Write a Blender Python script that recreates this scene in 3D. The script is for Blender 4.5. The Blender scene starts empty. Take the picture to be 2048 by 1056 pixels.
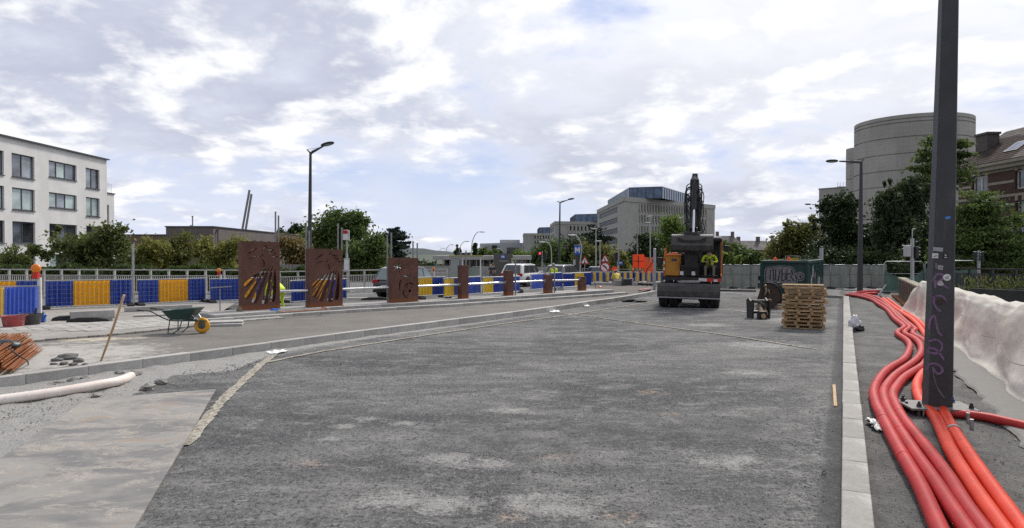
import bpy, bmesh, math, random
import numpy as np
from mathutils import Vector, Matrix, Euler
from math import sin, cos, pi, radians, atan2, hypot, sqrt

random.seed(7)
rng = np.random.default_rng(11)
scene = bpy.context.scene
COL = scene.collection

# ------------------------------------------------------------------ camera
CAM_H = 2.25
FPX = 2048 * 24.0 / 36.0
PITCH = math.atan(22.0 / FPX)
cam = bpy.data.cameras.new('camera')
cam.lens = 24.0; cam.sensor_width = 36.0
cam.clip_start = 0.05; cam.clip_end = 9000
cam_ob = bpy.data.objects.new('camera', cam); COL.objects.link(cam_ob)
cam_ob.location = (0, 0, CAM_H)
cam_ob.rotation_euler = (pi / 2 - PITCH, 0, 0)
scene.camera = cam_ob
scene.render.resolution_x = 1024; scene.render.resolution_y = 528
scene.view_settings.view_transform = 'Standard'
scene.view_settings.look = 'None'
scene.view_settings.gamma = 1.0
scene.view_settings.use_curve_mapping = False
scene.view_settings.exposure = 1.13
scene.cycles.use_denoising = False
scene.cycles.max_bounces = 6
scene.cycles.diffuse_bounces = 3
scene.cycles.glossy_bounces = 3
scene.cycles.transmission_bounces = 4
scene.cycles.transparent_max_bounces = 8

# ------------------------------------------------------------------ sun and sky
SUN_EL, SUN_AZ = 46.0, 30.0          # azimuth measured from the view direction (+Y) towards the right (+X)
sd = Vector((cos(radians(SUN_EL)) * sin(radians(SUN_AZ)), cos(radians(SUN_EL)) * cos(radians(SUN_AZ)), sin(radians(SUN_EL))))
sun = bpy.data.lights.new('sun', 'SUN')
sun.energy = 1.5; sun.angle = radians(10); sun.color = (1.0, 0.95, 0.88)
sun_ob = bpy.data.objects.new('sun', sun); COL.objects.link(sun_ob)
sun_ob.rotation_euler = (-sd).to_track_quat('-Z', 'Y').to_euler()
sun_ob.location = (30, 20, 60)

world = bpy.data.worlds.new('World'); scene.world = world
world.use_nodes = True
wt = world.node_tree; wt.nodes.clear()
def wn(t, **kw):
    n = wt.nodes.new(t)
    for k, v in kw.items(): setattr(n, k, v)
    return n
def wl(a, b): wt.links.new(a, b)
def wmath(op, a, b=None, c=None, clamp=False):
    n = wn('ShaderNodeMath', operation=op); n.use_clamp = clamp
    for i, v in enumerate((a, b, c)):
        if v is None: continue
        if isinstance(v, (int, float)): n.inputs[i].default_value = v
        else: wl(v, n.inputs[i])
    return n.outputs[0]
def wmix(f, a, b):
    n = wn('ShaderNodeMix', data_type='RGBA')
    for s, v in ((n.inputs[0], f), (n.inputs[6], a), (n.inputs[7], b)):
        if isinstance(v, (int, float)): s.default_value = v
        elif isinstance(v, tuple): s.default_value = (*v, 1)
        else: wl(v, s)
    return n.outputs[2]
def wsmooth(v, lo, hi):
    n = wn('ShaderNodeMapRange', interpolation_type='SMOOTHSTEP')
    wl(v, n.inputs[0]); n.inputs[1].default_value = lo; n.inputs[2].default_value = hi
    return n.outputs[0]
sky = wn('ShaderNodeTexSky', sky_type='NISHITA'); sky.sun_disc = False
sky.sun_elevation = radians(SUN_EL); sky.sun_rotation = radians(SUN_AZ)
sky.air_density = 1.0; sky.dust_density = 1.2; sky.ozone_density = 1.6
tc = wn('ShaderNodeTexCoord'); sep = wn('ShaderNodeSeparateXYZ'); wl(tc.outputs['Generated'], sep.inputs[0])
zc = wmath('ADD', wmath('MAXIMUM', sep.outputs[2], 0.0), 0.24)
cx = wmath('DIVIDE', sep.outputs[0], zc); cy = wmath('DIVIDE', sep.outputs[1], zc)
def cnoise(ox, oy, oz, scale, detail, rough, dist=0.0, lac=2.0):
    c = wn('ShaderNodeCombineXYZ')
    wl(wmath('ADD', cx, ox), c.inputs[0]); wl(wmath('ADD', cy, oy), c.inputs[1]); c.inputs[2].default_value = oz
    n = wn('ShaderNodeTexNoise'); n.inputs['Scale'].default_value = scale; n.inputs['Detail'].default_value = detail
    n.inputs['Roughness'].default_value = rough; n.inputs['Distortion'].default_value = dist
    n.inputs['Lacunarity'].default_value = lac
    wl(c.outputs[0], n.inputs['Vector']); return n.outputs[0]
SX, SY = 41.2, 33.3
def field(ox, oy):
    b_ = cnoise(SX + ox, SY + oy, 0.0, 0.62, 3.0, 0.5); d_ = cnoise(SX + ox, SY + oy, 3.1, 1.45, 11.0, 0.61, 0.2); p_ = cnoise(SX + ox, SY + oy, 6.4, 3.8, 8.0, 0.5, 0.1)
    return wmath('ADD', wmath('ADD', wmath('MULTIPLY', b_, 0.5), wmath('MULTIPLY', d_, 0.47)), wmath('MULTIPLY', p_, 0.17))
dens = field(0, 0)
dens2 = field(0.10, 0.07)      # the same field a little nearer the sun: where it is thinner, the cloud edge is lit
low = wmath('MULTIPLY', wsmooth(sep.outputs[2], 0.30, 0.06), 0.05)
cover = wsmooth(wmath('SUBTRACT', dens, low), 0.445, 0.535)
edge = wmath('SUBTRACT', dens, dens2)
lit = wsmooth(edge, -0.015, 0.06)
thick = wsmooth(dens, 0.485, 0.64)
ccol = wmix(thick, (8.6, 9.0, 10.2), (5.9, 6.3, 7.7))
ccol = wmix(wmath('MULTIPLY', lit, 0.9), ccol, (11.6, 11.6, 11.7))
# brighter veil towards the sun (right), forward scattering in cloud
sv = wn('ShaderNodeVectorMath', operation='DOT_PRODUCT'); wl(tc.outputs['Generated'], sv.inputs[0]); sv.inputs[1].default_value = sd
glow = wsmooth(sv.outputs['Value'], 0.66, 1.0)
ccol = wmix(wmath('MULTIPLY', glow, 0.8), ccol, (12.3, 12.3, 12.4))
blue = wmix(0.7, sky.outputs[0], (5.0, 6.3, 10.4))
hz = wsmooth(sep.outputs[2], 0.0, 0.22)
blue = wmix(hz, (7.6, 8.4, 10.2), blue)
veil = wsmooth(cnoise(SX + 9, SY, 7.7, 1.1, 7.0, 0.6), 0.34, 0.62)
blue = wmix(wmath('MULTIPLY', veil, 0.62), blue, (8.6, 8.9, 10.0))
skycol = wmix(cover, blue, ccol)
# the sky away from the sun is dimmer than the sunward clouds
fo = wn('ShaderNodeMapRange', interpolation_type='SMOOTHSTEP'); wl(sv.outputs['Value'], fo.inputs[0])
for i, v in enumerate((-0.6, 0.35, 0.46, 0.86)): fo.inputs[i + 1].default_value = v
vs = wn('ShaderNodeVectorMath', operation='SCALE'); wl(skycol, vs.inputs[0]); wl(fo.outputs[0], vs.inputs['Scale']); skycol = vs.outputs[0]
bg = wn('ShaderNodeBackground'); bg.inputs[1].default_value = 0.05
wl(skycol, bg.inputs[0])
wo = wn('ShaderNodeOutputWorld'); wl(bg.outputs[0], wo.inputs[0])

# ------------------------------------------------------------------ helpers
FWD = Vector((0, cos(PITCH), -sin(PITCH))); UPV = Vector((0, sin(PITCH), cos(PITCH)))
def ray(px, py):
    return Vector(((px - 1024) / FPX, 0, 0)) + UPV * ((528 - py) / FPX) + FWD
def G(px, py, z=0.0):
    d = ray(px, py); k = (z - CAM_H) / d.z
    return Vector((0, 0, CAM_H)) + d * k
def AT(px, py, Y):
    d = ray(px, py); return Vector((0, 0, CAM_H)) + d * (Y / d.y)
def ATX(px, py, X):
    d = ray(px, py); return Vector((0, 0, CAM_H)) + d * (X / d.x)
U2 = Vector((0.437, 0.8995, 0)); N2 = Vector((0.8995, -0.437, 0))
def ST(s, t, z=0.0):
    v = U2 * s + N2 * t; return Vector((v.x, v.y, z))

def GZ(x, y):
    t = min(1.0, max(0.0, (y - 36.0) / 56.0)); return -0.95 * t * t * (3 - 2 * t)
def GT(px, py):
    p = G(px, py, 0.0)
    for _ in range(12): p = G(px, py, GZ(p.x, p.y))
    return p

class MB:
    def __init__(s): s.v = []; s.f = []; s.m = []; s.mi = 0
    def add(s, vs, fs):
        o = len(s.v); s.v += [tuple(v) for v in vs]
        for f in fs: s.f.append(tuple(i + o for i in f)); s.m.append(s.mi)
        return s
    def box(s, c, size, rot=None, taper=None):
        hx, hy, hz = size[0] / 2, size[1] / 2, size[2] / 2
        pts = []
        for z in (-1, 1):
            k = 1.0 if (taper is None or z < 0) else taper
            for x, y in ((-1, -1), (1, -1), (1, 1), (-1, 1)):
                pts.append(Vector((x * hx * k, y * hy * k, z * hz)))
        if rot is not None:
            R = rot if isinstance(rot, Matrix) else Euler(rot).to_matrix()
            pts = [R @ p for p in pts]
        c = Vector(c)
        return s.add([p + c for p in pts], [(0, 3, 2, 1), (4, 5, 6, 7), (0, 1, 5, 4), (1, 2, 6, 5), (2, 3, 7, 6), (3, 0, 4, 7)])
    def cyl(s, a, b, r0, r1=None, n=10, caps=True):
        a = Vector(a); b = Vector(b); r1 = r0 if r1 is None else r1
        d = (b - a).normalized(); q = d.to_track_quat('Z', 'Y').to_matrix()
        vs = []
        for p, r in ((a, r0), (b, r1)):
            for i in range(n):
                t = 2 * pi * i / n; vs.append(p + q @ Vector((cos(t) * r, sin(t) * r, 0)))
        fs = [(i, (i + 1) % n, n + (i + 1) % n, n + i) for i in range(n)]
        if caps: fs += [tuple(range(n - 1, -1, -1)), tuple(range(n, 2 * n))]
        return s.add(vs, fs)
    def tube(s, path, r, n=8, closed=False, caps=True):
        P = [Vector(p) for p in path]; m = len(P); vs = []
        rr = r if hasattr(r, '__len__') else [r] * m
        prev = None
        for i, p in enumerate(P):
            if closed: d = P[(i + 1) % m] - P[i - 1]
            else: d = P[min(i + 1, m - 1)] - P[max(i - 1, 0)]
            d.normalize()
            up = prev if prev is not None else (Vector((0, 0, 1)) if abs(d.z) < 0.9 else Vector((1, 0, 0)))
            x = up.cross(d); 
            if x.length < 1e-5: x = Vector((1, 0, 0)).cross(d)
            x.normalize(); y = d.cross(x).normalized(); prev = y
            for k in range(n):
                t = 2 * pi * k / n; vs.append(p + (x * cos(t) + y * sin(t)) * rr[i])
        fs = []
        for i in range(m if closed else m - 1):
            a = i * n; b = ((i + 1) % m) * n
            for k in range(n): fs.append((a + k, a + (k + 1) % n, b + (k + 1) % n, b + k))
        if caps and not closed: fs += [tuple(range(n - 1, -1, -1)), tuple(range((m - 1) * n, m * n))]
        return s.add(vs, fs)
    def prism(s, poly, h, M=None):
        """2-D polygon (x, z) extruded along +y by h, placed by matrix M."""
        n = len(poly); M = M or Matrix.Identity(4)
        ar = sum(poly[i][0] * poly[(i + 1) % n][1] - poly[(i + 1) % n][0] * poly[i][1] for i in range(n))
        if ar < 0: poly = poly[::-1]
        vs = [M @ Vector((p[0], 0, p[1])) for p in poly] + [M @ Vector((p[0], h, p[1])) for p in poly]
        fs = [tuple(range(n)), tuple(range(2 * n - 1, n - 1, -1))] + [(i, i + n, (i + 1) % n + n, (i + 1) % n) for i in range(n)]
        return s.add(vs, fs)
    def lathe(s, prof, c=(0, 0, 0), n=16, M=None):
        M = M or Matrix.Identity(4); c = Vector(c); vs = []
        for r, z in prof:
            for i in range(n):
                t = 2 * pi * i / n; vs.append(c + M.to_3x3() @ Vector((r * cos(t), r * sin(t), z)))
        fs = []
        for j in range(len(prof) - 1):
            for i in range(n):
                fs.append((j * n + i, j * n + (i + 1) % n, (j + 1) * n + (i + 1) % n, (j + 1) * n + i))
        fs += [tuple(range(n - 1, -1, -1)), tuple(range((len(prof) - 1) * n, len(prof) * n))]
        return s.add(vs, fs)
    def ball(s, c, r, n=10, m=7):
        rx, ry, rz = r if hasattr(r, '__len__') else (r, r, r); c = Vector(c); vs = [c + Vector((0, 0, -rz))]; fs = []
        for j in range(1, m):
            a = -pi / 2 + pi * j / m
            for i in range(n):
                t = 2 * pi * i / n; vs.append(c + Vector((rx * cos(a) * cos(t), ry * cos(a) * sin(t), rz * sin(a))))
        vs.append(c + Vector((0, 0, rz))); top = len(vs) - 1
        for i in range(n): fs.append((0, 1 + (i + 1) % n, 1 + i))
        for j in range(m - 2):
            for i in range(n):
                a = 1 + j * n; b = a + n
                fs.append((a + i, a + (i + 1) % n, b + (i + 1) % n, b + i))
        a = 1 + (m - 2) * n
        for i in range(n): fs.append((a + i, a + (i + 1) % n, top))
        return s.add(vs, fs)
    def build(s, name, mats, parent=None, smooth=False, loc=None, bevel=0, kind=None, label=None, auto=None):
        me = bpy.data.meshes.new(name)
        me.from_pydata(s.v, [], s.f)
        if not isinstance(mats, (list, tuple)): mats = [mats]
        for m in mats: me.materials.append(m)
        if len(mats) > 1: me.polygons.foreach_set('material_index', s.m)
        if smooth: me.polygons.foreach_set('use_smooth', [True] * len(s.f))
        if auto:
            me.polygons.foreach_set('use_smooth', [True] * len(s.f)); me.set_sharp_from_angle(angle=radians(auto))
        me.update()
        return link(name, me, parent, loc, bevel, kind, label)
def link(name, me, parent=None, loc=None, bevel=0, kind=None, label=None):
    o = bpy.data.objects.new(name, me); COL.objects.link(o)
    if parent is not None: o.parent = parent
    if loc is not None: o.location = loc
    if bevel:
        b = o.modifiers.new('bevel', 'BEVEL'); b.width = bevel; b.segments = 2; b.limit_method = 'ANGLE'; b.angle_limit = radians(35)
    if kind: o['kind'] = kind
    if label: o['label'] = label
    return o
def thing(name, label, cat, loc=(0, 0, 0), rz=0.0, group=None):
    o = bpy.data.objects.new(name, None); COL.objects.link(o); o.empty_display_size = 0.2
    o.location = loc; o.rotation_euler = (0, 0, rz)
    return tag(o, label, cat, group)
def tag(o, label, cat, group=None):
    o['label'] = label; o['category'] = cat
    if group: o['group'] = group
    return o
def clone(o, name=None, parent=None, loc=None, rot=None, label=None):
    c = o.copy(); COL.objects.link(c)
    if name: c.name = name
    if parent is not None: c.parent = parent
    if loc is not None: c.location = loc
    if rot is not None: c.rotation_euler = rot
    if label: c['label'] = label
    return c
KIDS = {}
def clone_tree(root, loc, rz, label, group=None):
    c = root.copy(); COL.objects.link(c); c.location = loc; c.rotation_euler = (0, 0, rz)
    c['label'] = label
    if group: c['group'] = group
    def rec(a, b):
        for ch in list(a.children):
            d = ch.copy(); COL.objects.link(d); d.parent = b; rec(ch, d)
    rec(root, c); return c
def catmull(P, step):
    P = [Vector(p) for p in P]; out = []
    for i in range(len(P) - 1):
        p0 = P[max(i - 1, 0)]; p1 = P[i]; p2 = P[i + 1]; p3 = P[min(i + 2, len(P) - 1)]
        n = max(2, int((p2 - p1).length / step) + 1)
        for k in range(n):
            t = k / n
            out.append(0.5 * ((2 * p1) + (p2 - p0) * t + (2 * p0 - 5 * p1 + 4 * p2 - p3) * t * t + (3 * p1 - p0 - 3 * p2 + p3) * t ** 3))
    out.append(P[-1]); return out
def smooth_path(P, it=3):
    P = [p.copy() for p in P]
    for _ in range(it):
        P = [P[0]] + [(P[i - 1] + P[i] * 2 + P[i + 1]) / 4 for i in range(1, len(P) - 1)] + [P[-1]]
    return P
def resample(P, step=None, n=None):
    L = [0]
    for a, b in zip(P, P[1:]): L.append(L[-1] + (b - a).length)
    n = n or max(2, int(round(L[-1] / step)) + 1); out = []; j = 0
    for k in range(n):
        d = L[-1] * k / (n - 1)
        while j < len(P) - 2 and L[j + 1] < d: j += 1
        w = (d - L[j]) / max(1e-9, L[j + 1] - L[j]); out.append(P[j].lerp(P[j + 1], min(1, w)))
    return out
def perp(d): return Vector((-d.y, d.x, 0)).normalized()     # left-hand normal

# ------------------------------------------------------------------ materials
MATS = {}
def lin(h):
    c = [int(h[i:i + 2], 16) / 255 for i in (0, 2, 4)]
    return tuple(x / 12.92 if x <= 0.04045 else ((x + 0.055) / 1.055) ** 2.4 for x in c)
class NT:
    def __init__(s, name):
        s.m = bpy.data.materials.new(name); s.m.use_nodes = True; s.t = s.m.node_tree; s.b = s.t.nodes['Principled BSDF']
        s.o = s.t.nodes['Material Output']; s.tc = s.n('ShaderNodeTexCoord')
    def n(s, t, **kw):
        x = s.t.nodes.new(t)
        for k, v in kw.items(): setattr(x, k, v)
        return x
    def l(s, a, b): s.t.links.new(a, b)
    def put(s, sock, v):
        if isinstance(v, (int, float)): sock.default_value = v
        elif isinstance(v, tuple): sock.default_value = (*v, 1) if len(v) == 3 and sock.type == 'RGBA' else v
        else: s.l(v, sock)
    def math(s, op, a, b=0.0, clamp=False):
        x = s.n('ShaderNodeMath', operation=op); x.use_clamp = clamp; s.put(x.inputs[0], a); s.put(x.inputs[1], b); return x.outputs[0]
    def mix(s, f, a, b, blend='MIX'):
        x = s.n('ShaderNodeMix', data_type='RGBA', blend_type=blend); s.put(x.inputs[0], f); s.put(x.inputs[6], a); s.put(x.inputs[7], b); return x.outputs[2]
    def mapr(s, v, a, b, c=0.0, d=1.0, smooth=True):
        x = s.n('ShaderNodeMapRange', interpolation_type='SMOOTHSTEP' if smooth else 'LINEAR'); s.l(v, x.inputs[0])
        for i, k in enumerate((a, b, c, d)): x.inputs[i + 1].default_value = k
        return x.outputs[0]
    def vec(s, scale=(1, 1, 1), rot=(0, 0, 0), loc=(0, 0, 0), src='Object'):
        x = s.n('ShaderNodeMapping'); s.l(s.tc.outputs[src], x.inputs[0])
        x.inputs['Scale'].default_value = scale; x.inputs['Rotation'].default_value = rot; x.inputs['Location'].default_value = loc; return x.outputs[0]
    def noise(s, scale, detail=4, rough=0.55, dist=0.0, vec=None):
        x = s.n('ShaderNodeTexNoise'); x.inputs['Scale'].default_value = scale; x.inputs['Detail'].default_value = detail
        x.inputs['Roughness'].default_value = rough; x.inputs['Distortion'].default_value = dist
        s.l(vec if vec is not None else s.tc.outputs['Object'], x.inputs['Vector']); return x.outputs[0]
    def voro(s, scale, vec=None, feat='F1', out='Distance'):
        x = s.n('ShaderNodeTexVoronoi', feature=feat); x.inputs['Scale'].default_value = scale
        s.l(vec if vec is not None else s.tc.outputs['Object'], x.inputs['Vector']); return x.outputs[out]
    def bump(s, h, strength=0.3, dist=0.02):
        x = s.n('ShaderNodeBump'); x.inputs['Strength'].default_value = strength; x.inputs['Distance'].default_value = dist
        s.l(h, x.inputs['Height']); s.l(x.outputs[0], s.b.inputs['Normal'])
    def attr(s, name):
        x = s.n('ShaderNodeAttribute', attribute_name=name); q = s.n('ShaderNodeSeparateColor'); s.l(x.outputs['Color'], q.inputs[0]); return q.outputs
    def objrand(s): return s.n('ShaderNodeObjectInfo').outputs['Random']
    def done(s, col=None, rough=None, metal=None, spec=None):
        if col is not None: s.put(s.b.inputs['Base Color'], col)
        if rough is not None: s.put(s.b.inputs['Roughness'], rough)
        if metal is not None: s.put(s.b.inputs['Metallic'], metal)
        if spec is not None: s.b.inputs['Specular IOR Level'].default_value = spec
        return s.m
def M(name, col, rough=0.6, metal=0.0, var=0.25, scale=6.0, bump=0.15, bscale=40.0, dirt=None, spec=None, rand=0.0):
    """plain material with mottling, grime and fine relief"""
    if name in MATS: return MATS[name]
    t = NT(name)
    a = t.noise(scale, 6, 0.6); b = t.noise(scale * 9, 3, 0.6)
    f = t.math('ADD', t.math('MULTIPLY', a, 0.65), t.math('MULTIPLY', b, 0.35))
    lo = tuple(c * (1 - var) for c in col); hi = tuple(min(1, c * (1 + var)) for c in col)
    c = t.mix(t.mapr(f, 0.3, 0.7), lo, hi)
    if rand: 
        r = t.objrand(); v = t.n('ShaderNodeHueSaturation'); t.l(c, v.inputs['Color']); t.l(t.mapr(r, 0, 1, 1 - rand, 1 + rand, False), v.inputs['Value']); c = v.outputs[0]
    if dirt:
        g = t.noise(scale * 0.7, 8, 0.7, 0.4, t.vec(loc=(3, 1, 7)))
        c = t.mix(t.math('MULTIPLY', t.mapr(g, 0.5, 0.72), dirt[1]), c, dirt[0])
    if bump: t.bump(t.noise(bscale, 4, 0.6), bump, 0.02)
    MATS[name] = t.done(c, t.mapr(a, 0.2, 0.8, max(0.02, rough - 0.1), min(1, rough + 0.1)), metal, spec); return MATS[name]
def glass(name, tint=(0.05, 0.07, 0.08), rough=0.03, var=0.5):
    if name in MATS: return MATS[name]
    t = NT(name); r = t.objrand()
    n = t.noise(0.6, 3, 0.5)
    c = t.mix(t.mapr(n, 0.35, 0.65), tuple(x * (1 - var) for x in tint), tuple(x * (1 + var) for x in tint))
    t.bump(t.noise(0.8, 2, 0.5), 0.02, 0.05)
    MATS[name] = t.done(c, rough, 0.0, 0.9); return MATS[name]

CONC = M('concrete', (0.30, 0.29, 0.275), 0.85, 0, 0.18, 1.5, 0.25, 60, ((0.16, 0.15, 0.14), 0.5))
KERB = M('kerb_concrete', (0.37, 0.36, 0.34), 0.85, 0, 0.2, 3.0, 0.3, 80, ((0.50, 0.48, 0.45), 0.6), rand=0.12)
STEEL = M('galvanised_steel', (0.42, 0.43, 0.44), 0.42, 0.75, 0.2, 12, 0.05)
STEELD = M('weathered_steel', (0.27, 0.275, 0.28), 0.55, 0.5, 0.25, 10, 0.08, dirt=((0.2, 0.19, 0.17), 0.5))
STAINLESS = M('brushed_stainless', (0.62, 0.62, 0.62), 0.3, 0.9, 0.1, 12, 0.03)
DARKPAINT = M('anthracite_paint', (0.045, 0.047, 0.052), 0.55, 0.0, 0.15, 3, 0.05, 90, ((0.09, 0.09, 0.09), 0.35))
BLACK = M('black_paint', (0.018, 0.018, 0.019), 0.5, 0.0, 0.3, 8, 0.1, dirt=((0.07, 0.065, 0.06), 0.5))
RUBBER = M('black_rubber', (0.025, 0.025, 0.026), 0.85, 0.0, 0.3, 10, 0.2, dirt=((0.12, 0.115, 0.105), 0.45))
WHITE = M('white_paint', (0.72, 0.72, 0.70), 0.5, 0, 0.08, 5, 0.05, dirt=((0.4, 0.39, 0.36), 0.4))
RED = M('red_paint', (0.55, 0.03, 0.025), 0.45, 0, 0.15, 5, 0.05)
WOOD = M('raw_wood', (0.42, 0.28, 0.15), 0.8, 0, 0.3, 8, 0.3, rand=0.2)
# ------------------------------------------------------------------ ground, road, kerbs
def road_material():
    t = NT('milled_asphalt'); a = t.attr('wear_shade')
    rot = (0, 0, radians(6))
    big = t.noise(0.42, 6, 0.62, 0.6, t.vec((0.55, 1.2, 1), rot))
    mid = t.noise(2.2, 8, 0.70, 0.5, t.vec((0.75, 1.25, 1), rot))
    fine = t.noise(9, 7, 0.75, 0.3)
    grit = t.noise(20, 6, 0.78); grit2 = t.noise(46, 5, 0.8, 0, t.vec(loc=(7, 3, 1)))
    ridg = t.noise(16, 3, 0.6, 1.2, t.vec((2.2, 0.45, 1), (0, 0, radians(-22))))
    c = t.mix(t.mapr(big, 0.34, 0.66), (0.046, 0.047, 0.051), (0.150, 0.148, 0.144))
    c = t.mix(t.math('MULTIPLY', t.mapr(mid, 0.48, 0.68), 0.75), c, (0.24, 0.236, 0.228))
    c = t.mix(t.math('MULTIPLY', t.mapr(mid, 0.50, 0.28), 0.7), c, (0.042, 0.043, 0.047))
    c = t.mix(t.math('MULTIPLY', t.mapr(fine, 0.52, 0.70), 0.55), c, (0.27, 0.265, 0.255))
    c = t.mix(t.math('MULTIPLY', t.mapr(fine, 0.48, 0.32), 0.5), c, (0.045, 0.046, 0.05))
    c = t.mix(t.math('MULTIPLY', t.mapr(ridg, 0.50, 0.66), 0.30), c, (0.24, 0.238, 0.23))
    c = t.mix(t.math('MULTIPLY', t.mapr(grit, 0.50, 0.39), 0.85), c, (0.020, 0.020, 0.023))
    c = t.mix(t.math('MULTIPLY', t.mapr(grit2, 0.54, 0.66), 0.8), c, (0.37, 0.365, 0.35))
    # pale scuffs
    sc = t.noise(5.5, 9, 0.75, 0.4, t.vec((0.32, 1.3, 1), (0, 0, radians(14)), (5, 2, 0)))
    c = t.mix(t.math('MULTIPLY', t.mapr(sc, 0.64, 0.69), t.mapr(big, 0.36, 0.60)), c, (0.42, 0.41, 0.39))
    rag = t.math('ADD', t.math('MULTIPLY', t.math('SUBTRACT', t.noise(4.0, 9, 0.78, 0.6), 0.5), 1.3), t.math('MULTIPLY', t.math('SUBTRACT', grit, 0.5), 0.9))
    # dust (R), sand (G), dark milled band and painted kerb shadow (B)
    dm = t.mapr(t.math('ADD', a[0], rag), 0.36, 0.80)
    c = t.mix(t.math('MULTIPLY', dm, 0.9), c, t.mix(t.mapr(grit2, 0.38, 0.62), (0.20, 0.196, 0.188), (0.40, 0.39, 0.37)))
    sm = t.mapr(t.math('ADD', a[1], rag), 0.46, 0.85)
    c = t.mix(sm, c, t.mix(grit, (0.34, 0.24, 0.165), (0.52, 0.37, 0.27)))
    bm_ = t.mapr(t.math('ADD', a[2], rag), 0.30, 0.85)
    c = t.mix(t.math('MULTIPLY', bm_, 0.7), c, (0.042, 0.043, 0.047))
    h = t.math('ADD', t.math('MULTIPLY', grit, 1.0), t.math('ADD', t.math('MULTIPLY', grit2, 0.4), t.math('MULTIPLY', ridg, 0.6)))
    t.bump(h, 0.9, 0.016)
    return t.done(c, 0.9, 0.0, 0.25)
ROADM = road_material()
def plain_ground(name, lo, hi, scale=1.2, grit=40, bump=0.5, chip=None):
    t = NT(name)
    n = t.noise(scale, 7, 0.65, 0.5); f = t.noise(grit * .55, 6, 0.78); a = t.attr('wear_shade')
    c = t.mix(t.mapr(n, 0.32, 0.68), lo, hi)
    c = t.mix(t.math('MULTIPLY', t.mapr(f, 0.50, 0.38), 0.6), c, tuple(x * 0.4 for x in lo))
    if chip: c = t.mix(t.math('MULTIPLY', t.mapr(f, 0.55, 0.72), 0.55), c, chip)
    dn = t.noise(2.6, 8, 0.7, 0.6)
    dm = t.mapr(t.math('ADD', a[0], t.math('MULTIPLY', t.math('SUBTRACT', dn, 0.5), 1.0)), 0.36, 0.66)
    c = t.mix(dm, c, t.mix(t.mapr(f, 0.35, 0.65), (0.30, 0.29, 0.27), (0.46, 0.44, 0.41)))
    sm = t.mapr(t.math('ADD', a[1], t.math('MULTIPLY', t.math('SUBTRACT', dn, 0.5), 0.9)), 0.42, 0.75)
    c = t.mix(sm, c, t.mix(f, (0.42, 0.36, 0.28), (0.58, 0.52, 0.42)))
    dk = t.mapr(t.math('ADD', a[2], t.math('MULTIPLY', t.math('SUBTRACT', dn, 0.5), 0.8)), 0.4, 0.75)
    c = t.mix(t.math('MULTIPLY', dk, 0.8), c, tuple(x * 0.35 for x in lo))
    t.bump(f, bump, 0.02)
    return t.done(c, 0.92, 0.0, 0.2)
SCREED = plain_ground('screed', (0.155, 0.145, 0.132), (0.195, 0.183, 0.168), 0.9, 70, 0.15)
SUBGR = plain_ground('subgrade_gravel', (0.10, 0.099, 0.097), (0.18, 0.177, 0.17), 1.4, 55, 0.9, (0.32, 0.315, 0.30))
FARM = plain_ground('far_tarmac', (0.15, 0.15, 0.15), (0.21, 0.208, 0.20), 0.3, 20, 0.2)
PAVEM = plain_ground('dusty_paving', (0.26, 0.245, 0.225), (0.36, 0.34, 0.31), 0.9, 60, 0.3)

def smst(x, a, b):
    t = np.clip((x - a) / (b - a), 0, 1); return t * t * (3 - 2 * t)
def grid_sheet(name, S, T, fz, fw, mat, kind='structure'):
    """sheet in road coordinates with a 'wear' colour attribute"""
    S = np.asarray(S); T = np.asarray(T); ss, tt = np.meshgrid(S, T, indexing='ij')
    X = U2.x * ss + N2.x * tt; Y = U2.y * ss + N2.y * tt; Z = fz(X, Y, ss, tt)
    v = np.stack([X, Y, Z], -1).reshape(-1, 3); ns, nt = len(S), len(T)
    i = (np.arange(ns - 1)[:, None] * nt + np.arange(nt - 1)[None]).reshape(-1)
    f = np.stack([i, i + nt, i + nt + 1, i + 1], -1)
    f = f[:, ::-1] if True else f
    me = bpy.data.meshes.new(name); me.from_pydata(v.tolist(), [], f.tolist()); me.materials.append(mat)
    w = fw(X, Y, ss, tt).reshape(-1, 3)
    at = me.color_attributes.new('wear_shade', 'FLOAT_COLOR', 'POINT')
    at.data.foreach_set('color', np.concatenate([w, np.ones((len(w), 1))], 1).astype(np.float32).reshape(-1))
    me.polygons.foreach_set('use_smooth', [True] * len(f)); me.update()
    if me.polygons[0].normal.z < 0: me.flip_normals()
    return link(name, me, kind=kind)
def vnoise(X, Y, sc, seed):
    r = np.random.default_rng(seed); tab = r.random((256, 256))
    x = X * sc + 1000.3; y = Y * sc + 1000.7; xi = np.floor(x).astype(int); yi = np.floor(y).astype(int); fx = x - xi; fy = y - yi
    fx = fx * fx * (3 - 2 * fx); fy = fy * fy * (3 - 2 * fy)
    g = lambda a, b: tab[a % 256, b % 256]
    return (g(xi, yi) * (1 - fx) + g(xi + 1, yi) * fx) * (1 - fy) + (g(xi, yi + 1) * (1 - fx) + g(xi + 1, yi + 1) * fx) * fy

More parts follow.
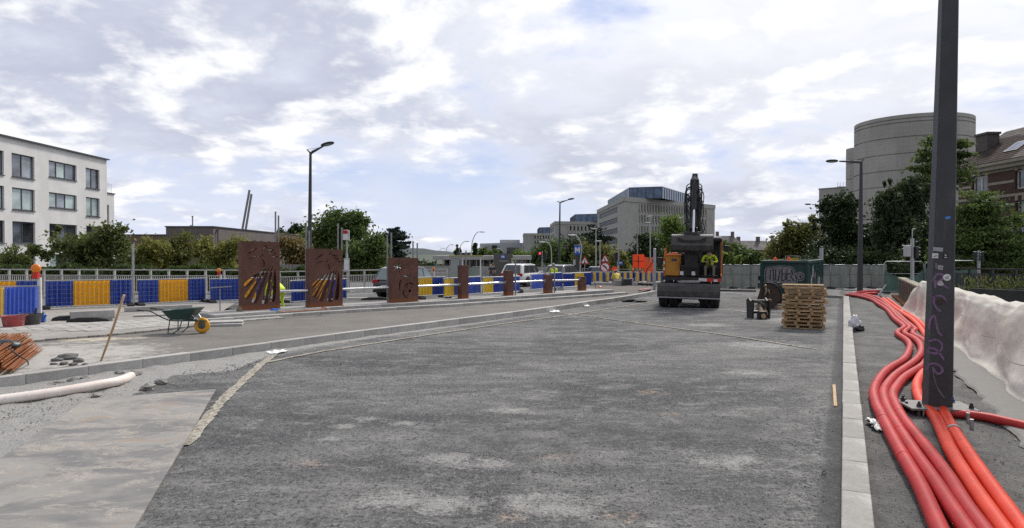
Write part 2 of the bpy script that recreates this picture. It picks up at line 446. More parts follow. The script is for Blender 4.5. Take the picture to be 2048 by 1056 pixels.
# kerb A, front edge on the road
KA = [(-260, 812), (-120, 795), (0, 778), (42, 770), (205, 750), (338, 730), (545, 701), (624, 689), (771, 669), (840, 660), (913, 650), (1026, 635), (1099, 624), (1182, 611), (1255, 600), (1314, 588)]
PA = resample(smooth_path(resample(catmull([G(x, y, 0) for x, y in KA], 0.3), 0.5), 8), 0.5)
KBt = [(400, 639), (485, 634), (624, 624), (771, 615.5), (840, 612), (880, 610), (1026, 600), (1182, 590), (1256, 584.5)]
PB = resample(smooth_path(resample(catmull([G(x, y, 0.27) for x, y in KBt], 0.3), 0.5), 8), 0.5)
KCt = [(428, 630), (520, 624), (624, 616.5), (771, 608), (840, 604.5), (1026, 593), (1160, 584), (1228, 579)]
PC = resample(smooth_path(resample(catmull([G(x, y, 0.36) for x, y in KCt], 0.3), 0.5), 8), 0.5)
PAn = np.array([(p.x, p.y) for p in PA])
def dist_poly(X, Y, P):
    d = np.full(X.shape, 1e9)
    for a, b in zip(P, P[1:]):
        ab = b - a; L = (ab ** 2).sum(); t = np.clip(((X - a[0]) * ab[0] + (Y - a[1]) * ab[1]) / L, 0, 1)
        d = np.minimum(d, np.hypot(X - a[0] - t * ab[0], Y - a[1] - t * ab[1]))
    return d
def in_poly(X, Y, P):
    c = np.zeros(X.shape, bool); n = len(P)
    for i in range(n):
        x0, y0 = P[i]; x1, y1 = P[(i + 1) % n]
        c ^= ((y0 > Y) != (y1 > Y)) & (X < (x1 - x0) * (Y - y0) / (y1 - y0 + 1e-12) + x0)
    return c
def spx(pts, z=0): return np.array([[G(x, y, z).x, G(x, y, z).y] for x, y in pts])
DUSTP = spx([(-420, 830), (0, 760), (300, 735), (560, 702), (470, 740), (345, 752), (250, 800), (150, 830), (0, 925), (-500, 1200)])
SPOTS = [(895, 915, .30, 0), (960, 925, .34, 0), (1085, 870, .32, 0), (1108, 915, .30, 1), (1455, 925, .42, 0), (1025, 1030, .26, 1), (1100, 1010, .5, 0), (800, 1000, .45, 0),
         (1300, 785, .4, 1), (1240, 1035, .3, 1), (1500, 745, .5, 0), (690, 855, .2, 0), (730, 838, .2, 0), (800, 850, .18, 0), (660, 880, .15, 0), (1330, 828, .25, 1), (1020, 820, .35, 0), (880, 1010, .4, 0), (620, 930, .3, 1), (1600, 640, 1.2, 0), (1520, 690, 1.0, 0), (1420, 650, .8, 0)]
def road_z(X, Y, s, t):
    z = (vnoise(X, Y, 0.6, 1) - .5) * 0.03 + (vnoise(X, Y, 2.4, 2) - .5) * 0.014 + (vnoise(X, Y, 7, 3) - .5) * 0.008
    d = dist_poly(X, Y, PAn); near = smst(d, 1.1, 0.05); dust = in_poly(X, Y, DUSTP)
    z += near * (vnoise(X, Y, 3.5, 4) ** 2) * 0.05 + dust * (vnoise(X, Y, 5, 5) ** 3) * 0.05
    return z * (smst(Y, 26, 8) * .85 + .15) - 0.95 * smst(Y, 36, 92)
def road_w(X, Y, s, t):
    W = np.zeros(X.shape + (3,))
    d = dist_poly(X, Y, PAn)
    W[..., 0] = smst(d, 1.3, 0.1) * smst(s, 32, 4) * 0.75 + smst(d, 0.5, 0.1) * 0.45
    W[..., 0] = np.maximum(W[..., 0], in_poly(X, Y, DUSTP) * 0.9)
    W[..., 0] = np.maximum(W[..., 0], smst(t, -1.0, -0.35) * 0.42)          # dusty margin beside the right kerb
    W[..., 2] = np.maximum(W[..., 2], smst(t, -0.30, -0.12) * 0.75)  # cast shadow of the right kerb, painted into the road colour
    W[..., 2] = np.maximum(W[..., 2], (vnoise(X, Y, 0.35, 9) > 0.62) * 0.0)
    # dark freshly milled band across the middle ground
    band = smst(np.abs(Y - 8.4 - 0.12 * (X)), 1.5, 0.2) * smst(X, -2.5, 0) * smst(t, -0.3, -1.2)
    W[..., 2] = np.maximum(W[..., 2], band * 0.55)
    for px, py, r, k in SPOTS:
        c = G(px, py); q = smst(np.hypot((X - c.x) / 1.5, Y - c.y), r * 1.7, r * 0.1)
        W[..., k] = np.maximum(W[..., k], q * (0.66 if k == 0 else 0.54))
    return W
Sx = np.concatenate([np.arange(-3, 18, 0.09), np.arange(18, 34, 0.22), np.arange(34, 72, 0.9)])
Tx = np.concatenate([np.arange(-26, -16, 0.5), np.arange(-16, 0.06, 0.09)])
grid_sheet('road', Sx, Tx, road_z, road_w, ROADM)
def sub_z(X, Y, s, t):
    return (vnoise(X, Y, 1.2, 21) - .5) * 0.05 + (vnoise(X, Y, 5, 22) - .5) * 0.022 - 0.004 + smst(t, 0.6, 0.1) * -0.03
def sub_w(X, Y, s, t):
    W = np.zeros(X.shape + (3,)); W[..., 0] = smst(t, 1.7, 2.4) * 0.35 + (vnoise(X, Y, .5, 23) - .4) * .3
    W[..., 2] = smst(t, 0.55, 0.25) * 0.5
    return np.clip(W, 0, 1)
grid_sheet('subgrade', np.concatenate([np.arange(-3, 18, 0.1), np.arange(18, 46, 0.3)]), np.arange(0.06, 3.7, 0.1), sub_z, sub_w, SUBGR)
# wide ground reaching the horizon
gm = MB(); ys = [-2000, 0, 30, *range(36, 96, 4), 125]
for y in ys: gm.v += [(-6000, y, GZ(0, y) - 0.09), (6000, y, GZ(0, y) - 0.09)]
gm.f = [(2 * i, 2 * i + 1, 2 * i + 3, 2 * i + 2) for i in range(len(ys) - 1)]; gm.m = [0] * len(gm.f)
gm.build('ground', FARM, kind='structure')
FARG = M('far_green_land', (0.05, 0.065, 0.04), 1.0, 0, 0.5, 0.03, 0)
gm = MB(); gm.add([(-6000, 125, GZ(0, 125) - .09), (6000, 125, GZ(0, 125) - .09), (6000, 8000, -1.04), (-6000, 8000, -1.04)], [(0, 1, 2, 3)]); gm.build('far_land', FARG, kind='structure')

def strip(name, A, B, z, mat, nx=6, wear_shade=None, zn=0.01):
    n = len(A); V = []; 
    for a, b in zip(A, B):
        for k in range(nx + 1):
            p = a.lerp(b, k / nx); V.append((p.x, p.y, z))
    V = np.array(V); V[:, 2] += (vnoise(V[:, 0], V[:, 1], 1.5, 31) - .5) * zn
    F = []
    for i in range(n - 1):
        for k in range(nx):
            q = i * (nx + 1) + k; F.append((q, q + 1, q + nx + 2, q + nx + 1))
    me = bpy.data.meshes.new(name); me.from_pydata(V.tolist(), [], F); me.materials.append(mat)
    w = wear_shade(V[:, 0], V[:, 1]) if wear_shade else np.zeros((len(V), 3))
    at = me.color_attributes.new('wear_shade', 'FLOAT_COLOR', 'POINT')
    at.data.foreach_set('color', np.concatenate([w, np.ones((len(w), 1))], 1).astype(np.float32).reshape(-1))
    me.update()
    if me.polygons[0].normal.z < 0: me.flip_normals()
    return link(name, me, kind='structure')

def kerb_run(name, path, width, z0, z1, label, side=1, L=1.0, mat=KERB, bev=0.012):
    """a run of separate kerb stones; path is the front edge, the stone lies to its left (side=1) or right"""
    root = bpy.data.objects.new(name, None); COL.objects.link(root); root['kind'] = 'structure'; root['label'] = label
    P = resample(path, L)
    for a, b in zip(P, P[1:]):
        d = (b - a); d.z = 0; ln = d.length; d.normalize(); nrm = perp(d) * side
        c = (a + b) / 2 + nrm * (width / 2 + random.uniform(-.004, .004)); m = MB()
        m.box((0, 0, 0), (ln - 0.005, width, z1 - z0))
        o = m.build('kerb_stone', mat, root, bevel=bev)
        o.location = (c.x, c.y, (z0 + z1) / 2 + random.uniform(-.004, .004)); o.rotation_euler = (random.uniform(-.01, .01), 0, atan2(d.y, d.x) + random.uniform(-.003, .003))
    return root
kerb_run('road_kerb', PA, 0.2, -0.1, 0.19, 'long dusty concrete kerb between the milled road and the screed path')
kerb_run('lower_step_kerb', PB, 0.28, 0.0, 0.27, 'lower step of pale kerb stones below the rusty panels')
kerb_run('upper_step_kerb', PC, 0.24, 0.05, 0.36, 'upper step of pale kerb stones carrying the rusty panels')
s0, s1 = -2.5, 29.5
Rl0, Rl1 = G(1683, 1056, 0.12), G(1687, 592, 0.12)
dR = (Rl1 - Rl0).normalized()
PR = [Rl0 - dR * 4, Rl1]
kerb_run('right_kerb', PR, 0.235, -0.1, 0.12, 'straight pale concrete kerb running beside the red pipes', side=-1, L=0.98, mat=M('right_kerb_concrete', (0.29, 0.278, 0.258), 0.85, 0, 0.2, 3.5, 0.3, 80, ((0.50, 0.49, 0.47), 0.8), rand=0.1), bev=0.012)
kerb_run('cross_kerb', [G(1600, 588, 0.12), Rl1 + Vector((-.02, .12, 0))], 0.2, -0.1, 0.13, 'short dark kerb meeting the far end of the right kerb', L=1.0)

# screed path between kerb A and the lower step, paving further left
PA2 = [p + perp((PA[min(i + 1, len(PA) - 1)] - PA[max(i - 1, 0)])) * 0.2 for i, p in enumerate(PA)]
backpx = [(-300, 722), (-100, 700), (73, 681), (205, 670.5), (322, 659), (400, 650), (486, 641)]
BK = [G(x, y, 0.17) for x, y in backpx] + [Vector((p.x, p.y, 0)) for p in PB[4:]]
BK = [Vector((p.x, p.y, 0)) for p in BK]
endx = G(1318, 584, 0.17)
A_ = resample([Vector((p.x, p.y, 0)) for p in PA2], n=90)
B_ = resample(catmull(BK, 0.4), n=90)
def screed_w(X, Y):
    W = np.zeros((len(X), 3)); c = G(60, 715, .17)
    W[:, 0] = smst(np.hypot(X - c.x, Y - c.y), 5.0, 1.0) * 0.62
    c2 = G(205, 678, .17); W[:, 1] = smst(np.hypot((X - c2.x) / 2.5, Y - c2.y - .35 * (X - c2.x)), .9, .2) * 0.62
    c3 = G(380, 662, .17); W[:, 2] = smst(np.hypot((X - c3.x) / 2.2, Y - c3.y), .7, .1) * 0.6  # last term: wheelbarrow shadow painted as a darker patch of screed
    return W
strip('screed_path', A_, B_, 0.17, SCREED, 24, screed_w)
FR = resample(catmull([G(x, y, 0.2) for x, y in backpx[:6]], 0.5), n=40)
BKP = resample([G(x, y, 0.2) for x, y in [(-420, 640), (-100, 622), (100, 616), (265, 612), (412, 607), (470, 606)]], n=40)
def pav_w(X, Y):
    W = np.zeros((len(X), 3)); W[:, 0] = 0.35; return W
strip('paved_area', FR, BKP, 0.195, PAVEM, 12, pav_w)
# strip the rusty panels stand on
CB = [p + perp((PC[min(i + 1, len(PC) - 1)] - PC[max(i - 1, 0)])) * 1.5 for i, p in enumerate(PC)]
CF = [p + perp((PC[min(i + 1, len(PC) - 1)] - PC[max(i - 1, 0)])) * 0.2 for i, p in enumerate(PC)]
ps = strip('panel_plinth', CF, CB, 0.35, CONC, 3)
m = MB()
for a, b in zip(CB, CB[1:]): m.add([(a.x, a.y, 0.35), (b.x, b.y, 0.35), (b.x, b.y, -0.1), (a.x, a.y, -0.1)], [(0, 1, 2, 3)])
a, b = CF[0], CB[0]; m.add([(a.x, a.y, 0.35), (b.x, b.y, 0.35), (b.x, b.y, -0.1), (a.x, a.y, -0.1)], [(0, 1, 2, 3)])
m.build('plinth_face', CONC, kind='structure')

# row of pavers on end along the paved area, and the pavers that show through the dust
pr = bpy.data.objects.new('paver_edging', None); COL.objects.link(pr); pr['kind'] = 'structure'; pr['label'] = 'row of grey pavers edging the dusty paved area'
PAVS = [M('paver_%d' % i, c, 0.9, 0, 0.2, 5, 0.3, 60, ((0.42, 0.39, 0.34), 0.7)) for i, c in enumerate([(0.17, 0.165, 0.155), (0.23, 0.22, 0.205), (0.28, 0.26, 0.24)])]
ED = resample(catmull([G(x, y, 0.2) for x, y in backpx[:6]], 0.3), 0.22)
pm = [MB().box((0, 0, 0), (0.21, 0.11, 0.14)).build('paver', q, pr, bevel=0.008) for q in PAVS]
for i, (a, b) in enumerate(zip(ED, ED[1:])):
    d = b - a; c = (a + b) / 2; o = pm[i] if i < 3 else clone(random.choice(pm), parent=pr)
    o.location = (c.x, c.y, 0.150 + random.uniform(-.006, .004)); o.rotation_euler = (0, 0, atan2(d.y, d.x) + random.uniform(-.02, .02))
pv = bpy.data.objects.new('block_paving', None); COL.objects.link(pv); pv['kind'] = 'structure'; pv['label'] = 'light block paving showing through the dust beside the wheelbarrow'
p2m = [MB().box((0, 0, 0), (0.295, 0.195, 0.06)).build('paver', q, pv, bevel=0.006) for q in [M('pale_paver_%d' % i, c, 0.9, 0, 0.2, 5, 0.25, 60, ((0.5, 0.48, 0.44), 0.6)) for i, c in enumerate([(0.30, 0.285, 0.26), (0.36, 0.345, 0.32), (0.40, 0.385, 0.36)])]]
o0 = G(290, 656, .2); ax = (G(400, 648, .2) - o0); ax.z = 0; ax.normalize(); ay = perp(ax); k = 0
for r in range(14):
    for q in range(18):
        p = o0 + ax * (q * 0.305 - 1.2 - r * .15 + (r % 2) * 0.15) + ay * (r * 0.205 + 0.2)
        if k >= 240: break
        o = p2m[k] if k < 3 else clone(random.choice(p2m), parent=pv); k += 1
        o.location = (p.x, p.y, 0.178 + random.uniform(-.004, .004)); o.rotation_euler = (random.uniform(-.006, .006), random.uniform(-.006, .006), atan2(ax.y, ax.x))

# gravel-filled saw joints in the road
def joint_mat():
    t = NT('joint_gravel'); v = t.voro(26, out='Color'); s = t.n('ShaderNodeSeparateColor'); t.l(v, s.inputs[0])
    n = t.noise(3, 5, 0.6)
    c = t.mix(s.outputs[0], (0.13, 0.117, 0.095), (0.44, 0.405, 0.34)); c = t.mix(t.mapr(n, 0.45, 0.75), c, (0.36, 0.34, 0.29))
    t.bump(t.voro(26), 1.0, 0.01); return t.done(c, 0.9, 0, 0.2)
JM = joint_mat()
WHITEL = M('worn_line', (0.40, 0.39, 0.36), 0.9, 0, 0.3, 5, 0.2)
def joint(pts, w, mat=JM, name='joint_strip', z=0.018):
    P = resample(catmull([G(x, y, 0) for x, y in pts], 0.2), 0.12 if w > .1 else .3); V = []; F = []
    for i, p in enumerate(P):
        d = P[min(i + 1, len(P) - 1)] - P[max(i - 1, 0)]; nn = perp(d)
        taper = min(1, (min(i, len(P) - 1 - i) + 2) / 5)
        zz = z + float((road_z(np.array([p.x]), np.array([p.y]), np.array([20.]), np.array([-4.]))[0]))
        j = lambda: random.uniform(0.78, 1.2) * w / 2 * taper
        a, b = p + nn * j(), p - nn * j()
        for q, h in ((a, -0.004), (p.lerp(a, .5), .0), (p.lerp(b, .5), .0), (b, -0.004)): V.append((q.x, q.y, zz + h))
        if i:
            o = 4 * i
            for c in range(3): F.append((o - 4 + c, o + c, o + c + 1, o - 3 + c))
    m = MB(); m.add(V, F); o = m.build(name, mat, kind='structure', smooth=True)
    if o.data.polygons[0].normal.z < 0: o.data.flip_normals()
    return o
joint([(372, 892), (430, 820), (480, 768), (525, 727), (552, 708)], 0.16)
joint([(505, 730), (640, 705), (771, 684), (900, 664), (1020, 646), (1145, 629), (1240, 614), (1330, 600)], 0.13)
joint([(1090, 625), (1145, 629), (1300, 650), (1460, 672), (1560, 688), (1640, 700)], 0.10)
joint([(1340, 618), (1437, 619), (1500, 625), (1570, 632)], 0.1, WHITEL, 'worn_line')
joint([(1437, 584), (1500, 590), (1520, 592)], 0.1, WHITEL, 'worn_line')
joint([(1450, 581), (1500, 573), (1522, 570)], 0.12, WHITEL, 'worn_line')
joint([(1440, 565), (1500, 568), (1560, 571)], 0.12, WHITEL, 'worn_line')
joint([(1640, 604), (1668, 605)], 0.1, WHITEL, 'worn_line')

# loose stones on the dusty margins and clods by the kerb (uncountable litter)
def scatter(name, n, fn, mat, r0, r1, label, flat=0.6):
    m = MB()
    for _ in range(n):
        p, z = fn(); r = r0 * (r1 / r0) ** (random.random() ** 2.2)
        vs = []; 
        for (x, y, zz) in ((1, 0, 0), (-1, 0, 0), (0, 1, 0), (0, -1, 0), (0, 0, 1), (0, 0, -1)):
            k = random.uniform(.6, 1.2) * r; vs.append(Vector((x * k, y * k, zz * k * flat)))
        R = Euler((random.random() * 0.8, random.random() * 0.8, random.random() * 6)).to_matrix()
        m.add([R @ v + Vector((p.x, p.y, z + r * flat * .35)) for v in vs], [(0, 2, 4), (2, 1, 4), (1, 3, 4), (3, 0, 4), (2, 0, 5), (1, 2, 5), (3, 1, 5), (0, 3, 5)])
    o = m.build(name, mat, kind='stuff'); o['label'] = label; return o
STONE = M('grey_stone', (0.20, 0.195, 0.185), 0.9, 0, 0.5, 3, 0.4, rand=0)
DSTONE = M('dark_chippings', (0.09, 0.09, 0.092), 0.9, 0, 0.5, 3, 0.4)
def f_dust():
    u, v = random.random(), random.random(); a = G(-150 + 650 * u, 0, 0) if 0 else None
    px = -100 + 620 * u; py = 780 - px * 0.14 + v * (20 + (1 - u) * 90); return G(px, max(py, 705), 0), 0.0
scatter('loose_gravel', 2600, f_dust, STONE, 0.005, 0.022, 'loose grey gravel in the dusty margin below the left kerb')
def f_road():
    s = random.uniform(4.5, 14); t = random.uniform(-11, -0.1); return ST(s, t), 0.0
scatter('road_chippings', 7000, f_road, DSTONE, 0.004, 0.013, 'dark stone chippings lying on the milled road')
def f_sub():
    s = random.uniform(4.5, 16); t = random.uniform(0.26, 2.5); return ST(s, t), 0.0
scatter('path_chippings', 5000, f_sub, M('mid_chippings', (0.16, 0.158, 0.15), 0.9, 0, 0.5, 3, 0.4), 0.004, 0.014, 'grey chippings lying on the gravel beside the red pipes')
# ------------------------------------------------------------------ facades and windows
def facade_mesh(m, p0, a, W, H, openings, depth=0.25, z0=-1.2):
    """wall front with real recessed openings; p0 = foot, a = unit direction, outward normal = a x z; openings (u0,u1,z0,z1)"""
    a = Vector(a); n = Vector((a.y, -a.x, 0)); p0 = Vector(p0)
    us = sorted({0.0, W, *[o[0] for o in openings], *[o[1] for o in openings]}); zs = sorted({z0, H, *[o[2] for o in openings], *[o[3] for o in openings]})
    P = lambda u, z, d=0.0: p0 + a * u - n * d + Vector((0, 0, z))
    for u0, u1 in zip(us, us[1:]):
        for w0, w1 in zip(zs, zs[1:]):
            uc, wc = (u0 + u1) / 2, (w0 + w1) / 2
            if any(o[0] < uc < o[1] and o[2] < wc < o[3] for o in openings): continue
            m.add([P(u0, w0), P(u1, w0), P(u1, w1), P(u0, w1)], [(0, 1, 2, 3)])
    for u0, u1, w0, w1 in openings:
        for q in ([(u0, w0), (u1, w0)], [(u1, w0), (u1, w1)], [(u1, w1), (u0, w1)], [(u0, w1), (u0, w0)]):
            (ua, za), (ub, zb) = q
            m.add([P(ua, za), P(ua, za, depth), P(ub, zb, depth), P(ub, zb)], [(0, 1, 2, 3)])
    return n
def window(parent, p, a, w, h, mull, frame_m, pane_m, fw=0.07, depth=0.18, blind=None):
    """frame mesh with panes as sub-parts; p = lower-left corner on the wall face"""
    a = Vector(a); n = Vector((a.y, -a.x, 0)); ang = atan2(a.y, a.x)
    m = MB(); t = 0.07
    m.box((w / 2, 0, fw / 2), (w, t, fw)); m.box((w / 2, 0, h - fw / 2), (w, t, fw))
    for x in (fw / 2, w - fw / 2): m.box((x, 0, h / 2), (fw, t, h - 2 * fw))
    for k in mull: m.box((w * k, 0, h / 2), (fw * 1.1, t - .004, h - 2 * fw))
    o = m.build('window', frame_m, parent); o.location = Vector(p) - n * depth; o.rotation_euler = (0, 0, ang)
    ks = [0, *mull, 1]
    for i, (k0, k1) in enumerate(zip(ks, ks[1:])):
        q = MB(); q.add([(w * k0 + fw / 2, 0.012, fw / 2), (w * k1 - fw / 2, 0.012, fw / 2), (w * k1 - fw / 2, 0.012, h - fw / 2), (w * k0 + fw / 2, 0.012, h - fw / 2)], [(0, 1, 2, 3)])
        q.build('pane', pane_m[(i + int(w * 7)) % len(pane_m)] if isinstance(pane_m, list) else pane_m, o)
    return o

# ------------------------------------------------------------------ white apartment building (left), facade faces +X
def render_mat():
    t = NT('white_render'); n = t.noise(0.5, 6, 0.6); s = t.noise(3.0, 5, 0.7, 0, t.vec((1, 1, 0.08)))
    c = t.mix(t.mapr(n, 0.35, 0.7), (0.62, 0.61, 0.59), (0.71, 0.70, 0.68)); c = t.mix(t.math('MULTIPLY', t.mapr(s, 0.55, 0.8), 0.25), c, (0.45, 0.44, 0.42))
    t.bump(t.noise(70, 3, 0.7), 0.15, 0.01); return t.done(c, 0.9, 0, 0.2)
WREND = render_mat()
ALU = M('dark_aluminium', (0.07, 0.072, 0.08), 0.45, 0.3, 0.1, 5, 0.02)
GL1 = glass('reflecting_pane', (0.10, 0.115, 0.14)); GL2 = glass('curtained_pane', (0.36, 0.44, 0.43), 0.08, 0.25); GL3 = glass('dark_pane', (0.022, 0.026, 0.030)); GL4 = glass('hazy_pane', (0.22, 0.25, 0.29), 0.05, .4)
XF = -43.0
wb = thing('apartment_building', 'white rendered apartment building with dark framed windows at far left', 'building', (XF, 58, 0))
ops = []; rows = [(8.85, 10.88), (6.0, 7.92), (3.1, 5.0), (0.3, 2.15)]
wdef = []
for (y0, y1, kind) in ((50.2, 52.6, 1), (54.9, 57.9, 1), (58.8, 61.6, 1), (63.5, 67.55, 2), (69.0, 71.3, 1)):
    for r, (z0, z1) in enumerate(rows):
        q0 = z0 + (0.5 if kind == 2 else 0)
        wdef.append((y0, y1, q0, z1, kind, r))
m = MB()
nW = facade_mesh(m, (XF, 40, 0), (0, 1, 0), 32.6, 12.1, [(w[0] - 40, w[1] - 40, w[2], w[3]) for w in wdef], 0.3)
# a = +Y gives outward normal (1,0,0)
m.add([(XF, 72.6, -1.2), (-58, 72.6, -1.2), (-58, 72.6, 12.1), (XF, 72.6, 12.1)], [(0, 1, 2, 3)])
m.add([(XF, 40, 0), (-58, 40, 0), (-58, 40, 12.1), (XF, 40, 12.1)], [(3, 2, 1, 0)])
m.add([(XF, 40, 12.1), (XF, 72.6, 12.1), (-58, 72.6, 12.1), (-58, 40, 12.1)], [(0, 1, 2, 3)])
def local(m, root):
    l = Vector(root.location); m.v = [(v[0] - l.x, v[1] - l.y, v[2] - l.z) for v in m.v]; return m
local(m, wb).build('wall', WREND, wb)
m = MB(); m.box((XF - 7.4, 56.3, 12.16), (15.3, 32.9, 0.12)); local(m, wb).build('roof_edge', ALU, wb)
for (y0, y1, z0, z1, kind, r) in wdef:
    mull = [0.5] if kind == 1 else [0.31, 0.62]
    pm_ = [[GL4, GL1], [GL2, GL2], [GL3, GL1], [GL3, GL3]][r] if kind == 1 else [[GL1, GL4, GL2], [GL2, GL2, GL4], [GL3, GL3, GL1], [GL1, GL2, GL3]][r]
    o = window(wb, Vector((XF, y0, z0)) - wb.location, (0, 1, 0), y1 - y0, z1 - z0, mull, ALU, pm_, 0.09, 0.2)
    sm_ = MB(); sm_.box(((y1 - y0) / 2, -0.16, -0.03), (y1 - y0 + 0.06, 0.30, 0.05)); sm_.build('sill', ALU, o)
m = MB(); facade_mesh(m, (XF - .25, 72.62, 0), (0, 1, 0), 1.7, 8.6, [(0.35, 0.75, 5.3, 7.4)], 0.2)
m.add([(XF - .25, 74.32, 0), (XF - 9, 74.32, 0), (XF - 9, 74.32, 8.6), (XF - .25, 74.32, 8.6)], [(0, 1, 2, 3)])
local(m, wb).build('annex_wall', WREND, wb)
m = MB(); m.box((XF - 4.5, 73.5, 8.66), (8.7, 1.8, 0.12)); local(m, wb).build('annex_roof_edge', ALU, wb)
window(wb, Vector((XF - .25, 72.97, 5.3)) - wb.location, (0, 1, 0), 0.4, 2.1, [], ALU, GL3, 0.05, 0.15)
m = MB()
for y in np.arange(72.75, 74.3, 0.25): m.cyl((XF - .5, y, 8.72), (XF - .5, y, 9.75), 0.015, n=5)
m.cyl((XF - .5, 72.7, 9.75), (XF - .5, 74.3, 9.75), 0.025, n=6); local(m, wb).build('roof_railing', STEEL, wb)

# ------------------------------------------------------------------ brown brick buildings beyond the street trees
def brick(name, lo, hi, sx=4.0, mort=(0.2, 0.19, 0.18)):
    t = NT(name); b = t.n('ShaderNodeTexBrick'); b.inputs['Scale'].default_value = sx; b.inputs['Mortar Size'].default_value = 0.012
    b.inputs['Color1'].default_value = (*lo, 1); b.inputs['Color2'].default_value = (*hi, 1); b.inputs['Mortar'].default_value = (*mort, 1)
    b.inputs['Brick Width'].default_value = 0.9; b.inputs['Row Height'].default_value = 0.28
    x = t.n('ShaderNodeSeparateXYZ'); t.l(t.tc.outputs['Object'], x.inputs[0]); c = t.n('ShaderNodeCombineXYZ')
    t.l(t.math('ADD', x.outputs[0], x.outputs[1]), c.inputs[0]); t.l(x.outputs[2], c.inputs[1]); t.l(c.outputs[0], b.inputs['Vector'])
    n = t.noise(0.4, 5, 0.6); col = t.mix(t.math('MULTIPLY', t.mapr(n, 0.4, 0.7), 0.3), b.outputs[0], tuple(q * 1.4 for q in hi))
    t.bump(b.outputs[1], -0.3, 0.01); return t.done(col, 0.9, 0, 0.2)
BRG = brick('grey_brown_brick', (0.115, 0.10, 0.10), (0.15, 0.13, 0.125)); BRP = brick('purple_brown_brick', (0.105, 0.07, 0.065), (0.14, 0.095, 0.09))
def box_building(name, label, cat, corners, H, mat, openings=None, frame=ALU, pane=GL3, parapet=None, mull=(0.5,), z0=-1.2, base=None, wname='wall'):
    """corners run so that the outward normal of each edge is a x z; openings = {edge index: [(u0,u1,z0,z1)]}"""
    base = base or corners[0]; root = thing(name, label, cat, (base[0], base[1], 0)); m = MB(); openings = openings or {}
    n = len(corners); cs = [Vector((c[0] - base[0], c[1] - base[1], 0)) for c in corners]
    for i in range(n):
        p, q = cs[i], cs[(i + 1) % n]; a = (q - p); W = a.length; a.normalize(); facade_mesh(m, p, a, W, H, openings.get(i, []), 0.25, z0)
    m.add([(c.x, c.y, H) for c in cs], [tuple(range(n))])
    m.build(wname, mat, root)
    for i, ops in openings.items():
        p, q = cs[i], cs[(i + 1) % n]; a = (q - p).normalized()
        for (u0, u1, w0, w1) in ops: window(root, p + a * u0 + Vector((0, 0, w0)), a, u1 - u0, w1 - w0, list(mull), frame, pane, 0.08, 0.18)
    if parapet:
        m = MB()
        for i in range(n):
            p, q = cs[i], cs[(i + 1) % n]; a = (q - p); L = a.length; a.normalize(); c = (p + q) / 2
            m.box((c.x, c.y, H + 0.05), (L + 0.16, 0.22, 0.12), (0, 0, atan2(a.y, a.x)))
        m.build('roof_edge', parapet, root)
    return root
# edge directions: front edge goes left->right (normal toward camera = a x z = (ay,-ax): a=(1,0) gives (0,-1))
bb = box_building('brick_building', 'long low grey brown brick building with flat roof left of the rusty panels', 'building',
    [(-38.0, 75), (-32.8, 75), (-35.4, 128), (-44, 128)], 5.1, BRG, {0: [(3.4, 4.3, 1.9, 3.4), (1.0, 1.9, 0.4, 1.4)], 1: [(u, u + 1.5, 3.0, 3.9) for u in np.arange(6.5, 50, 3.1)]}, parapet=DARKPAINT, frame=WHITE)
m = MB(); m.cyl((2.0, 2, 5.1), (2.0, 2, 6.3), 0.07, n=8); m.cyl((2.0, 2, 6.3), (2.0, 2, 6.42), 0.11, n=8); m.build('chimney_pipe', STEELD, bb)
m = MB(); m.cyl((5.32, .9, 0.2), (5.32, .9, 4.9), 0.06, n=6); m.box((5.3, .9, 4.75), (.2, .4, .1)); m.build('downpipe', DARKPAINT, bb)
box_building('brick_building', 'low purple brown brick building between the white building and the grey one', 'building',
    [(-49.5, 86), (-43.6, 86), (-43.6, 96), (-49.5, 96)], 4.5, BRP, {}, parapet=DARKPAINT)
box_building('brick_building', 'small recessed purple brick wing beside the grey brick building', 'building',
    [(-43.4, 88), (-39.0, 88), (-39.0, 96), (-43.4, 96)], 4.2, BRP, {0: [(3.0, 3.9, 1.2, 2.2)]}, parapet=DARKPAINT)

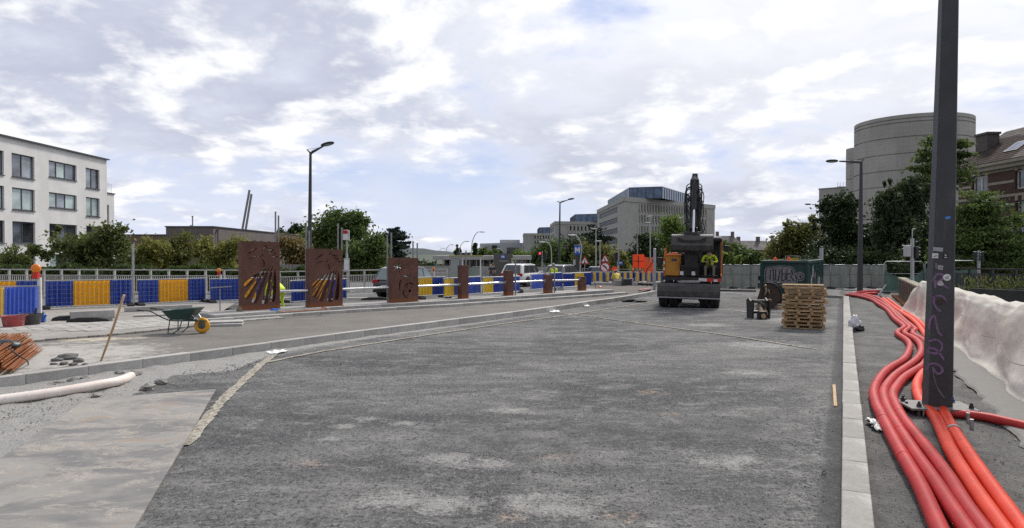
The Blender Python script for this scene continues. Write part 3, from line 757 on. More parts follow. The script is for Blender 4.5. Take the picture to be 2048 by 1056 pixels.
# ------------------------------------------------------------------ office blocks
PREC = M('precast_concrete', (0.36, 0.345, 0.32), 0.85, 0, 0.13, 0.4, 0.2, 10, ((0.22, 0.21, 0.20), 0.45))
BLUEG = glass('blue_curtain_glass', (0.08, 0.13, 0.22), 0.12, 0.3); SLITG = M('slit_pane', (0.03, 0.033, 0.042), 0.4, 0, .2, 1, 0, spec=.3); SLITL = glass('lit_slit_pane', (0.35, 0.42, 0.42), 0.1, 0.2)
RIBG = M('tinted_ribbon_pane', (0.075, 0.077, 0.085), 0.5, 0, .15, 1, 0, spec=.25)
def office(name, label, corner, LL, LR, H, rows, z_first, fh, nL, nR, pent, hmin=0.0, dirR=(0.72, 0.694)):
    """corner toward the camera; left face runs along +Y, right face along dirR"""
    cx0, cy0 = corner; dR_ = Vector((*dirR, 0)).normalized(); root = thing(name, label, 'building', (cx0, cy0, 0)); m = MB()
    sl, hl = 0.9, 1.9
    L0 = Vector((0, LL, 0)); aL = Vector((0, -1, 0)); R1 = dR_ * LR
    opL = []; opR = []
    for r in range(rows):
        z = z_first + r * fh
        opL.append((LL * 0.10, LL * 0.80, z, z + hl))
        for k in range(nR):
            u = LR * (0.16 + 0.74 * k / nR); opR.append((u, u + LR * 0.74 / nR * 0.42, z, z + hl + 0.3))
    facade_mesh(m, L0, aL, LL, H, opL, 0.5)
    facade_mesh(m, (0, 0, 0), dR_, LR, H, opR, 0.6)
    B = R1 + Vector((-14, 16, 0)); C_ = L0 + Vector((6, 8, 0))
    for p, q in ((R1, B), (B, C_), (C_, L0)): a = q - p; W = a.length; a.normalize(); facade_mesh(m, p, a, W, H, [], 0.1)
    m.add([(v.x, v.y, H) for v in (Vector((0, 0, 0)), R1, B, C_, L0)], [(0, 1, 2, 3, 4)])
    m.build('wall', PREC, root)
    # cornice band and corner pilaster, standing proud
    m = MB()
    for p, a, W in ((L0, aL, LL), (Vector((0, 0, 0)), dR_, LR)):
        n = Vector((a.y, -a.x, 0)); c = p + a * W / 2 + n * 0.12
        m.box((c.x, c.y, H - 0.75), (W + .2, 0.25, 1.5), (0, 0, atan2(a.y, a.x)))
    m.build('cornice', PREC, root)
    # sculpted fins between the slits, tapering below each window
    m = MB(); n = Vector((dR_.y, -dR_.x, 0)); pw = LR * 0.74 / nR
    for r in range(rows):
        z = z_first + r * fh
        for k in range(nR + 1):
            u = LR * 0.16 + pw * k - pw * 0.29; c = dR_ * u + n * 0.12
            m.box((c.x, c.y, z + hl / 2 + 0.15), (pw * 0.34, 0.3, hl + 0.5), (0, 0, atan2(dR_.y, dR_.x)))
            m.add([c + dR_ * (-pw * .17) + n * .15 + Vector((0, 0, z - .1)), c + dR_ * (pw * .17) + n * .15 + Vector((0, 0, z - .1)), c + Vector((0, 0, z - 1.1)) - n * .1], [(0, 1, 2)])
    m.build('facade_fin_relief', PREC, root, kind='stuff')
    # windows: slits on the right face, ribbon bays on the left
    q = MB(); w = opR[0][1] - opR[0][0]; h = hl + 0.3
    q.add([(0, 0, 0), (w, 0, 0), (w, 0, h), (0, 0, h)], [(0, 1, 2, 3)]); qa = q.build('window', SLITG, root)
    q = MB(); q.add([(0, 0, 0), (w, 0, 0), (w, 0, h), (0, 0, h)], [(0, 1, 2, 3)]); qb = q.build('window', SLITL, root)
    first = True
    for i, (u0, u1, z0, z1) in enumerate(opR):
        lit_ = random.random() < 0.06
        if i == 0: o = qa
        elif i == 5: o = qb
        else: o = clone(qb if lit_ else qa, parent=root)
        p = dR_ * u0 - n * 0.5 + Vector((0, 0, z0)); o.location = p; o.rotation_euler = (0, 0, atan2(dR_.y, dR_.x))
    n2 = Vector((aL.y, -aL.x, 0))
    q = MB(); bw = LL * 0.70 / nL; q.box((bw / 2, 0, hl / 2), (bw * 0.9, 0.06, hl)); wa = q.build('window', RIBG, root); k0 = 0
    for (u0, u1, z0, z1) in opL:
        for k in range(nL):
            o = wa if k0 == 0 else clone(wa, parent=root); k0 += 1
            o.location = L0 + aL * (u0 + bw * k) - n2 * 0.3 + Vector((0, 0, z0)); o.rotation_euler = (0, 0, atan2(aL.y, aL.x))
    # glazed penthouse
    a0, a1, b0, b1, hp = pent
    pts = [Vector((a0, LL * b1, 0)), Vector((a0, LL * b0, 0)), Vector((a0 + 7, LL * b0 * .45, 0)) + dR_ * 5, dR_ * LR * a1 + Vector((-3, 4, 0)), dR_ * LR * a1 + Vector((-12, 12, 0)), Vector((a0 + 8, LL * b1, 0))]
    hs = [hp * .9, hp * .98, hp * 1.05, hp * .9, hp * .9, hp * .9]
    m = MB(); mul = MB()
    for i in range(len(pts)):
        p, q_ = pts[i], pts[(i + 1) % len(pts)]; h0, h1 = hs[i], hs[(i + 1) % len(pts)]
        L = (q_ - p).length; k = max(2, int(L / 2.4))
        for j in range(k):
            s0, s1 = p.lerp(q_, j / k), p.lerp(q_, (j + 1) / k); e0, e1 = h0 + (h1 - h0) * j / k, h0 + (h1 - h0) * (j + 1) / k
            m.add([(s0.x, s0.y, H), (s1.x, s1.y, H), (s1.x, s1.y, H + e1), (s0.x, s0.y, H + e0)], [(0, 1, 2, 3)])
            mul.box((s0.x, s0.y, H + e0 / 2), (0.22, 0.22, e0))
        c = (p + q_) / 2; d = (q_ - p).normalized(); mul.add([p + Vector((0, 0, H + h0)), q_ + Vector((0, 0, H + h1)), q_ + Vector((0, 0, H + h1 + .25)), p + Vector((0, 0, H + h0 + .25))], [(0, 1, 2, 3)])
    m.add([(p.x, p.y, H + h) for p, h in zip(pts, hs)], [tuple(range(len(pts)))])
    pg = m.build('glazed_penthouse', BLUEG, root); mul.build('mullion_frame', ALU, pg)
    return root
office('office_block', 'largest grey concrete office block with blue glass top, behind the excavator', (35.6, 217), 68, 56, 20.2, 5, 1.8, 3.55, 12, 26, (3.0, .86, .12, .85, 3.45))
office('office_block', 'middle grey office block with blue glass top left of the largest block', (20.8, 330), 40, 46, 17.6, 4, 2.6, 3.5, 8, 18, (10, .8, .1, .8, 3.4), dirR=(0.98, 0.2))
office('office_block', 'farthest small grey office block with blue glass top beside the tall street lamp', (7.9, 450), 40, 44, 15.3, 4, 1.2, 3.5, 8, 18, (10, .9, .1, .8, 3.8), dirR=(0.995, 0.1))
LGREY = M('pale_cladding', (0.42, 0.43, 0.45), 0.6, 0.1, 0.08, 0.3, 0.05, 4)
hall = box_building('warehouse_hall', 'long pale grey hall with dark glazed front, far left of the office blocks', 'building', [(-23.5, 500), (-8, 470), (7.5, 470), (7.5, 520), (-23, 530)], 9.2, LGREY, {})
m = MB(); m.box((8.5, -26, 4.3), (13, 4, 6.4), (0, 0, -1.09 + .0)); m.build('glazed_front', GL3, hall); m = MB(); m.box((24, -30.2, 3.5), (8, .6, 5)); m.build('glazed_front', GL3, hall)
m = MB(); m.box((22, -12, 10.2), (14, 20, 2.6)); m.build('roof_plant', LGREY, hall)

# ------------------------------------------------------------------ round concrete tower and its neighbour (right)
def tower_mat():
    t = NT('tower_concrete'); n = t.noise(0.25, 6, 0.6); s = t.noise(1.2, 5, 0.7, 0, t.vec((1, 1, 0.07)))
    c = t.mix(t.mapr(n, 0.35, 0.7), (0.33, 0.315, 0.29), (0.41, 0.392, 0.36)); c = t.mix(t.math('MULTIPLY', t.mapr(s, 0.5, 0.75), 0.4), c, (0.20, 0.19, 0.175))
    br = t.n('ShaderNodeTexBrick'); br.inputs['Scale'].default_value = 1.0; br.inputs['Mortar Size'].default_value = 0.012; br.inputs['Brick Width'].default_value = 1.2; br.inputs['Row Height'].default_value = 0.62
    br.offset = 0.0
    t.l(t.tc.outputs['UV'], br.inputs['Vector']); c = t.mix(t.math('MULTIPLY', br.outputs[1], 0.35), c, (0.10, 0.095, 0.09))
    t.bump(t.noise(8, 4, 0.6), 0.1, 0.02); return t.done(c, 0.88, 0, 0.25)
TOWM = tower_mat()
TD = 110.0; TA = radians(30.33); tc_ = (TD * sin(TA), TD * cos(TA))
tw = thing('round_tower', 'windowless round concrete tower with dark horizontal joints behind the trees at right', 'tower', (tc_[0], tc_[1], 0))
def ring_wall(parent, R, zs, name, mat, a0=0, a1=2 * pi, n=96):
    m = MB(); V = []; uv = []
    for z, dr in zs:
        for i in range(n + 1):
            t = a0 + (a1 - a0) * i / n; V.append(((R + dr) * cos(t), (R + dr) * sin(t), z))
    F = []
    for j in range(len(zs) - 1):
        for i in range(n): F.append((j * (n + 1) + i, j * (n + 1) + i + 1, (j + 1) * (n + 1) + i + 1, (j + 1) * (n + 1) + i))
    m.add(V, F); o = m.build(name, mat, parent, auto=30); me = o.data; ul = me.uv_layers.new(name='UVMap')
    for lp in me.loops:
        v = me.vertices[lp.vertex_index].co; t = atan2(v.y, v.x)
        ul.data[lp.index].uv = (t * R, v.z)
    return o
H_T = 20.3; zs = []; jz = [H_T - 0.55, H_T - 1.0, 17.4, 15.25, 13.1, 11.0, 8.9, 6.8, 4.7, 2.6]
zs.append((-1.2, 0))
for z in sorted(jz): zs += [(z - 0.07, 0), (z - 0.05, -0.12), (z + 0.05, -0.12), (z + 0.07, 0)]
zs.append((H_T, 0.0)); zs.append((H_T, -0.5)); zs.append((H_T - .4, -0.5))
ring_wall(tw, 7.26, zs, 'wall', TOWM)
m = MB(); m.lathe([(6.8, H_T - .4), (0.01, H_T - .35)], n=48); m.build('roof', CONC, tw)
tw2 = thing('round_tower', 'lower round stair tower showing at the left edge of the big tower', 'tower', (AT(1722, 400, 106).x, 106, 0))
zs = [(-1.2, 0)]
for z in (2.6, 5.4, 8.2, 11.0, 13.6, 16.0): zs += [(z - 0.07, 0), (z - 0.05, -0.1), (z + 0.05, -0.1), (z + 0.07, 0)]
zs += [(18.4, 0), (18.4, -.4)]
ring_wall(tw2, 2.15, zs, 'wall', TOWM, n=48)
p0, p1 = AT(1638, 378, 112), AT(1700, 374, 108)
nb = box_building('concrete_building', 'flat roofed concrete building left of the round tower, half hidden by a dark tree', 'building', [(p0.x, 112), (p1.x, 108), (p1.x + 6, 118), (p0.x + 6, 122)], 12.7, PREC,
    {0: [(1.2, 1.9, 9.3, 10.4), (1.2, 2.6, 6.2, 7.6), (3.0, 4.2, 6.2, 7.6), (1.2, 2.6, 3.2, 4.6)]}, parapet=STEELD)
m = MB()
for x in (3.3, 3.7, 4.2): m.cyl((x, .5, 12.7), (x, .5, 13.9), .03, n=5)
m.box((4.2, .8, 12.95), (1.4, .6, .5)); m.build('roof_antenna', DARKPAINT, nb)

# ------------------------------------------------------------------ banded brick house (right), facade faces -X
BRR = brick('red_brick', (0.060, 0.034, 0.029), (0.090, 0.050, 0.043), 4.0, (0.15, 0.12, 0.1)); BAND = M('cream_stone_band', (0.30, 0.27, 0.22), 0.85, 0, 0.15, 2, 0.1)
HX = 41.8
hs_ = thing('brick_house', 'red brick house with cream stone bands and tiled roof at the right edge', 'house', (HX, 58, 0))
m = MB(); y0, y1 = 44.0, 64.0; ez = 10.0
ops = [(1.9, 3.9, 7.55, 9.1), (2.0, 3.8, 3.6, 6.6), (7.2, 9.2, 7.55, 9.1), (7.3, 9.1, 3.6, 6.6), (12.5, 14.5, 7.55, 9.1), (12.6, 14.4, 3.6, 6.6), (2.0, 3.8, .6, 2.6), (7.3, 9.1, .6, 2.6)]
facade_mesh(m, (0, y1 - 58, 0), (0, -1, 0), y1 - y0, ez, ops, 0.3)
m.add([(0, y1 - 58, -1.2), (0, y1 - 58, ez), (5, y1 - 58, ez + 3.55), (10, y1 - 58, ez), (10, y1 - 58, -1.2)], [(0, 1, 2, 3, 4)])
m.build('wall', BRR, hs_)
for z in (0.4, 1.5, 2.9, 4.1, 5.2, 6.3, 7.1, 8.25, 9.3):
    b = MB()
    segs = [(0.0, y1 - y0)]
    for (u0, u1, w0, w1) in ops:
        if w0 - .1 < z < w1 + .1:
            segs = [s for (s0_, s1_) in segs for s in (((s0_, u0 - .12), (u1 + .12, s1_)) if s0_ < u0 < s1_ else ((s0_, s1_),))]
    for (sa, sb) in segs: b.box((-0.012, y1 - 58 - (sa + sb) / 2, z), (0.05, sb - sa, 0.22))
    b.build('stone_band', BAND, hs_)
for (u0, u1, w0, w1) in ops:
    o = window(hs_, (0, y1 - 58 - u0, w0), (0, -1, 0), u1 - u0, w1 - w0, [0.5], WHITE if w0 > 7 else M('grey_frame', (.3, .31, .32), .6), glass('house_pane', (.10, .115, .13)), 0.1, 0.22)
    for j in (-1, 0, 1):
        k = MB(); k.box(((u1 - u0) / 2 + j * (u1 - u0) * .42, -.26, w1 - w0 + .2), (.3, .1, .42)); k.build('keystone', BAND, o)
def tile_mat():
    t = NT('roof_tile'); r = t.objrand(); n = t.noise(2.5, 4, 0.6)
    c = t.mix(r, (0.030, 0.022, 0.020), (0.062, 0.043, 0.037)); c = t.mix(t.mapr(n, 0.5, 0.75), c, (0.065, 0.058, 0.052)); t.bump(t.noise(30, 3), 0.2); return t.done(c, 0.95, 0, 0.15)
TILE = tile_mat(); sl = atan2(3.55, 5.0)
rf = MB(); L = y1 - y0 + .5
rf.add([(-.45, y1 - 57.7, ez + .02), (-.45, y0 - 58, ez + .02), (5, y0 - 58, ez + 3.55), (5, y1 - 57.7, ez + 3.55), (10.4, y1 - 57.7, ez), (10.4, y0 - 58, ez)], [(0, 3, 2, 1), (3, 4, 5, 2)])
roof = rf.build('roof', M('roof_batten', (.05, .035, .03), .9), hs_)
tm = MB(); tm.box((0, 0, 0), (0.39, 0.30, 0.04)); t0_ = tm.build('tile', TILE, roof); rows_n, k = 19, 0
for r in range(rows_n):
    for c in range(42):
        if k >= 300: break
        yy = y1 - 57.75 - 0.31 * (c + .5)
        if yy < -9.5: continue
        if r % 1: pass
        d = 0.36 * (r + .5); x = -.45 + d * cos(sl); z = ez + .06 + d * sin(sl)
        if c >= 24: continue
        o = t0_ if k == 0 else clone(t0_, parent=roof); k += 1
        if k > 300: break
        o.location = (x, yy, z + .03); o.rotation_euler = (0, -sl + .06, 0)
# remaining courses of tiles past the first 300
tm = MB()
for r in range(21):
    for c in range(66):
        if c < 24 and (r * 24 + c) < 300: continue
        yy = y1 - 57.75 - 0.31 * (c + .5); d = 0.36 * (r + .5); x = -.45 + d * cos(sl); z = ez + .06 + d * sin(sl)
        if z > ez + 3.6 or yy < y0 - 58: continue
        tm.box((x, yy, z + .03), (0.39, 0.30, 0.04), (0, -sl + .06 + random.uniform(-.02, .02), 0))
tm.build('tile_field', M('roof_tile_field', (0.046, 0.033, 0.029), 0.85, 0, 0.45, 3.0, 0.2, 30), roof, kind='stuff')
sk = MB(); sk.box((0, 0, 0), (1.5, 1.6, .16)); so = sk.build('skylight', STEELD, roof, loc=(1.3, .4, ez + .12 + 1.75 * math.tan(sl)), bevel=.02); so.rotation_euler = (0, -sl, 0)
sk = MB(); sk.box((0, 0, .09), (1.2, 1.3, .02)); sk.build('pane', GL1, so)
m = MB(); m.box((-.42, (y0 + y1) / 2 - 58, ez - .1), (.35, L, .25)); m.box((-.25, (y0 + y1) / 2 - 58, ez - .4), (.3, L, .35)); m.build('gutter', BAND, hs_)
m = MB(); m.box((2.3, 5.5, ez + 1.9), (1.1, 1.6, 2.6)); m.box((2.3, 5.5, ez + 3.25), (1.3, 1.8, .2))
m.build('chimney', M('dark_brick', (0.085, 0.075, 0.07), .9, 0, .3, 3, .3, 12), hs_)

# ------------------------------------------------------------------ far houses, hill
ROOFM = M('slate_roof', (0.085, 0.078, 0.076), 0.8, 0, 0.25, 0.6, 0.1, 8); HBR = M('far_house_wall', (0.17, 0.13, 0.115), .9, 0, .2, .5, 0)
def roof_house(label, px0, px1, pye, pyr, Y, hip=True):
    a, b = AT(px0, pye, Y), AT(px1, pye, Y); W = b.x - a.x; e = a.z; r = AT(px0, pyr, Y).z; D = max(8, W * .6)
    root = thing('terraced_house', label, 'house', (a.x, Y, 0)); m = MB()
    m.box((W / 2, D / 2, e / 2), (W, D, e)); m.build('wall', HBR, root); m = MB(); h = W * (.22 if hip else .02)
    m.add([(-.3, -.3, e), (W + .3, -.3, e), (W + .3, D + .3, e), (-.3, D + .3, e), (h, D / 2, r), (W - h, D / 2, r)], [(0, 1, 5, 4), (1, 2, 5), (2, 3, 4, 5), (3, 0, 4)]); m.build('roof', ROOFM, root)
    m = MB()
    for k in (.25, .75): m.box((W * k, D / 2, r + .35), (W * .07, 1.2, 1.6))
    m.build('chimney', HBR, root)
    return root
roof_house('house with brown pyramid roof just right of the office block', 1428, 1490, 496, 471, 180)
roof_house('house with long dark slate roof and chimneys beyond the green container', 1466, 1546, 500, 481, 190, False)
roof_house('house with dark gabled roof at the left edge of the tall dark trees', 1540, 1600, 500, 478, 200)
HILL = M('wooded_hill', (0.026, 0.040, 0.042), 1.0, 0, 0.5, 0.02, 0)  # bluish green surface colour stands in for the haze of distance
m = MB(); n = 120; prof = [(700, 505), (760, 500), (800, 498), (850, 500), (880, 503), (910, 508), (960, 509), (1050, 507), (1200, 506), (1400, 505), (1560, 502), (2200, 500)]
pxs = np.linspace(-400, 2400, n); tops = np.interp(pxs, [p[0] for p in prof], [p[1] for p in prof])
for i, (x, y) in enumerate(zip(pxs, tops)):
    q = AT(x, y, 1500); h = q.z + 6 * float(vnoise(np.array([x]), np.array([0.]), .05, 77)[0])
    m.v += [(q.x, 1300, -2), (q.x, 1500, h), (q.x * 1.2, 2000, -2)]
m.f = [f for i in range(n - 1) for f in ((3 * i, 3 * i + 3, 3 * i + 4, 3 * i + 1), (3 * i + 1, 3 * i + 4, 3 * i + 5, 3 * i + 2))]
m.build('hill', HILL, kind='structure', smooth=True)
# ------------------------------------------------------------------ trees and plants
def leaf_mat(name, lo, hi, trans=0.45):
    t = NT(name); a = t.n('ShaderNodeAttribute', attribute_name='leaf'); q = t.n('ShaderNodeSeparateColor'); t.l(a.outputs['Color'], q.inputs[0])
    c = t.mix(q.outputs[0], lo, hi); c = t.mix(t.math('MULTIPLY', q.outputs[1], 0.5), c, (hi[0] * 1.5, hi[1] * 1.15, hi[2] * .6))
    t.done(c, 0.55, 0, 0.25)
    tr = t.n('ShaderNodeBsdfTranslucent'); t.l(c, tr.inputs[0]); mx = t.n('ShaderNodeMixShader'); mx.inputs[0].default_value = trans
    t.l(t.b.outputs[0], mx.inputs[1]); t.l(tr.outputs[0], mx.inputs[2]); t.l(mx.outputs[0], t.o.inputs[0]); return t.m
BARK = M('bark', (0.075, 0.06, 0.045), .95, 0, .4, 4, .6, 20)
LF = {'street': leaf_mat('street_leaf', (0.057, 0.084, 0.027), (0.162, 0.189, 0.057)), 'yellow': leaf_mat('yellow_green_leaf', (0.115, 0.135, 0.032), (0.270, 0.270, 0.074)),
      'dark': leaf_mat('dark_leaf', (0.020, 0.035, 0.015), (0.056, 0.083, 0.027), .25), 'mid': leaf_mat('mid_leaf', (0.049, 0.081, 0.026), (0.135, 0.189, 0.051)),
      'light': leaf_mat('light_leaf', (0.081, 0.135, 0.030), (0.216, 0.284, 0.068)), 'olive': leaf_mat('olive_leaf', (0.081, 0.097, 0.030), (0.203, 0.203, 0.061)),
      'cedar': leaf_mat('cedar_leaf', (0.018, 0.029, 0.022), (0.042, 0.060, 0.041), .2), 'rusty': leaf_mat('rusty_leaf', (0.101, 0.084, 0.030), (0.230, 0.176, 0.068)),
      'willow': leaf_mat('willow_leaf', (0.036, 0.057, 0.027), (0.093, 0.120, 0.054), .3), 'hedge': leaf_mat('hedge_leaf', (0.030, 0.057, 0.018), (0.090, 0.128, 0.036)), 'grassy': leaf_mat('weed_leaf', (0.060, 0.090, 0.020), (0.170, 0.190, 0.050))}
def leaves(name, pos, size, mat, parent, elong=1.6, down=0.0, r=None, kind=None, tint=None):
    r = r or rng; n = len(pos)
    d = r.normal(size=(n, 3)); d[:, 2] -= down * 2; d /= np.linalg.norm(d, axis=1)[:, None]
    e = np.cross(d, r.normal(size=(n, 3))); e /= np.linalg.norm(e, axis=1)[:, None] + 1e-9
    s = size * r.uniform(0.6, 1.4, n)[:, None]; nn = np.cross(d, e)
    a = pos - d * s * elong * .5; b = pos + e * s * .5 + nn * s * .08; c = pos + d * s * elong * .5; f = pos - e * s * .5 + nn * s * .08
    V = np.stack([a, b, c, f], 1).reshape(-1, 3).astype(np.float32)
    me = bpy.data.meshes.new(name); me.vertices.add(4 * n); me.vertices.foreach_set('co', V.reshape(-1))
    me.loops.add(4 * n); me.loops.foreach_set('vertex_index', np.arange(4 * n, dtype=np.int32)); me.polygons.add(n)
    me.polygons.foreach_set('loop_start', np.arange(0, 4 * n, 4, dtype=np.int32)); me.polygons.foreach_set('loop_total', np.full(n, 4, np.int32))
    col = np.zeros((n, 4), np.float32); col[:, 0] = r.random(n) if tint is None else np.clip(tint + r.normal(0, .18, n), 0, 1); col[:, 1] = (r.random(n) > .9) * r.random(n); col[:, 3] = 1
    at = me.color_attributes.new('leaf', 'FLOAT_COLOR', 'FACE' if False else 'POINT'); at.data.foreach_set('color', np.repeat(col, 4, 0).reshape(-1))
    me.materials.append(mat); me.update(); me.validate()
    return link(name, me, parent, kind=kind)
def tree(name, label, Y, px, pyb, blobs, leaf, n, size, group=None, base_z=0.0, trunk=0.15, clumps=60, limbs=9, style='round', cat='tree', spread=.22, multi=1, seed=None):
    """blobs = (px, py, rx, ry) ellipses of the crown as seen at distance Y"""
    r = np.random.default_rng(seed if seed is not None else abs(hash((px, int(Y)))) % 9999)
    k = Y / FPX; bx = AT(px, 500, Y).x; root = thing(name, label, cat, (bx, Y, base_z), 0, group); rnd = random.Random(px * 13 + int(Y))
    B = []
    for (x, y, rx, ry) in blobs:
        p = AT(x, y, Y); B.append((p.x - bx, 0.0, p.z - base_z, rx * k, max(rx * k * .85, .4), ry * k))
    vol = np.array([b[3] * b[4] * b[5] for b in B]); w = vol ** .8; w /= w.sum()
    cl = []; 
    for _ in range(clumps):
        b = B[r.choice(len(B), p=w)]; v = r.normal(size=3); v /= np.linalg.norm(v); q = r.random() ** .45
        cl.append((b[0] + v[0] * b[3] * q, b[1] + v[1] * b[4] * q, b[2] + v[2] * b[5] * q, spread * min(b[3], b[5]) * r.uniform(.7, 1.5)))
    cl = np.array(cl); ci = r.integers(0, clumps, n)
    off = r.normal(size=(n, 3)); sc = cl[ci, 3][:, None]
    if style == 'flat': off *= np.array([1.7, 1.7, .35])
    if style == 'weep': off *= np.array([.75, .75, 2.6]); off[:, 2] = -np.abs(off[:, 2]) + .8
    pos = cl[ci, :3] + off * sc
    pos = pos[pos[:, 2] > .1]; ci = ci[:len(pos)]
    if len(cl): tint = (r.random(clumps) * .75 + .1)[ci[:len(pos)]]
    leaves('crown', pos, size, LF[leaf], root, 1.7 if style != 'weep' else 3.0, .6 if style == 'weep' else .1, r, tint=tint)
    m = MB(); zt = min(c[2] for c in B); top = max(b[2] for b in B)
    for q in range(multi):
        ox = (q - (multi - 1) / 2) * trunk * 1.6
        lean = rnd.uniform(-.12, .12) + (q - (multi - 1) / 2) * .25
        tp = [Vector((ox, 0, -1.1 if Y > 40 else -.1)), Vector((ox + lean * .4, rnd.uniform(-.1, .1), zt * .5)), Vector((ox + lean * zt * .5, rnd.uniform(-.2, .2), max(zt * .9, .6))), Vector((ox + lean * zt * .7, 0, top * .9))]
        m.tube(tp, [trunk, trunk * .8, trunk * .6, trunk * .2], 8)
    for _ in range(limbs):
        c = cl[r.integers(0, clumps)]; t0 = rnd.uniform(.25, .8); s = Vector((0, 0, top * .85 * t0)); e = Vector((c[0], c[1], c[2])); mid = s.lerp(e, .5) + Vector((0, 0, .1 * (e - s).length))
        m.tube([s, mid, e], [trunk * .35, trunk * .22, trunk * .08], 6)
    m.build('trunk', BARK, root, smooth=True)
    return root
STG_ = 'young street trees behind the hedge'
tree('street_tree', 'leafy young street tree cut by the left edge of the photo', 46, 30, 560, [(-10, 520, 55, 26), (60, 512, 55, 24), (100, 500, 30, 12), (20, 545, 70, 20)], 'street', 4200, .15, STG_, trunk=.09, clumps=70, limbs=14, multi=2)
tree('street_tree', 'spreading young street tree in front of the white apartment building', 47, 195, 560, [(190, 505, 70, 32), (140, 490, 45, 30), (215, 470, 28, 28), (240, 480, 26, 26), (112, 468, 18, 14), (200, 535, 60, 16)], 'street', 6800, .15, STG_, trunk=.09, clumps=110, limbs=18, multi=3)
tree('street_tree', 'yellow green street tree just right of the thin grey pole', 52, 292, 560, [(285, 508, 40, 26), (320, 500, 35, 24), (265, 520, 40, 20), (300, 530, 50, 14)], 'yellow', 4200, .15, STG_, trunk=.08, clumps=70, multi=2)
tree('street_tree', 'yellow green street tree before the corner of the grey brick building', 54, 360, 560, [(350, 500, 40, 26), (375, 492, 30, 24), (340, 525, 50, 16)], 'olive', 4200, .15, STG_, trunk=.08, clumps=70, multi=2)
tree('street_tree', 'yellow green street tree touching the first rusty panel', 50, 440, 560, [(440, 505, 42, 28), (415, 500, 30, 22), (465, 500, 30, 26), (440, 530, 48, 16)], 'yellow', 4600, .15, STG_, trunk=.08, clumps=75, multi=2)
tree('street_tree', 'thin brownish tree seen between the first two rusty panels', 58, 585, 560, [(585, 505, 30, 32), (575, 480, 18, 18), (600, 520, 24, 24)], 'rusty', 3600, .16, None, trunk=.08, clumps=60)
tree('broadleaf_tree', 'tall dark green broadleaf tree right of the street lamp at left', 90, 685, 540, [(680, 455, 48, 36), (650, 475, 38, 40), (715, 470, 34, 36), (690, 430, 30, 18), (725, 440, 16, 14), (630, 445, 14, 12), (690, 500, 60, 34)], 'mid', 13000, .26, None, trunk=.4, clumps=170, limbs=20)
tree('broadleaf_tree', 'dark tree behind the roof of the grey brick building', 140, 590, 540, [(590, 466, 28, 16), (575, 475, 24, 16), (610, 478, 20, 20)], 'dark', 3800, .38, None, trunk=.3, clumps=60)
tree('broadleaf_tree', 'lighter green bushy tree behind the bus stop sign', 72, 730, 545, [(730, 510, 38, 34), (750, 500, 26, 26), (705, 520, 26, 26)], 'mid', 6500, .2, None, trunk=.2, clumps=90)
tree('cedar_tree', 'dark cedar with flat layered branches above the third rusty panel', 115, 787, 540, [(787, 475, 26, 18), (800, 492, 24, 14), (775, 495, 22, 18), (790, 465, 16, 10), (785, 515, 30, 16)], 'cedar', 6500, .3, None, trunk=.35, clumps=110, style='flat', spread=.18)
tree('broadleaf_tree', 'small far tree left of the pavilion with the hill behind', 150, 850, 540, [(850, 535, 24, 12), (835, 528, 14, 8), (868, 532, 14, 10)], 'dark', 1800, .35, None, trunk=.2, clumps=40)
tree('poplar_tree', 'slim dark pointed tree left of the pavilion roof', 260, 916, 525, [(916, 505, 6, 14), (915, 495, 3, 6)], 'dark', 700, .55, 'slim far trees', trunk=.3, clumps=20)
tree('poplar_tree', 'slim dark tree behind the yellow edged shelter roof', 260, 952, 525, [(952, 502, 9, 12), (950, 492, 5, 6)], 'dark', 800, .55, 'slim far trees', trunk=.3, clumps=20)
tree('broadleaf_tree', 'low green trees in front of the pale hall', 240, 985, 525, [(985, 508, 26, 8), (965, 505, 12, 9)], 'mid', 1500, .55, None, trunk=.3, clumps=40)
tree('broadleaf_tree', 'light green bush between the pale hall and the traffic light', 170, 1042, 530, [(1042, 512, 16, 12), (1055, 516, 14, 12)], 'light', 1600, .36, None, trunk=.2, clumps=40)
tree('broadleaf_tree', 'dark green tree behind the red traffic light', 120, 1085, 545, [(1085, 515, 30, 24), (1065, 522, 18, 16), (1105, 505, 26, 24)], 'mid', 4200, .28, None, trunk=.3, clumps=80)
tree('broadleaf_tree', 'broad dark tree behind the tall street lamp in the middle', 125, 1140, 545, [(1140, 505, 40, 28), (1130, 528, 46, 22), (1160, 492, 30, 20)], 'dark', 6000, .3, None, trunk=.35, clumps=110)
tree('pine_tree', 'very dark tall pine left of the large office block', 130, 1188, 545, [(1190, 470, 20, 16), (1200, 485, 22, 16), (1178, 480, 16, 14), (1190, 455, 10, 8), (1190, 505, 28, 20)], 'cedar', 5200, .3, None, trunk=.35, clumps=80, style='flat')
tree('broadleaf_tree', 'olive brown tree below the dark pine', 105, 1195, 548, [(1195, 515, 34, 26), (1170, 510, 24, 22), (1215, 530, 26, 20)], 'olive', 5200, .26, None, trunk=.3, clumps=90)
tree('bush', 'bright yellow green bush right of the warning signs', 84, 1238, 550, [(1238, 522, 16, 20), (1230, 535, 18, 16), (1250, 540, 14, 16)], 'yellow', 2600, .2, None, trunk=.1, clumps=50, cat='bush')
tree('bush', 'dark bush at the foot of the office block corner', 88, 1262, 552, [(1262, 535, 18, 18), (1278, 545, 16, 12)], 'dark', 2000, .22, None, trunk=.1, clumps=40, cat='bush')
tree('broadleaf_tree', 'dark leaved tree behind the orange road signs', 100, 1288, 550, [(1288, 492, 22, 22), (1275, 515, 20, 20), (1305, 510, 22, 30)], 'dark', 4600, .26, None, trunk=.3, clumps=80)
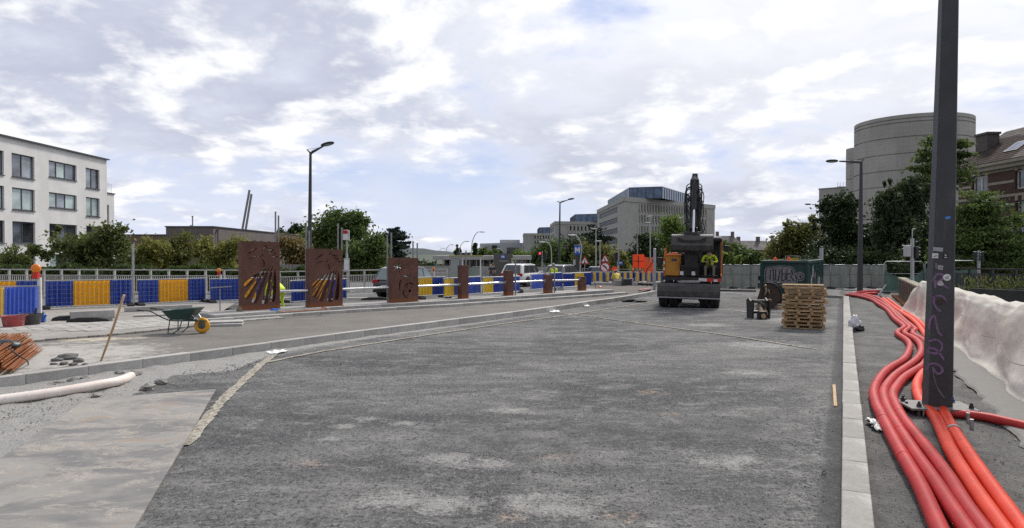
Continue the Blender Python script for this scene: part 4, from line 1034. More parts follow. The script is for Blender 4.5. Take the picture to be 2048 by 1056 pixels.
tree('broadleaf_tree', 'light green round tree left of the excavator arm', 112, 1345, 550, [(1345, 470, 36, 28), (1350, 448, 24, 18), (1330, 495, 38, 28), (1360, 510, 40, 40), (1320, 525, 30, 25)], 'light', 9000, .28, None, trunk=.35, clumps=130)
tree('bush', 'green bushes right of the excavator cab', 74, 1480, 560, [(1480, 515, 36, 22), (1455, 505, 24, 18), (1510, 522, 26, 16), (1450, 530, 30, 20)], 'mid', 6500, .2, None, trunk=.15, clumps=100, cat='bush')
tree('bush', 'light green bush above the tarpaulin fence beside the cab', 66, 1442, 560, [(1442, 522, 24, 18), (1462, 518, 18, 14)], 'light', 2600, .18, None, trunk=.1, clumps=50, cat='bush')
RT = 'dark trees along the right side'
tree('broadleaf_tree', 'bushy green tree left of the second right street lamp', 66, 1590, 560, [(1590, 475, 34, 26), (1615, 465, 26, 24), (1570, 500, 34, 28), (1600, 520, 50, 30), (1580, 455, 12, 12), (1627, 445, 9, 13)], 'olive', 10500, .19, RT, trunk=.3, clumps=150, limbs=14)
tree('broadleaf_tree', 'tall dark tree standing between the two right street lamps', 58, 1680, 560, [(1680, 430, 34, 34), (1665, 405, 22, 18), (1700, 410, 20, 20), (1690, 470, 46, 40), (1670, 510, 56, 40), (1640, 440, 16, 24), (1720, 500, 40, 46)], 'dark', 14000, .17, RT, trunk=.35, clumps=200, limbs=16)
tree('willow_tree', 'drooping willow left of the big dark lamp post', 54, 1810, 560, [(1800, 400, 48, 34), (1830, 380, 40, 26), (1775, 400, 24, 40), (1795, 455, 50, 44), (1845, 440, 40, 50), (1790, 505, 46, 40), (1770, 362, 16, 8)], 'willow', 16000, .13, RT, trunk=.4, clumps=230, limbs=20, style='weep', spread=.16)
tree('acacia_tree', 'feathery tall tree reaching up in front of the round tower', 57, 1880, 560, [(1860, 285, 18, 16), (1850, 310, 22, 14), (1900, 290, 26, 14), (1925, 285, 18, 10), (1845, 335, 20, 12), (1910, 310, 24, 14), (1900, 350, 28, 30), (1870, 360, 36, 30)], 'mid', 6500, .17, RT, trunk=.22, clumps=100, limbs=24, style='flat', spread=.3)
tree('yew_tree', 'bright tipped green tree in front of the brick house', 38, 1965, 560, [(1950, 400, 34, 28), (1990, 430, 46, 26), (2030, 445, 40, 22), (1935, 430, 34, 30), (1965, 470, 60, 36), (2040, 490, 50, 36), (1930, 510, 60, 36), (1990, 520, 70, 30)], 'mid', 17000, .11, RT, trunk=.25, clumps=230, limbs=18, style='flat', spread=.2)
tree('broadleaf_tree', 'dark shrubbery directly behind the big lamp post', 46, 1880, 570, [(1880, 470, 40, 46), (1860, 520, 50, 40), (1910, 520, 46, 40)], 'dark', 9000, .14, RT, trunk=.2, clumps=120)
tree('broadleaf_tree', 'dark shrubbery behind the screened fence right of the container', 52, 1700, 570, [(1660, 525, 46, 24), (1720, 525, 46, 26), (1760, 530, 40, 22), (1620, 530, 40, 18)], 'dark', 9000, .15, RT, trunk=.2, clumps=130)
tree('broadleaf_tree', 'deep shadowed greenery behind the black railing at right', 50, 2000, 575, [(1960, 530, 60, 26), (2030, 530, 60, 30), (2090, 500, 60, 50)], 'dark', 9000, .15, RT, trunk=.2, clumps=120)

# clipped hedge behind the white railing
hd = thing('hedge', 'long dark green hedge behind the white railing', 'hedge', (AT(230, 540, 40).x, 40, 0))
x0, x1 = AT(-120, 540, 40).x, AT(620, 540, 40).x; n = 16000
q = rng.random((n, 3)); hx = hd.location.x
pos = np.stack([x0 - hx + q[:, 0] * (x1 - x0), (q[:, 1] - .5) * 1.1, 0.2 + q[:, 2] ** .7 * 1.25], 1)
pos[:, 2] += .12 * np.sin(pos[:, 0] * 1.7) + .08 * np.sin(pos[:, 0] * 4.1); leaves('foliage', pos, .13, LF['hedge'], hd)
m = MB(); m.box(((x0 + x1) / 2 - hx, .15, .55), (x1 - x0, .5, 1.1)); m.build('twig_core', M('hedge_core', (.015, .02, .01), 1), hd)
# weeds by the black railing
wd = []
for i in range(60):
    p = AT(random.uniform(1925, 2060), 574, 24); 
    for j in range(6): wd.append((p.x + random.gauss(0, .05), p.y + random.gauss(0, .1), p.z - .05 + random.random() * random.uniform(.2, .5)))
w = leaves('weed_patch', np.array(wd), .035, LF['grassy'], None, 4.0, -1.0, kind='stuff'); w['label'] = 'tall yellow green weeds growing along the black railing'
# ------------------------------------------------------------------ rusty cut-out panels, pillars and handrails
def rust_mat(name, lo, hi):
    t = NT(name); n = t.noise(2.2, 8, 0.68, 0.4); f = t.noise(26, 4, 0.7); st = t.noise(2.5, 5, .6, 0, t.vec((2.5, 2.5, .35)))
    c = t.mix(t.mapr(n, 0.3, 0.7), lo, hi); c = t.mix(t.math('MULTIPLY', t.mapr(st, 0.5, 0.75), 0.5), c, (0.20, 0.085, 0.05)); c = t.mix(t.math('MULTIPLY', t.mapr(f, 0.6, 0.45), 0.35), c, tuple(x * .5 for x in lo))
    x = t.n('ShaderNodeSeparateXYZ'); t.l(t.tc.outputs['Object'], x.inputs[0])
    lowz = t.math('MULTIPLY', t.mapr(t.math('ADD', x.outputs[2], t.math('MULTIPLY', n, .16)), 0.30, 0.12), 0.75)
    c = t.mix(lowz, c, (0.27, 0.10, 0.042)); t.bump(f, 0.3, .01); return t.done(c, 0.8, 0.1, 0.3)
RUST = rust_mat('weathering_steel', (0.110, 0.054, 0.041), (0.185, 0.090, 0.066))
def smooth2(pts, n=4):
    P = catmull([Vector((x, y, 0)) for x, y in pts], 0.02) if n else [Vector((x, y, 0)) for x, y in pts]
    return [(p.x, p.y) for p in P]
def cut_panel(name, mat, parent, outline, holes, thick):
    """plate with real cut-outs: a filled 2-D curve with holes, given thickness"""
    cu = bpy.data.curves.new(name, 'CURVE'); cu.dimensions = '2D'; cu.fill_mode = 'BOTH'; cu.extrude = thick / 2
    for poly in [outline] + holes:
        sp = cu.splines.new('POLY'); sp.points.add(len(poly) - 1); sp.use_cyclic_u = True
        for p, (x, y) in zip(sp.points, poly): p.co = (x, y, 0, 1)
    tmp = bpy.data.objects.new('tmp', cu); COL.objects.link(tmp)
    me = bpy.data.meshes.new_from_object(tmp.evaluated_get(bpy.context.evaluated_depsgraph_get())); bpy.data.objects.remove(tmp)
    me.transform(Matrix(((1, 0, 0, 0), (0, 0, -1, 0), (0, 1, 0, 0), (0, 0, 0, 1)))); me.transform(Matrix.Translation((0, thick / 2, 0)))
    me.materials.clear(); me.materials.append(mat); me.name = name; return link(name, me, parent)
def blade(p, q, w0, w1, bend=0.0, n=8):
    """long leaf-shaped slot from p (thin) to q (rounded)"""
    p = Vector((*p, 0)); q = Vector((*q, 0)); d = (q - p); nn = perp(d); L = []; R = []
    for i in range(n + 1):
        t = i / n; c = p.lerp(q, t) + nn * bend * sin(pi * t); w = w0 + (w1 - w0) * (t ** .8); w *= (1 if t < .92 else .75)
        L.append((c.x + nn.x * w / 2, c.y + nn.y * w / 2)); R.append((c.x - nn.x * w / 2, c.y - nn.y * w / 2))
    return L + R[::-1]
def stroke(pts, ws): # ribbon of varying width through points
    P = catmull([Vector((x, y, 0)) for x, y in pts], 0.04); n = len(P); L = []; R = []
    for i, p in enumerate(P):
        d = P[min(i + 1, n - 1)] - P[max(i - 1, 0)]; nn = perp(d); w = float(np.interp(i / (n - 1), np.linspace(0, 1, len(ws)), ws))
        L.append((p.x + nn.x * w / 2, p.y + nn.y * w / 2)); R.append((p.x - nn.x * w / 2, p.y - nn.y * w / 2))
    return L + R[::-1]
def shell_and_horse(W, H, kw=1.5):
    # fractions of panel width/height, y up
    f = lambda x, y: (x * W, y * H)
    hs = []
    for (sx, sy, qx, qy, w, bd) in ((.64, .595, .10, .345, .098, .02), (.70, .62, .13, .175, .108, .012), (.755, .635, .32, .10, .108, .006), (.81, .63, .59, .08, .118, -.004), (.875, .60, .80, .105, .10, -.02)):
        hs.append(blade(f(sx, sy), f(qx, qy), 0.016, w * W * kw, -bd * W))
    # horse head: forelock, cheek line, muzzle, neck, mane
    hs.append(stroke([f(.17, .80), f(.28, .855), f(.42, .90)], [.02, .045, .07, .02])); hs.append(stroke([f(.58, .885), f(.63, .935), f(.66, .90), f(.62, .89)], [.03, .05, .02]))
    hs.append(stroke([f(.20, .745), f(.35, .775), f(.44, .775)], [.02, .04, .02])); hs.append(stroke([f(.48, .775), f(.55, .79), f(.57, .82)], [.02, .04, .016]))
    hs.append(stroke([f(.54, .735), f(.59, .69), f(.585, .62)], [.015, .05, .015]))
    for i, (x0, y0) in enumerate(((.70, .885), (.74, .835), (.80, .785))): hs.append(stroke([f(x0, y0), f(x0 + .08, y0 - .015), f(x0 + .17, y0 - .012)], [.065, .05, .015]))
    return hs
def sun_and_wheel(W, H, kw=1):
    f = lambda x, y: (x * W, y * H); hs = []
    cx_, cy_ = .285, .80
    hs.append([f(cx_ + .095 * cos(t), cy_ + .066 * sin(t)) for t in np.linspace(0, 2 * pi, 20, endpoint=False)])
    for k in range(11):
        a = 2 * pi * k / 11 + .3; r0, r1 = (.125, .20) if k % 2 else (.125, .235)
        p = f(cx_ + r1 * cos(a), cy_ + r1 * .7 * sin(a)); q = f(cx_ + r0 * cos(a), cy_ + r0 * .7 * sin(a)); hs.append(blade(p, q, .012, .045, .006, 4))
    hs.append(stroke([f(.34, .565), f(.44, .585), f(.60, .58), f(.80, .545), f(.93, .535)], [.03, .05, .045, .03, .008]))
    hs.append(stroke([f(.345, .50), f(.305, .40), f(.31, .24)], [.055, .05, .02]))
    wx, wy, rx = .68, .245, .245
    hs.append(stroke([f(wx + rx * cos(a), wy + rx * .69 * sin(a)) for a in np.linspace(.9, 2.6, 9)], [.02, .05, .05, .02])); hs.append(stroke([f(wx + rx * cos(a), wy + rx * .69 * sin(a)) for a in np.linspace(2.85, 4.4, 9)], [.02, .05, .05, .02]))
    hs.append([f(wx + .05 * cos(t), wy + .035 * sin(t)) for t in np.linspace(0, 2 * pi, 14, endpoint=False)])
    for a in (1.1, 2.2, 3.1, 4.2): hs.append(stroke([f(wx + .10 * cos(a), wy + .07 * sin(a)), f(wx + .19 * cos(a), wy + .132 * sin(a))], [.02, .03, .02]))
    return hs
ZP = 0.35
PANELS = []
def rusty_panel(pbl, pbr, h, design, label):
    a, b = G(*pbl, ZP), G(*pbr, ZP); d = b - a; W = d.length; root = thing('rusty_steel_panel', label, 'panel', a, atan2(d.y, d.x), 'rusty cut out steel panels')
    holes = design(W, h)
    ox, oz = 0, 0.02
    out = [(0, .02), (W, .02), (W, h - .03), (0, h)]
    cut_panel('cut_out_plate', RUST, root, out, holes, 0.012)
    o = cut_panel('back_plate', RUST, root, [(.012, .02), (W - .012, .02), (W - .012, h - .04), (.012, h - .012)], design(W, h, 1.2), 0.012); o.location = (0, .25, 0)
    for x, hh in ((.006, h - .012), (W - .006, h - .035)):
        m = MB(); m.box((x, .13, hh / 2 + .01), (.012, .235, hh - .02)); m.build('side_plate', RUST, root)
    m = MB(); m.box((W / 2, .13, 0.008), (W + .06, .34, .016)); m.build('base_plate', RUST, root)
    PANELS.append((a, b)); return root
rusty_panel((482, 621), (560, 617), 2.30, shell_and_horse, 'tallest rusty steel panel with shell and horse cut-outs, leftmost')
rusty_panel((619, 615), (685.5, 611), 2.06, shell_and_horse, 'middle rusty steel panel with shell and clear horse head cut-outs')
rusty_panel((782.7, 605.4), (836.5, 602.7), 1.73, sun_and_wheel, 'rusty steel panel with sun and wheel cut-outs')
def rusty_pillar(px0, px1, pyb, h, label):
    c = G((px0 + px1) / 2, pyb, ZP); root = thing('rusty_steel_pillar', label, 'pillar', c, radians(43), 'rusty steel pillars descending in height')
    m = MB(); m.box((0, 0.14, h / 2 + .01), (0.38, 0.27, h)); m.build('column', RUST, root, bevel=.006)
    m = MB(); m.box((0, .14, 0.006), (.52, .40, .012)); m.build('base_plate', RUST, root)
    m = MB(); m.cyl((-.19, .13, .58 if h > .65 else .52), (-.225, .13, .58 if h > .65 else .52), .085, n=14); m.build('rail_flange', STEELD, root); return c
pil = [rusty_pillar(918, 943, 597, 1.38, 'tallest plain rusty pillar right of the sun panel'), rusty_pillar(1010, 1032, 591, 1.1, 'second rusty pillar in front of the white car'),
       rusty_pillar(1089, 1111, 586, .85, 'third rusty pillar in front of the grey car'), rusty_pillar(1158, 1178, 581, .69, 'lowest rusty pillar at the far end of the handrail')]
ends = []
ax45 = Vector((cos(radians(43)), sin(radians(43)), 0)); bk = Vector((-ax45.y, ax45.x, 0)) * .13
L_, R_ = [], []
for a, b in PANELS: L_.append(a + bk); R_.append(b + bk)
for c in pil: L_.append(c - ax45 * .19 + bk); R_.append(c + ax45 * .19 + bk)
RL = ['first handrail tube from the left, between the two horse panels', 'second handrail tube, leading from the second horse panel to the sun panel', 'third handrail tube from the sun panel to the tallest pillar', 'fourth handrail tube between the tallest and second pillar', 'fifth handrail tube in front of the cars', 'sixth handrail tube ending at the lowest pillar']
for i in range(6):
    p, q = R_[i] + Vector((0, 0, .585)), L_[i + 1] + Vector((0, 0, .585 if i < 5 else .53)); m = MB(); m.cyl(p, q, .042, n=14)
    o = m.build('handrail_tube', STAINLESS, auto=40); tag(o, RL[i], 'handrail', 'stainless handrail tubes between the rusty panels')
# galvanised rod pairs rising behind the panels
def rod(p, top, label): 
    m = MB(); m.cyl(p, top, .03, n=8); o = m.build('steel_rod', STEELD, auto=40); tag(o, label, 'rod', 'upright galvanised rods behind the panels')
RODS = [((551, 600), (551, 423), 'left rod at the right end of the first'), ((557, 600), (557, 431), 'right rod at the right end of the first'),
        ((612, 600), (612, 453), 'left rod at the left end of the second'), ((618.5, 600), (618.5, 461), 'right rod at the left end of the second'), ((676, 598), (676, 447), 'left rod at the right end of the second'), ((683.5, 598), (683.5, 455), 'right rod at the right end of the second'),
        ((775, 595), (774.5, 470), 'left rod at the left end of the sun'), ((783, 595), (782.5, 465), 'right rod at the left end of the sun'), ((826.5, 593), (826, 482), 'left rod at the right end of the sun'), ((835, 593), (834.5, 486), 'right rod at the right end of the sun'),
        ((922, 590), (922, 505), 'left rod above the tallest'), ((932, 590), (932, 501), 'right rod above the tallest'), ((1013, 586), (1013, 538), 'left rod above the second'), ((1031, 586), (1031, 519), 'right rod above the second'),
        ((1090, 582), (1090, 530), 'left rod above the third'), ((1100, 582), (1100, 532), 'middle rod above the third'), ((1109, 582), (1109, 535), 'right rod above the third')]
for b, t, n in RODS:
    PE = [(482, PANELS[0][0]), (560, PANELS[0][1]), (619, PANELS[1][0]), (685, PANELS[1][1]), (782, PANELS[2][0]), (836, PANELS[2][1]), (930, pil[0]), (1021, pil[1]), (1100, pil[2])]
    d0 = min(PE, key=lambda q: abs(q[0] - b[0]))[1].y + (.5 if b[0] < 860 else .35); bot = AT(b[0], b[1], d0); bot.z = ZP; top = AT(t[0], t[1], d0)
    rod(bot, top, '%s rusty %s' % (n, 'panel' if b[0] < 860 else 'pillar'))

for b, t, n in (((483, 468), (499, 380), 'longer leaning grey flue pipe rising from the flat roof above the first panel'), ((490, 468), (503, 388), 'shorter leaning grey flue pipe beside the longer one above the first panel')):
    m = MB(); m.cyl(AT(*b, 88), AT(*t, 88), .14, n=10); tag(m.build('flue_pipe', STEELD, auto=40), n, 'pipe', 'leaning flue pipes on the flat roof')
# ------------------------------------------------------------------ barricades
BLUEP = M('blue_plastic', (0.022, 0.060, 0.33), 0.4, 0, 0.25, 3, 0.05, dirt=((0.10, 0.12, 0.20), 0.35)); BLUEL = M('sunbleached_blue_plastic', (0.08, 0.15, 0.60), 0.35, 0, .15, 3, .05)
YELP = M('yellow_plastic', (0.86, 0.43, 0.014), 0.45, 0, 0.1, 3, 0.05, dirt=((0.45, 0.25, 0.05), 0.35)); YELL = M('pale_yellow_plastic', (0.85, 0.58, 0.14), .4, 0, .1, 3, .05); YELD = M('dull_yellow_plastic', (0.72, 0.48, 0.04), .5, 0, .12, 3, .05, dirt=((.3, .22, .06), .4))
CREAM = M('cream_plastic', (.6, .55, .42), .5, 0, .1, 3, .05)
SH = {'b': BLUEP, 'y': YELP, 'B': BLUEL, 'Y': YELL, 'd': YELD, 'c': CREAM, 'w': WHITE}
def barricade(pa, pb, h, sheets, label, z=0.2, wires=True, ridges=6, lean=0.0, frame=True, feet=True, fz=0.06, pitch_=0.0, group='blue and yellow roadworks barricades'):
    a = G(*pa, z) if z is not None else GT(*pa); b = G(*pb, z) if z is not None else GT(*pb); d = b - a; W = d.length; a.z = (a.z + b.z) / 2
    root = thing('barricade', label, 'barricade', a, atan2(d.y, d.x), group); root.rotation_euler[0] = lean
    u = 0.03
    tot = sum(w for _, w in sheets); us = W - .06
    for k, w in sheets:
        w = w / tot * us; n = max(2, int(round(ridges * w / .9))) if ridges else 1; m = MB(); N = n * 6; V = []
        for i in range(N + 1):
            t = i / N; ph = (t * n) % 1.0; off = 0.0 if ph < .12 or ph > .88 else (.06 if .3 < ph < .7 else .06 * (min(ph, 1 - ph) - .12) / .18)
            if not ridges: off = 0
            for zz in (fz + .03, h - .03): V.append((u + t * w, -off + .0, zz))
        F = [(2 * i, 2 * i + 2, 2 * i + 3, 2 * i + 1) for i in range(N)]
        if k != '-': m.add(V, F); o = m.build('corrugated_sheet', SH[k], root)
        u += w
    if frame:
        m = MB(); r = .021
        m.tube([(0, .03, fz), (0, .03, h), (W, .03, h), (W, .03, fz)], r, 8, closed=True); m.build('frame', STEEL, root)
    if wires:
        m = MB(); nx = max(3, int(W / .19)); nz = 6
        for i in range(1, nx): m.box((W * i / nx, -.07, (h + fz) / 2), (.0045, .0045, h - fz))
        for j in range(1, nz): m.box((W / 2, -.076, fz + (h - fz) * j / nz), (W, .0045, .0045))
        m.build('wire_grid', STEEL, root, kind='stuff')
    if feet:
        for x in (.06, W - .06):
            m = MB(); m.prism([(-.36, 0), (.36, 0), (.33, .08), (.16, .13), (-.16, .13), (-.33, .08)], .24, Matrix.Translation((x, 0, 0)) @ Matrix.Rotation(pi / 2, 4, 'Z') @ Matrix.Translation((0, -.12, 0))); m.build('rubber_foot', RUBBER, root, bevel=.012)
            q = MB(); q.cyl((x, .03, .1), (x, .03, fz), .018, n=6); q.build('foot_peg', STEEL, root) if fz > .1 else None
    return root
barricade((89, 618), (265, 611.5), 1.03, [('b', .31), ('y', .43), ('b', .26)], 'meshed barricade with blue, yellow and blue sheets behind the buckets')
barricade((275, 611), (412, 604), 1.0, [('b', .29), ('y', .44), ('b', .27)], 'meshed barricade with blue yellow blue sheets right of the thin grey pole')
barricade((419, 605.5), (535, 600), .98, [('b', .52), ('y', .30), ('b', .2)], 'meshed barricade half hidden behind the tallest rusty panel')
barricade((-95, 624), (80, 619), 1.06, [('b', .45), ('y', .30), ('b', .28)], 'meshed barricade at the left edge behind the leaning sheets')
barricade((-80, 636), (77, 631), .97, [('b', .3), ('Y', .26), ('B', .45)], 'unmeshed barricade with pale yellow and bright blue sheets behind the red bucket', wires=False, ridges=8, lean=-.1, frame=True, feet=False, fz=.02)
barricade((581, 610), (694, 602), .88, [('b', .34), ('y', .30), ('b', .36)], 'blue and yellow barricade behind the middle rusty panel', z=.36, wires=False, feet=False, fz=.1)
barricade((836, 598), (892, 595), .88, [('d', .50), ('b', .5)], 'yellow and blue barricade right of the sun panel', z=.36, wires=False, feet=True, fz=.12, ridges=7)
barricade((888, 598), (962, 590), .84, [('d', .25), ('b', .75)], 'mostly dark blue barricade behind the tallest pillar', z=.36, wires=False, feet=False, fz=.08, ridges=0)
barricade((966, 591), (1040, 586), .80, [('d', .26), ('b', .30), ('d', .2), ('b', .24)], 'yellow and blue striped barricade left of the second pillar', z=.36, wires=False, feet=False, fz=.08, ridges=0)
barricade((1062, 583), (1124, 577), .85, [('B', .45), ('c', .12), ('b', .43)], 'bright blue barricade with a cream strip behind the third pillar', z=.36, wires=False, feet=False, fz=.08)
barricade((1126, 577), (1182, 573), .80, [('b', .38), ('d', .34), ('b', .28)], 'blue and yellow barricade behind the lowest pillar', z=.36, wires=False, feet=False, fz=.06, ridges=9)
far_l = ['striped barricade at the left end of the far row', 'striped barricade in the far row left of the crouching worker', 'striped barricade right behind the crouching worker', 'striped barricade in the far row below the orange signs', 'striped barricade at the right end of the far row']
xs = [1181, 1212, 1243, 1272, 1301, 1328]
for i in range(5): barricade((xs[i], 566), (xs[i + 1] - 1, 566), .82, [('d', .2), ('b', .22), ('d', .22), ('b', .22), ('d', .14)] if i % 2 else [('b', .14), ('d', .22), ('b', .22), ('d', .22), ('b', .2)], far_l[i], z=0.0, wires=False, feet=True, fz=.1, ridges=0)

# ------------------------------------------------------------------ warning lamps
ORANGE = M('orange_plastic', (0.80, 0.22, 0.015), 0.3, 0, 0.12, 6, 0.05); FLUO = M('fluorescent_orange', (0.9, 0.10, 0.02), .5, 0, .05, 4, 0); LIME = M('hi_vis_lime', (0.62, 0.80, 0.03), .7, 0, .12, 6, .2, 30)
def warning_lamp(px, pyl, pyb, r, label, z=0.2, post=True):
    b = G(px, pyb, z) if z is not None else GT(px, pyb); Y = b.y; zl = AT(px, pyl, Y).z - b.z; root = thing('warning_lamp', label, 'warning lamp', b, 0, 'orange flashing lamps on roadworks posts')
    m = MB(); M_ = Matrix.Rotation(pi / 2, 4, 'X'); m.lathe([(r * .5, -r * .5), (r * .9, -r * .35), (r, 0), (r * .9, r * .35), (r * .5, r * .5)], (0, 0, zl), 16, M_); m.build('lens', ORANGE, root, smooth=True)
    m = MB(); m.cyl((0, .01, zl - r * .9), (0, .01, zl - r * .55), r * .38, r * .5, 10); m.build('lamp_collar', DARKPAINT, root)
    m = MB(); m.box((0, 0, zl - r * 1.55), (r * 1.2, r * 1.1, r * 1.25)); m.build('battery_box', RED, root, bevel=.01)
    m = MB(); m.box((r * .6, .03, (zl - r * 1.9) / 2), (r * .7, .06, zl - r * 1.9)); m.build('beacon_post', WHITE, root)
    return root
warning_lamp(73, 537, 630, .155, 'large orange warning lamp above the buckets at left')
warning_lamp(438, 541, 601, .10, 'small orange warning lamp between the barricade and the first rusty panel', .1)
warning_lamp(867, 537, 575, .09, 'orange warning lamp left of the glass shelter', None)
warning_lamp(1054, 534, 562, .10, 'orange warning lamp above the white car', None)
warning_lamp(1069, 534, 562, .10, 'orange warning lamp between the white and the grey car', None)
warning_lamp(1266, 539, 566, .09, 'orange warning lamp under the left orange sign', 0.0)
warning_lamp(1280, 539, 566, .09, 'orange warning lamp under the middle of the orange signs', 0.0)
# thin grey pole between the barricades
b = G(267, 612, .2); m = MB(); m.cyl(b, AT(266, 489, b.y), .045, n=10); m.cyl(AT(266, 489, b.y), AT(266, 488, b.y), .05, n=10); tag(m.build('metal_pole', STEEL, auto=40), 'thin grey metal pole between two barricades at left', 'pole')

# ------------------------------------------------------------------ white railing at the left and centre
RAILM = M('weathered_white_railing', (0.46, 0.45, 0.42), 0.6, 0, 0.2, 3, 0.1, dirt=((0.28, 0.26, 0.22), 0.5))
def railing(label, pa, pb, Y0, Y1, h_top, posts, nbal, z0, mat=RAILM, rails=(1.0, .78, .1), post_r=.06):
    a, b = AT(pa, 540, Y0), AT(pb, 540, Y1); a.z = b.z = z0; d = b - a; W = d.length; root = thing('railing', label, 'railing', a, atan2(d.y, d.x))
    for f in rails: m = MB(); m.box((W / 2, 0, h_top * f), (W, .07 if f == rails[0] else .045, .06 if f == rails[0] else .045)); m.build('rail', mat, root)
    for i in range(posts + 1): m = MB(); m.box((W * i / posts, .07, h_top / 2 - .3), (post_r * 1.6, post_r * 1.6, h_top + .55)); m.build('post', mat, root)
    m = MB()
    for i in range(nbal):
        x = W * (i + .5) / nbal; m.box((x, 0, h_top * .44), (.028, .028, h_top * .68))
    m.build('baluster_row', mat, root, kind='stuff'); return root
railing('long white balustrade in front of the hedge at left', -120, 484, 37, 35, 1.35, 17, 150, .02)
railing('white railing seen between the rusty panels', 484, 790, 36, 42, 1.33, 9, 84, -.1)
railing('white railing right of the sun panel in front of the pavilion', 800, 895, 56, 60, 1.25, 3, 44, -.4)
railing('grey railing below the dark trees behind the metro sign', 1120, 1420, 74, 64, 1.2, 12, 110, -.6, STEELD)
railing('black steel railing with weeds at right', 1895, 2080, 27, 24, .75, 4, 60, .9, BLACK, (1.0, .06), .05)
m = MB(); a = AT(1895, 580, 26.6); b = AT(2085, 585, 23.6); d = b - a; ca = (a + b) / 2
m.box((ca.x, ca.y, .45), (d.length, .5, .95), (0, 0, atan2(d.y, d.x))); tag(m.build('concrete_beam', M('dark_stained_concrete', (0.05, 0.05, 0.048), .9, 0, .3, 2, .2)), 'dark stained concrete beam carrying the black railing', 'beam')
# timber fence behind
tf = thing('timber_fence', 'grey timber fence below the thin brownish tree', 'fence', AT(560, 540, 50)); tf.location.z = -.1
BOARD = M('grey_board', (.19, .185, .17), .9, 0, .25, 3, .2, rand=.25); b0 = None
W = AT(690, 540, 50).x - AT(560, 540, 50).x
for i in range(36):
    if b0 is None: m = MB(); m.box((0, 0, .75), (.12, .025, 1.5)); b0 = o = m.build('board', BOARD, tf)
    else: o = clone(b0, parent=tf)
    o.location = (W * i / 36, random.uniform(-.01, .01), random.uniform(-.02, .02))
m = MB(); m.box((W / 2, .04, .3), (W, .05, .09)); m.build('fence_rail', BOARD, tf)
# ------------------------------------------------------------------ street lamps
LAMPGLASS = glass('lamp_glass', (.25, .26, .26), .2, .2)
def street_lamp(label, px, Y, z_base, pytop, head, fork, r0=.13, mat=DARKPAINT, group='dark street lamps with oval heads', sticker=False):
    base = AT(px, 500, Y); top = AT(px + (3 if px < 700 else 2), pytop, Y); base.z = z_base
    root = thing('street_lamp', label, 'street lamp', base, 0, group); H = top - base; sc = Y / FPX
    m = MB(); m.tube([(0, 0, 0), (0, 0, .9), H * .5, H], [r0, r0 * .97, r0 * .78, r0 * .5], 12); m.build('pole', mat, root, auto=40)
    m = MB(); m.box((0, 0, .012), (r0 * 4, r0 * 4, .02)); m.build('foot_plate', STEELD, root)
    hp = AT(head[0], head[1], Y) - base; fp = AT(fork[0], fork[1], Y) - base
    m = MB(); m.tube([H + Vector((0, 0, -.05)), H.lerp(hp, .12), H.lerp(hp, .75)], [.055, .075, .04], 8); m.build('arm', mat, root, smooth=True)
    m = MB(); m.tube([H, fp], [.05, .025], 8); m.cyl(fp, H.lerp(hp, .55) + Vector((0, 0, .03)), .009, n=5); m.build('fork_strut', mat, root)
    d = (hp - H); d.normalize(); m = MB(); m.ball((0, 0, 0), (.36, .20, .075), 16, 8); h = m.build('lamp_head', mat, root, smooth=True, loc=hp); ang = math.asin(max(-1, min(1, d.z))) * .5
    h.rotation_euler = (-.25, -ang if d.x > 0 else ang, 0)
    m = MB(); m.ball((0, 0, -.035), (.25, .14, .05), 14, 6); m.build('lamp_glass', LAMPGLASS, h, smooth=True)
    return root
street_lamp('tall dark street lamp rising behind the middle rusty panel', 618, 34.8, 0, 306, (655, 288), (614, 299))
street_lamp('tall dark street lamp in the middle, left of the office blocks', 1118, 69.6, -.6, 405, (1142, 398), (1114, 402.5))
street_lamp('tall dark street lamp standing beside the red pipes at right', 1720.5, 38.9, 0, 324, (1664, 322), (1728, 318.5), .155)
street_lamp('second right street lamp in front of the dark tree', 1646, 74.8, -.7, 411, (1616, 408.5), (1651, 407))
street_lamp('farthest right street lamp, left of the dark trees', 1563, 150, -.9, 468, (1543, 467), (1566, 466))
PALE = M('pale_grey_pole', (0.42, 0.43, 0.40), .5, .2, .15, 5, .05)
def swan_lamp(label, pts, pyb, Y, r=.07, head=True, group='pale swan neck street lamps'):
    base = AT(pts[0][0], pyb, Y); root = thing('street_lamp', label, 'street lamp', base, 0, group)
    P = [Vector((0, 0, -.3))] + [AT(x, y, Y) - base for x, y in pts[1:]]; P = catmull(P, .5) if len(P) > 2 else P; n = len(P)
    m = MB(); m.tube(P, [r * (1 - .5 * i / (n - 1)) for i in range(n)], 8); m.build('pole', PALE, root, smooth=True)
    d = P[-1] - P[-2]; s = 1 if d.x > 0 else -1
    m = MB(); m.ball(P[-1] + Vector((s * .3, 0, -.02)), (.42, .16, .09), 10, 6); m.build('lamp_head', M('pale_lamp_head', (.55, .55, .54), .5), root, smooth=True); return root
swan_lamp('pale curved street lamp right of the metro sign', [(1160.5, 545), (1161, 520), (1163, 495), (1158, 477), (1150, 470)], 548, 66, .085)
swan_lamp('pale curved street lamp right of the red traffic light', [(1102.5, 535), (1103, 508), (1101, 492), (1095, 485), (1089, 484)], 548, 82, .08)
swan_lamp('tall pale curved street lamp behind the shelter', [(943, 545), (943, 505), (945, 482), (953, 466), (960, 463.5)], 548, 90, .09)
swan_lamp('pale curved street lamp left of the shelter roof', [(918, 545), (918, 508), (921, 492), (927, 484), (931, 482.5)], 545, 115, .09)
swan_lamp('small pale curved street lamp far away above the pavilion', [(892, 540), (892, 508), (894, 496), (899, 490), (902, 489.3)], 540, 150, .1)
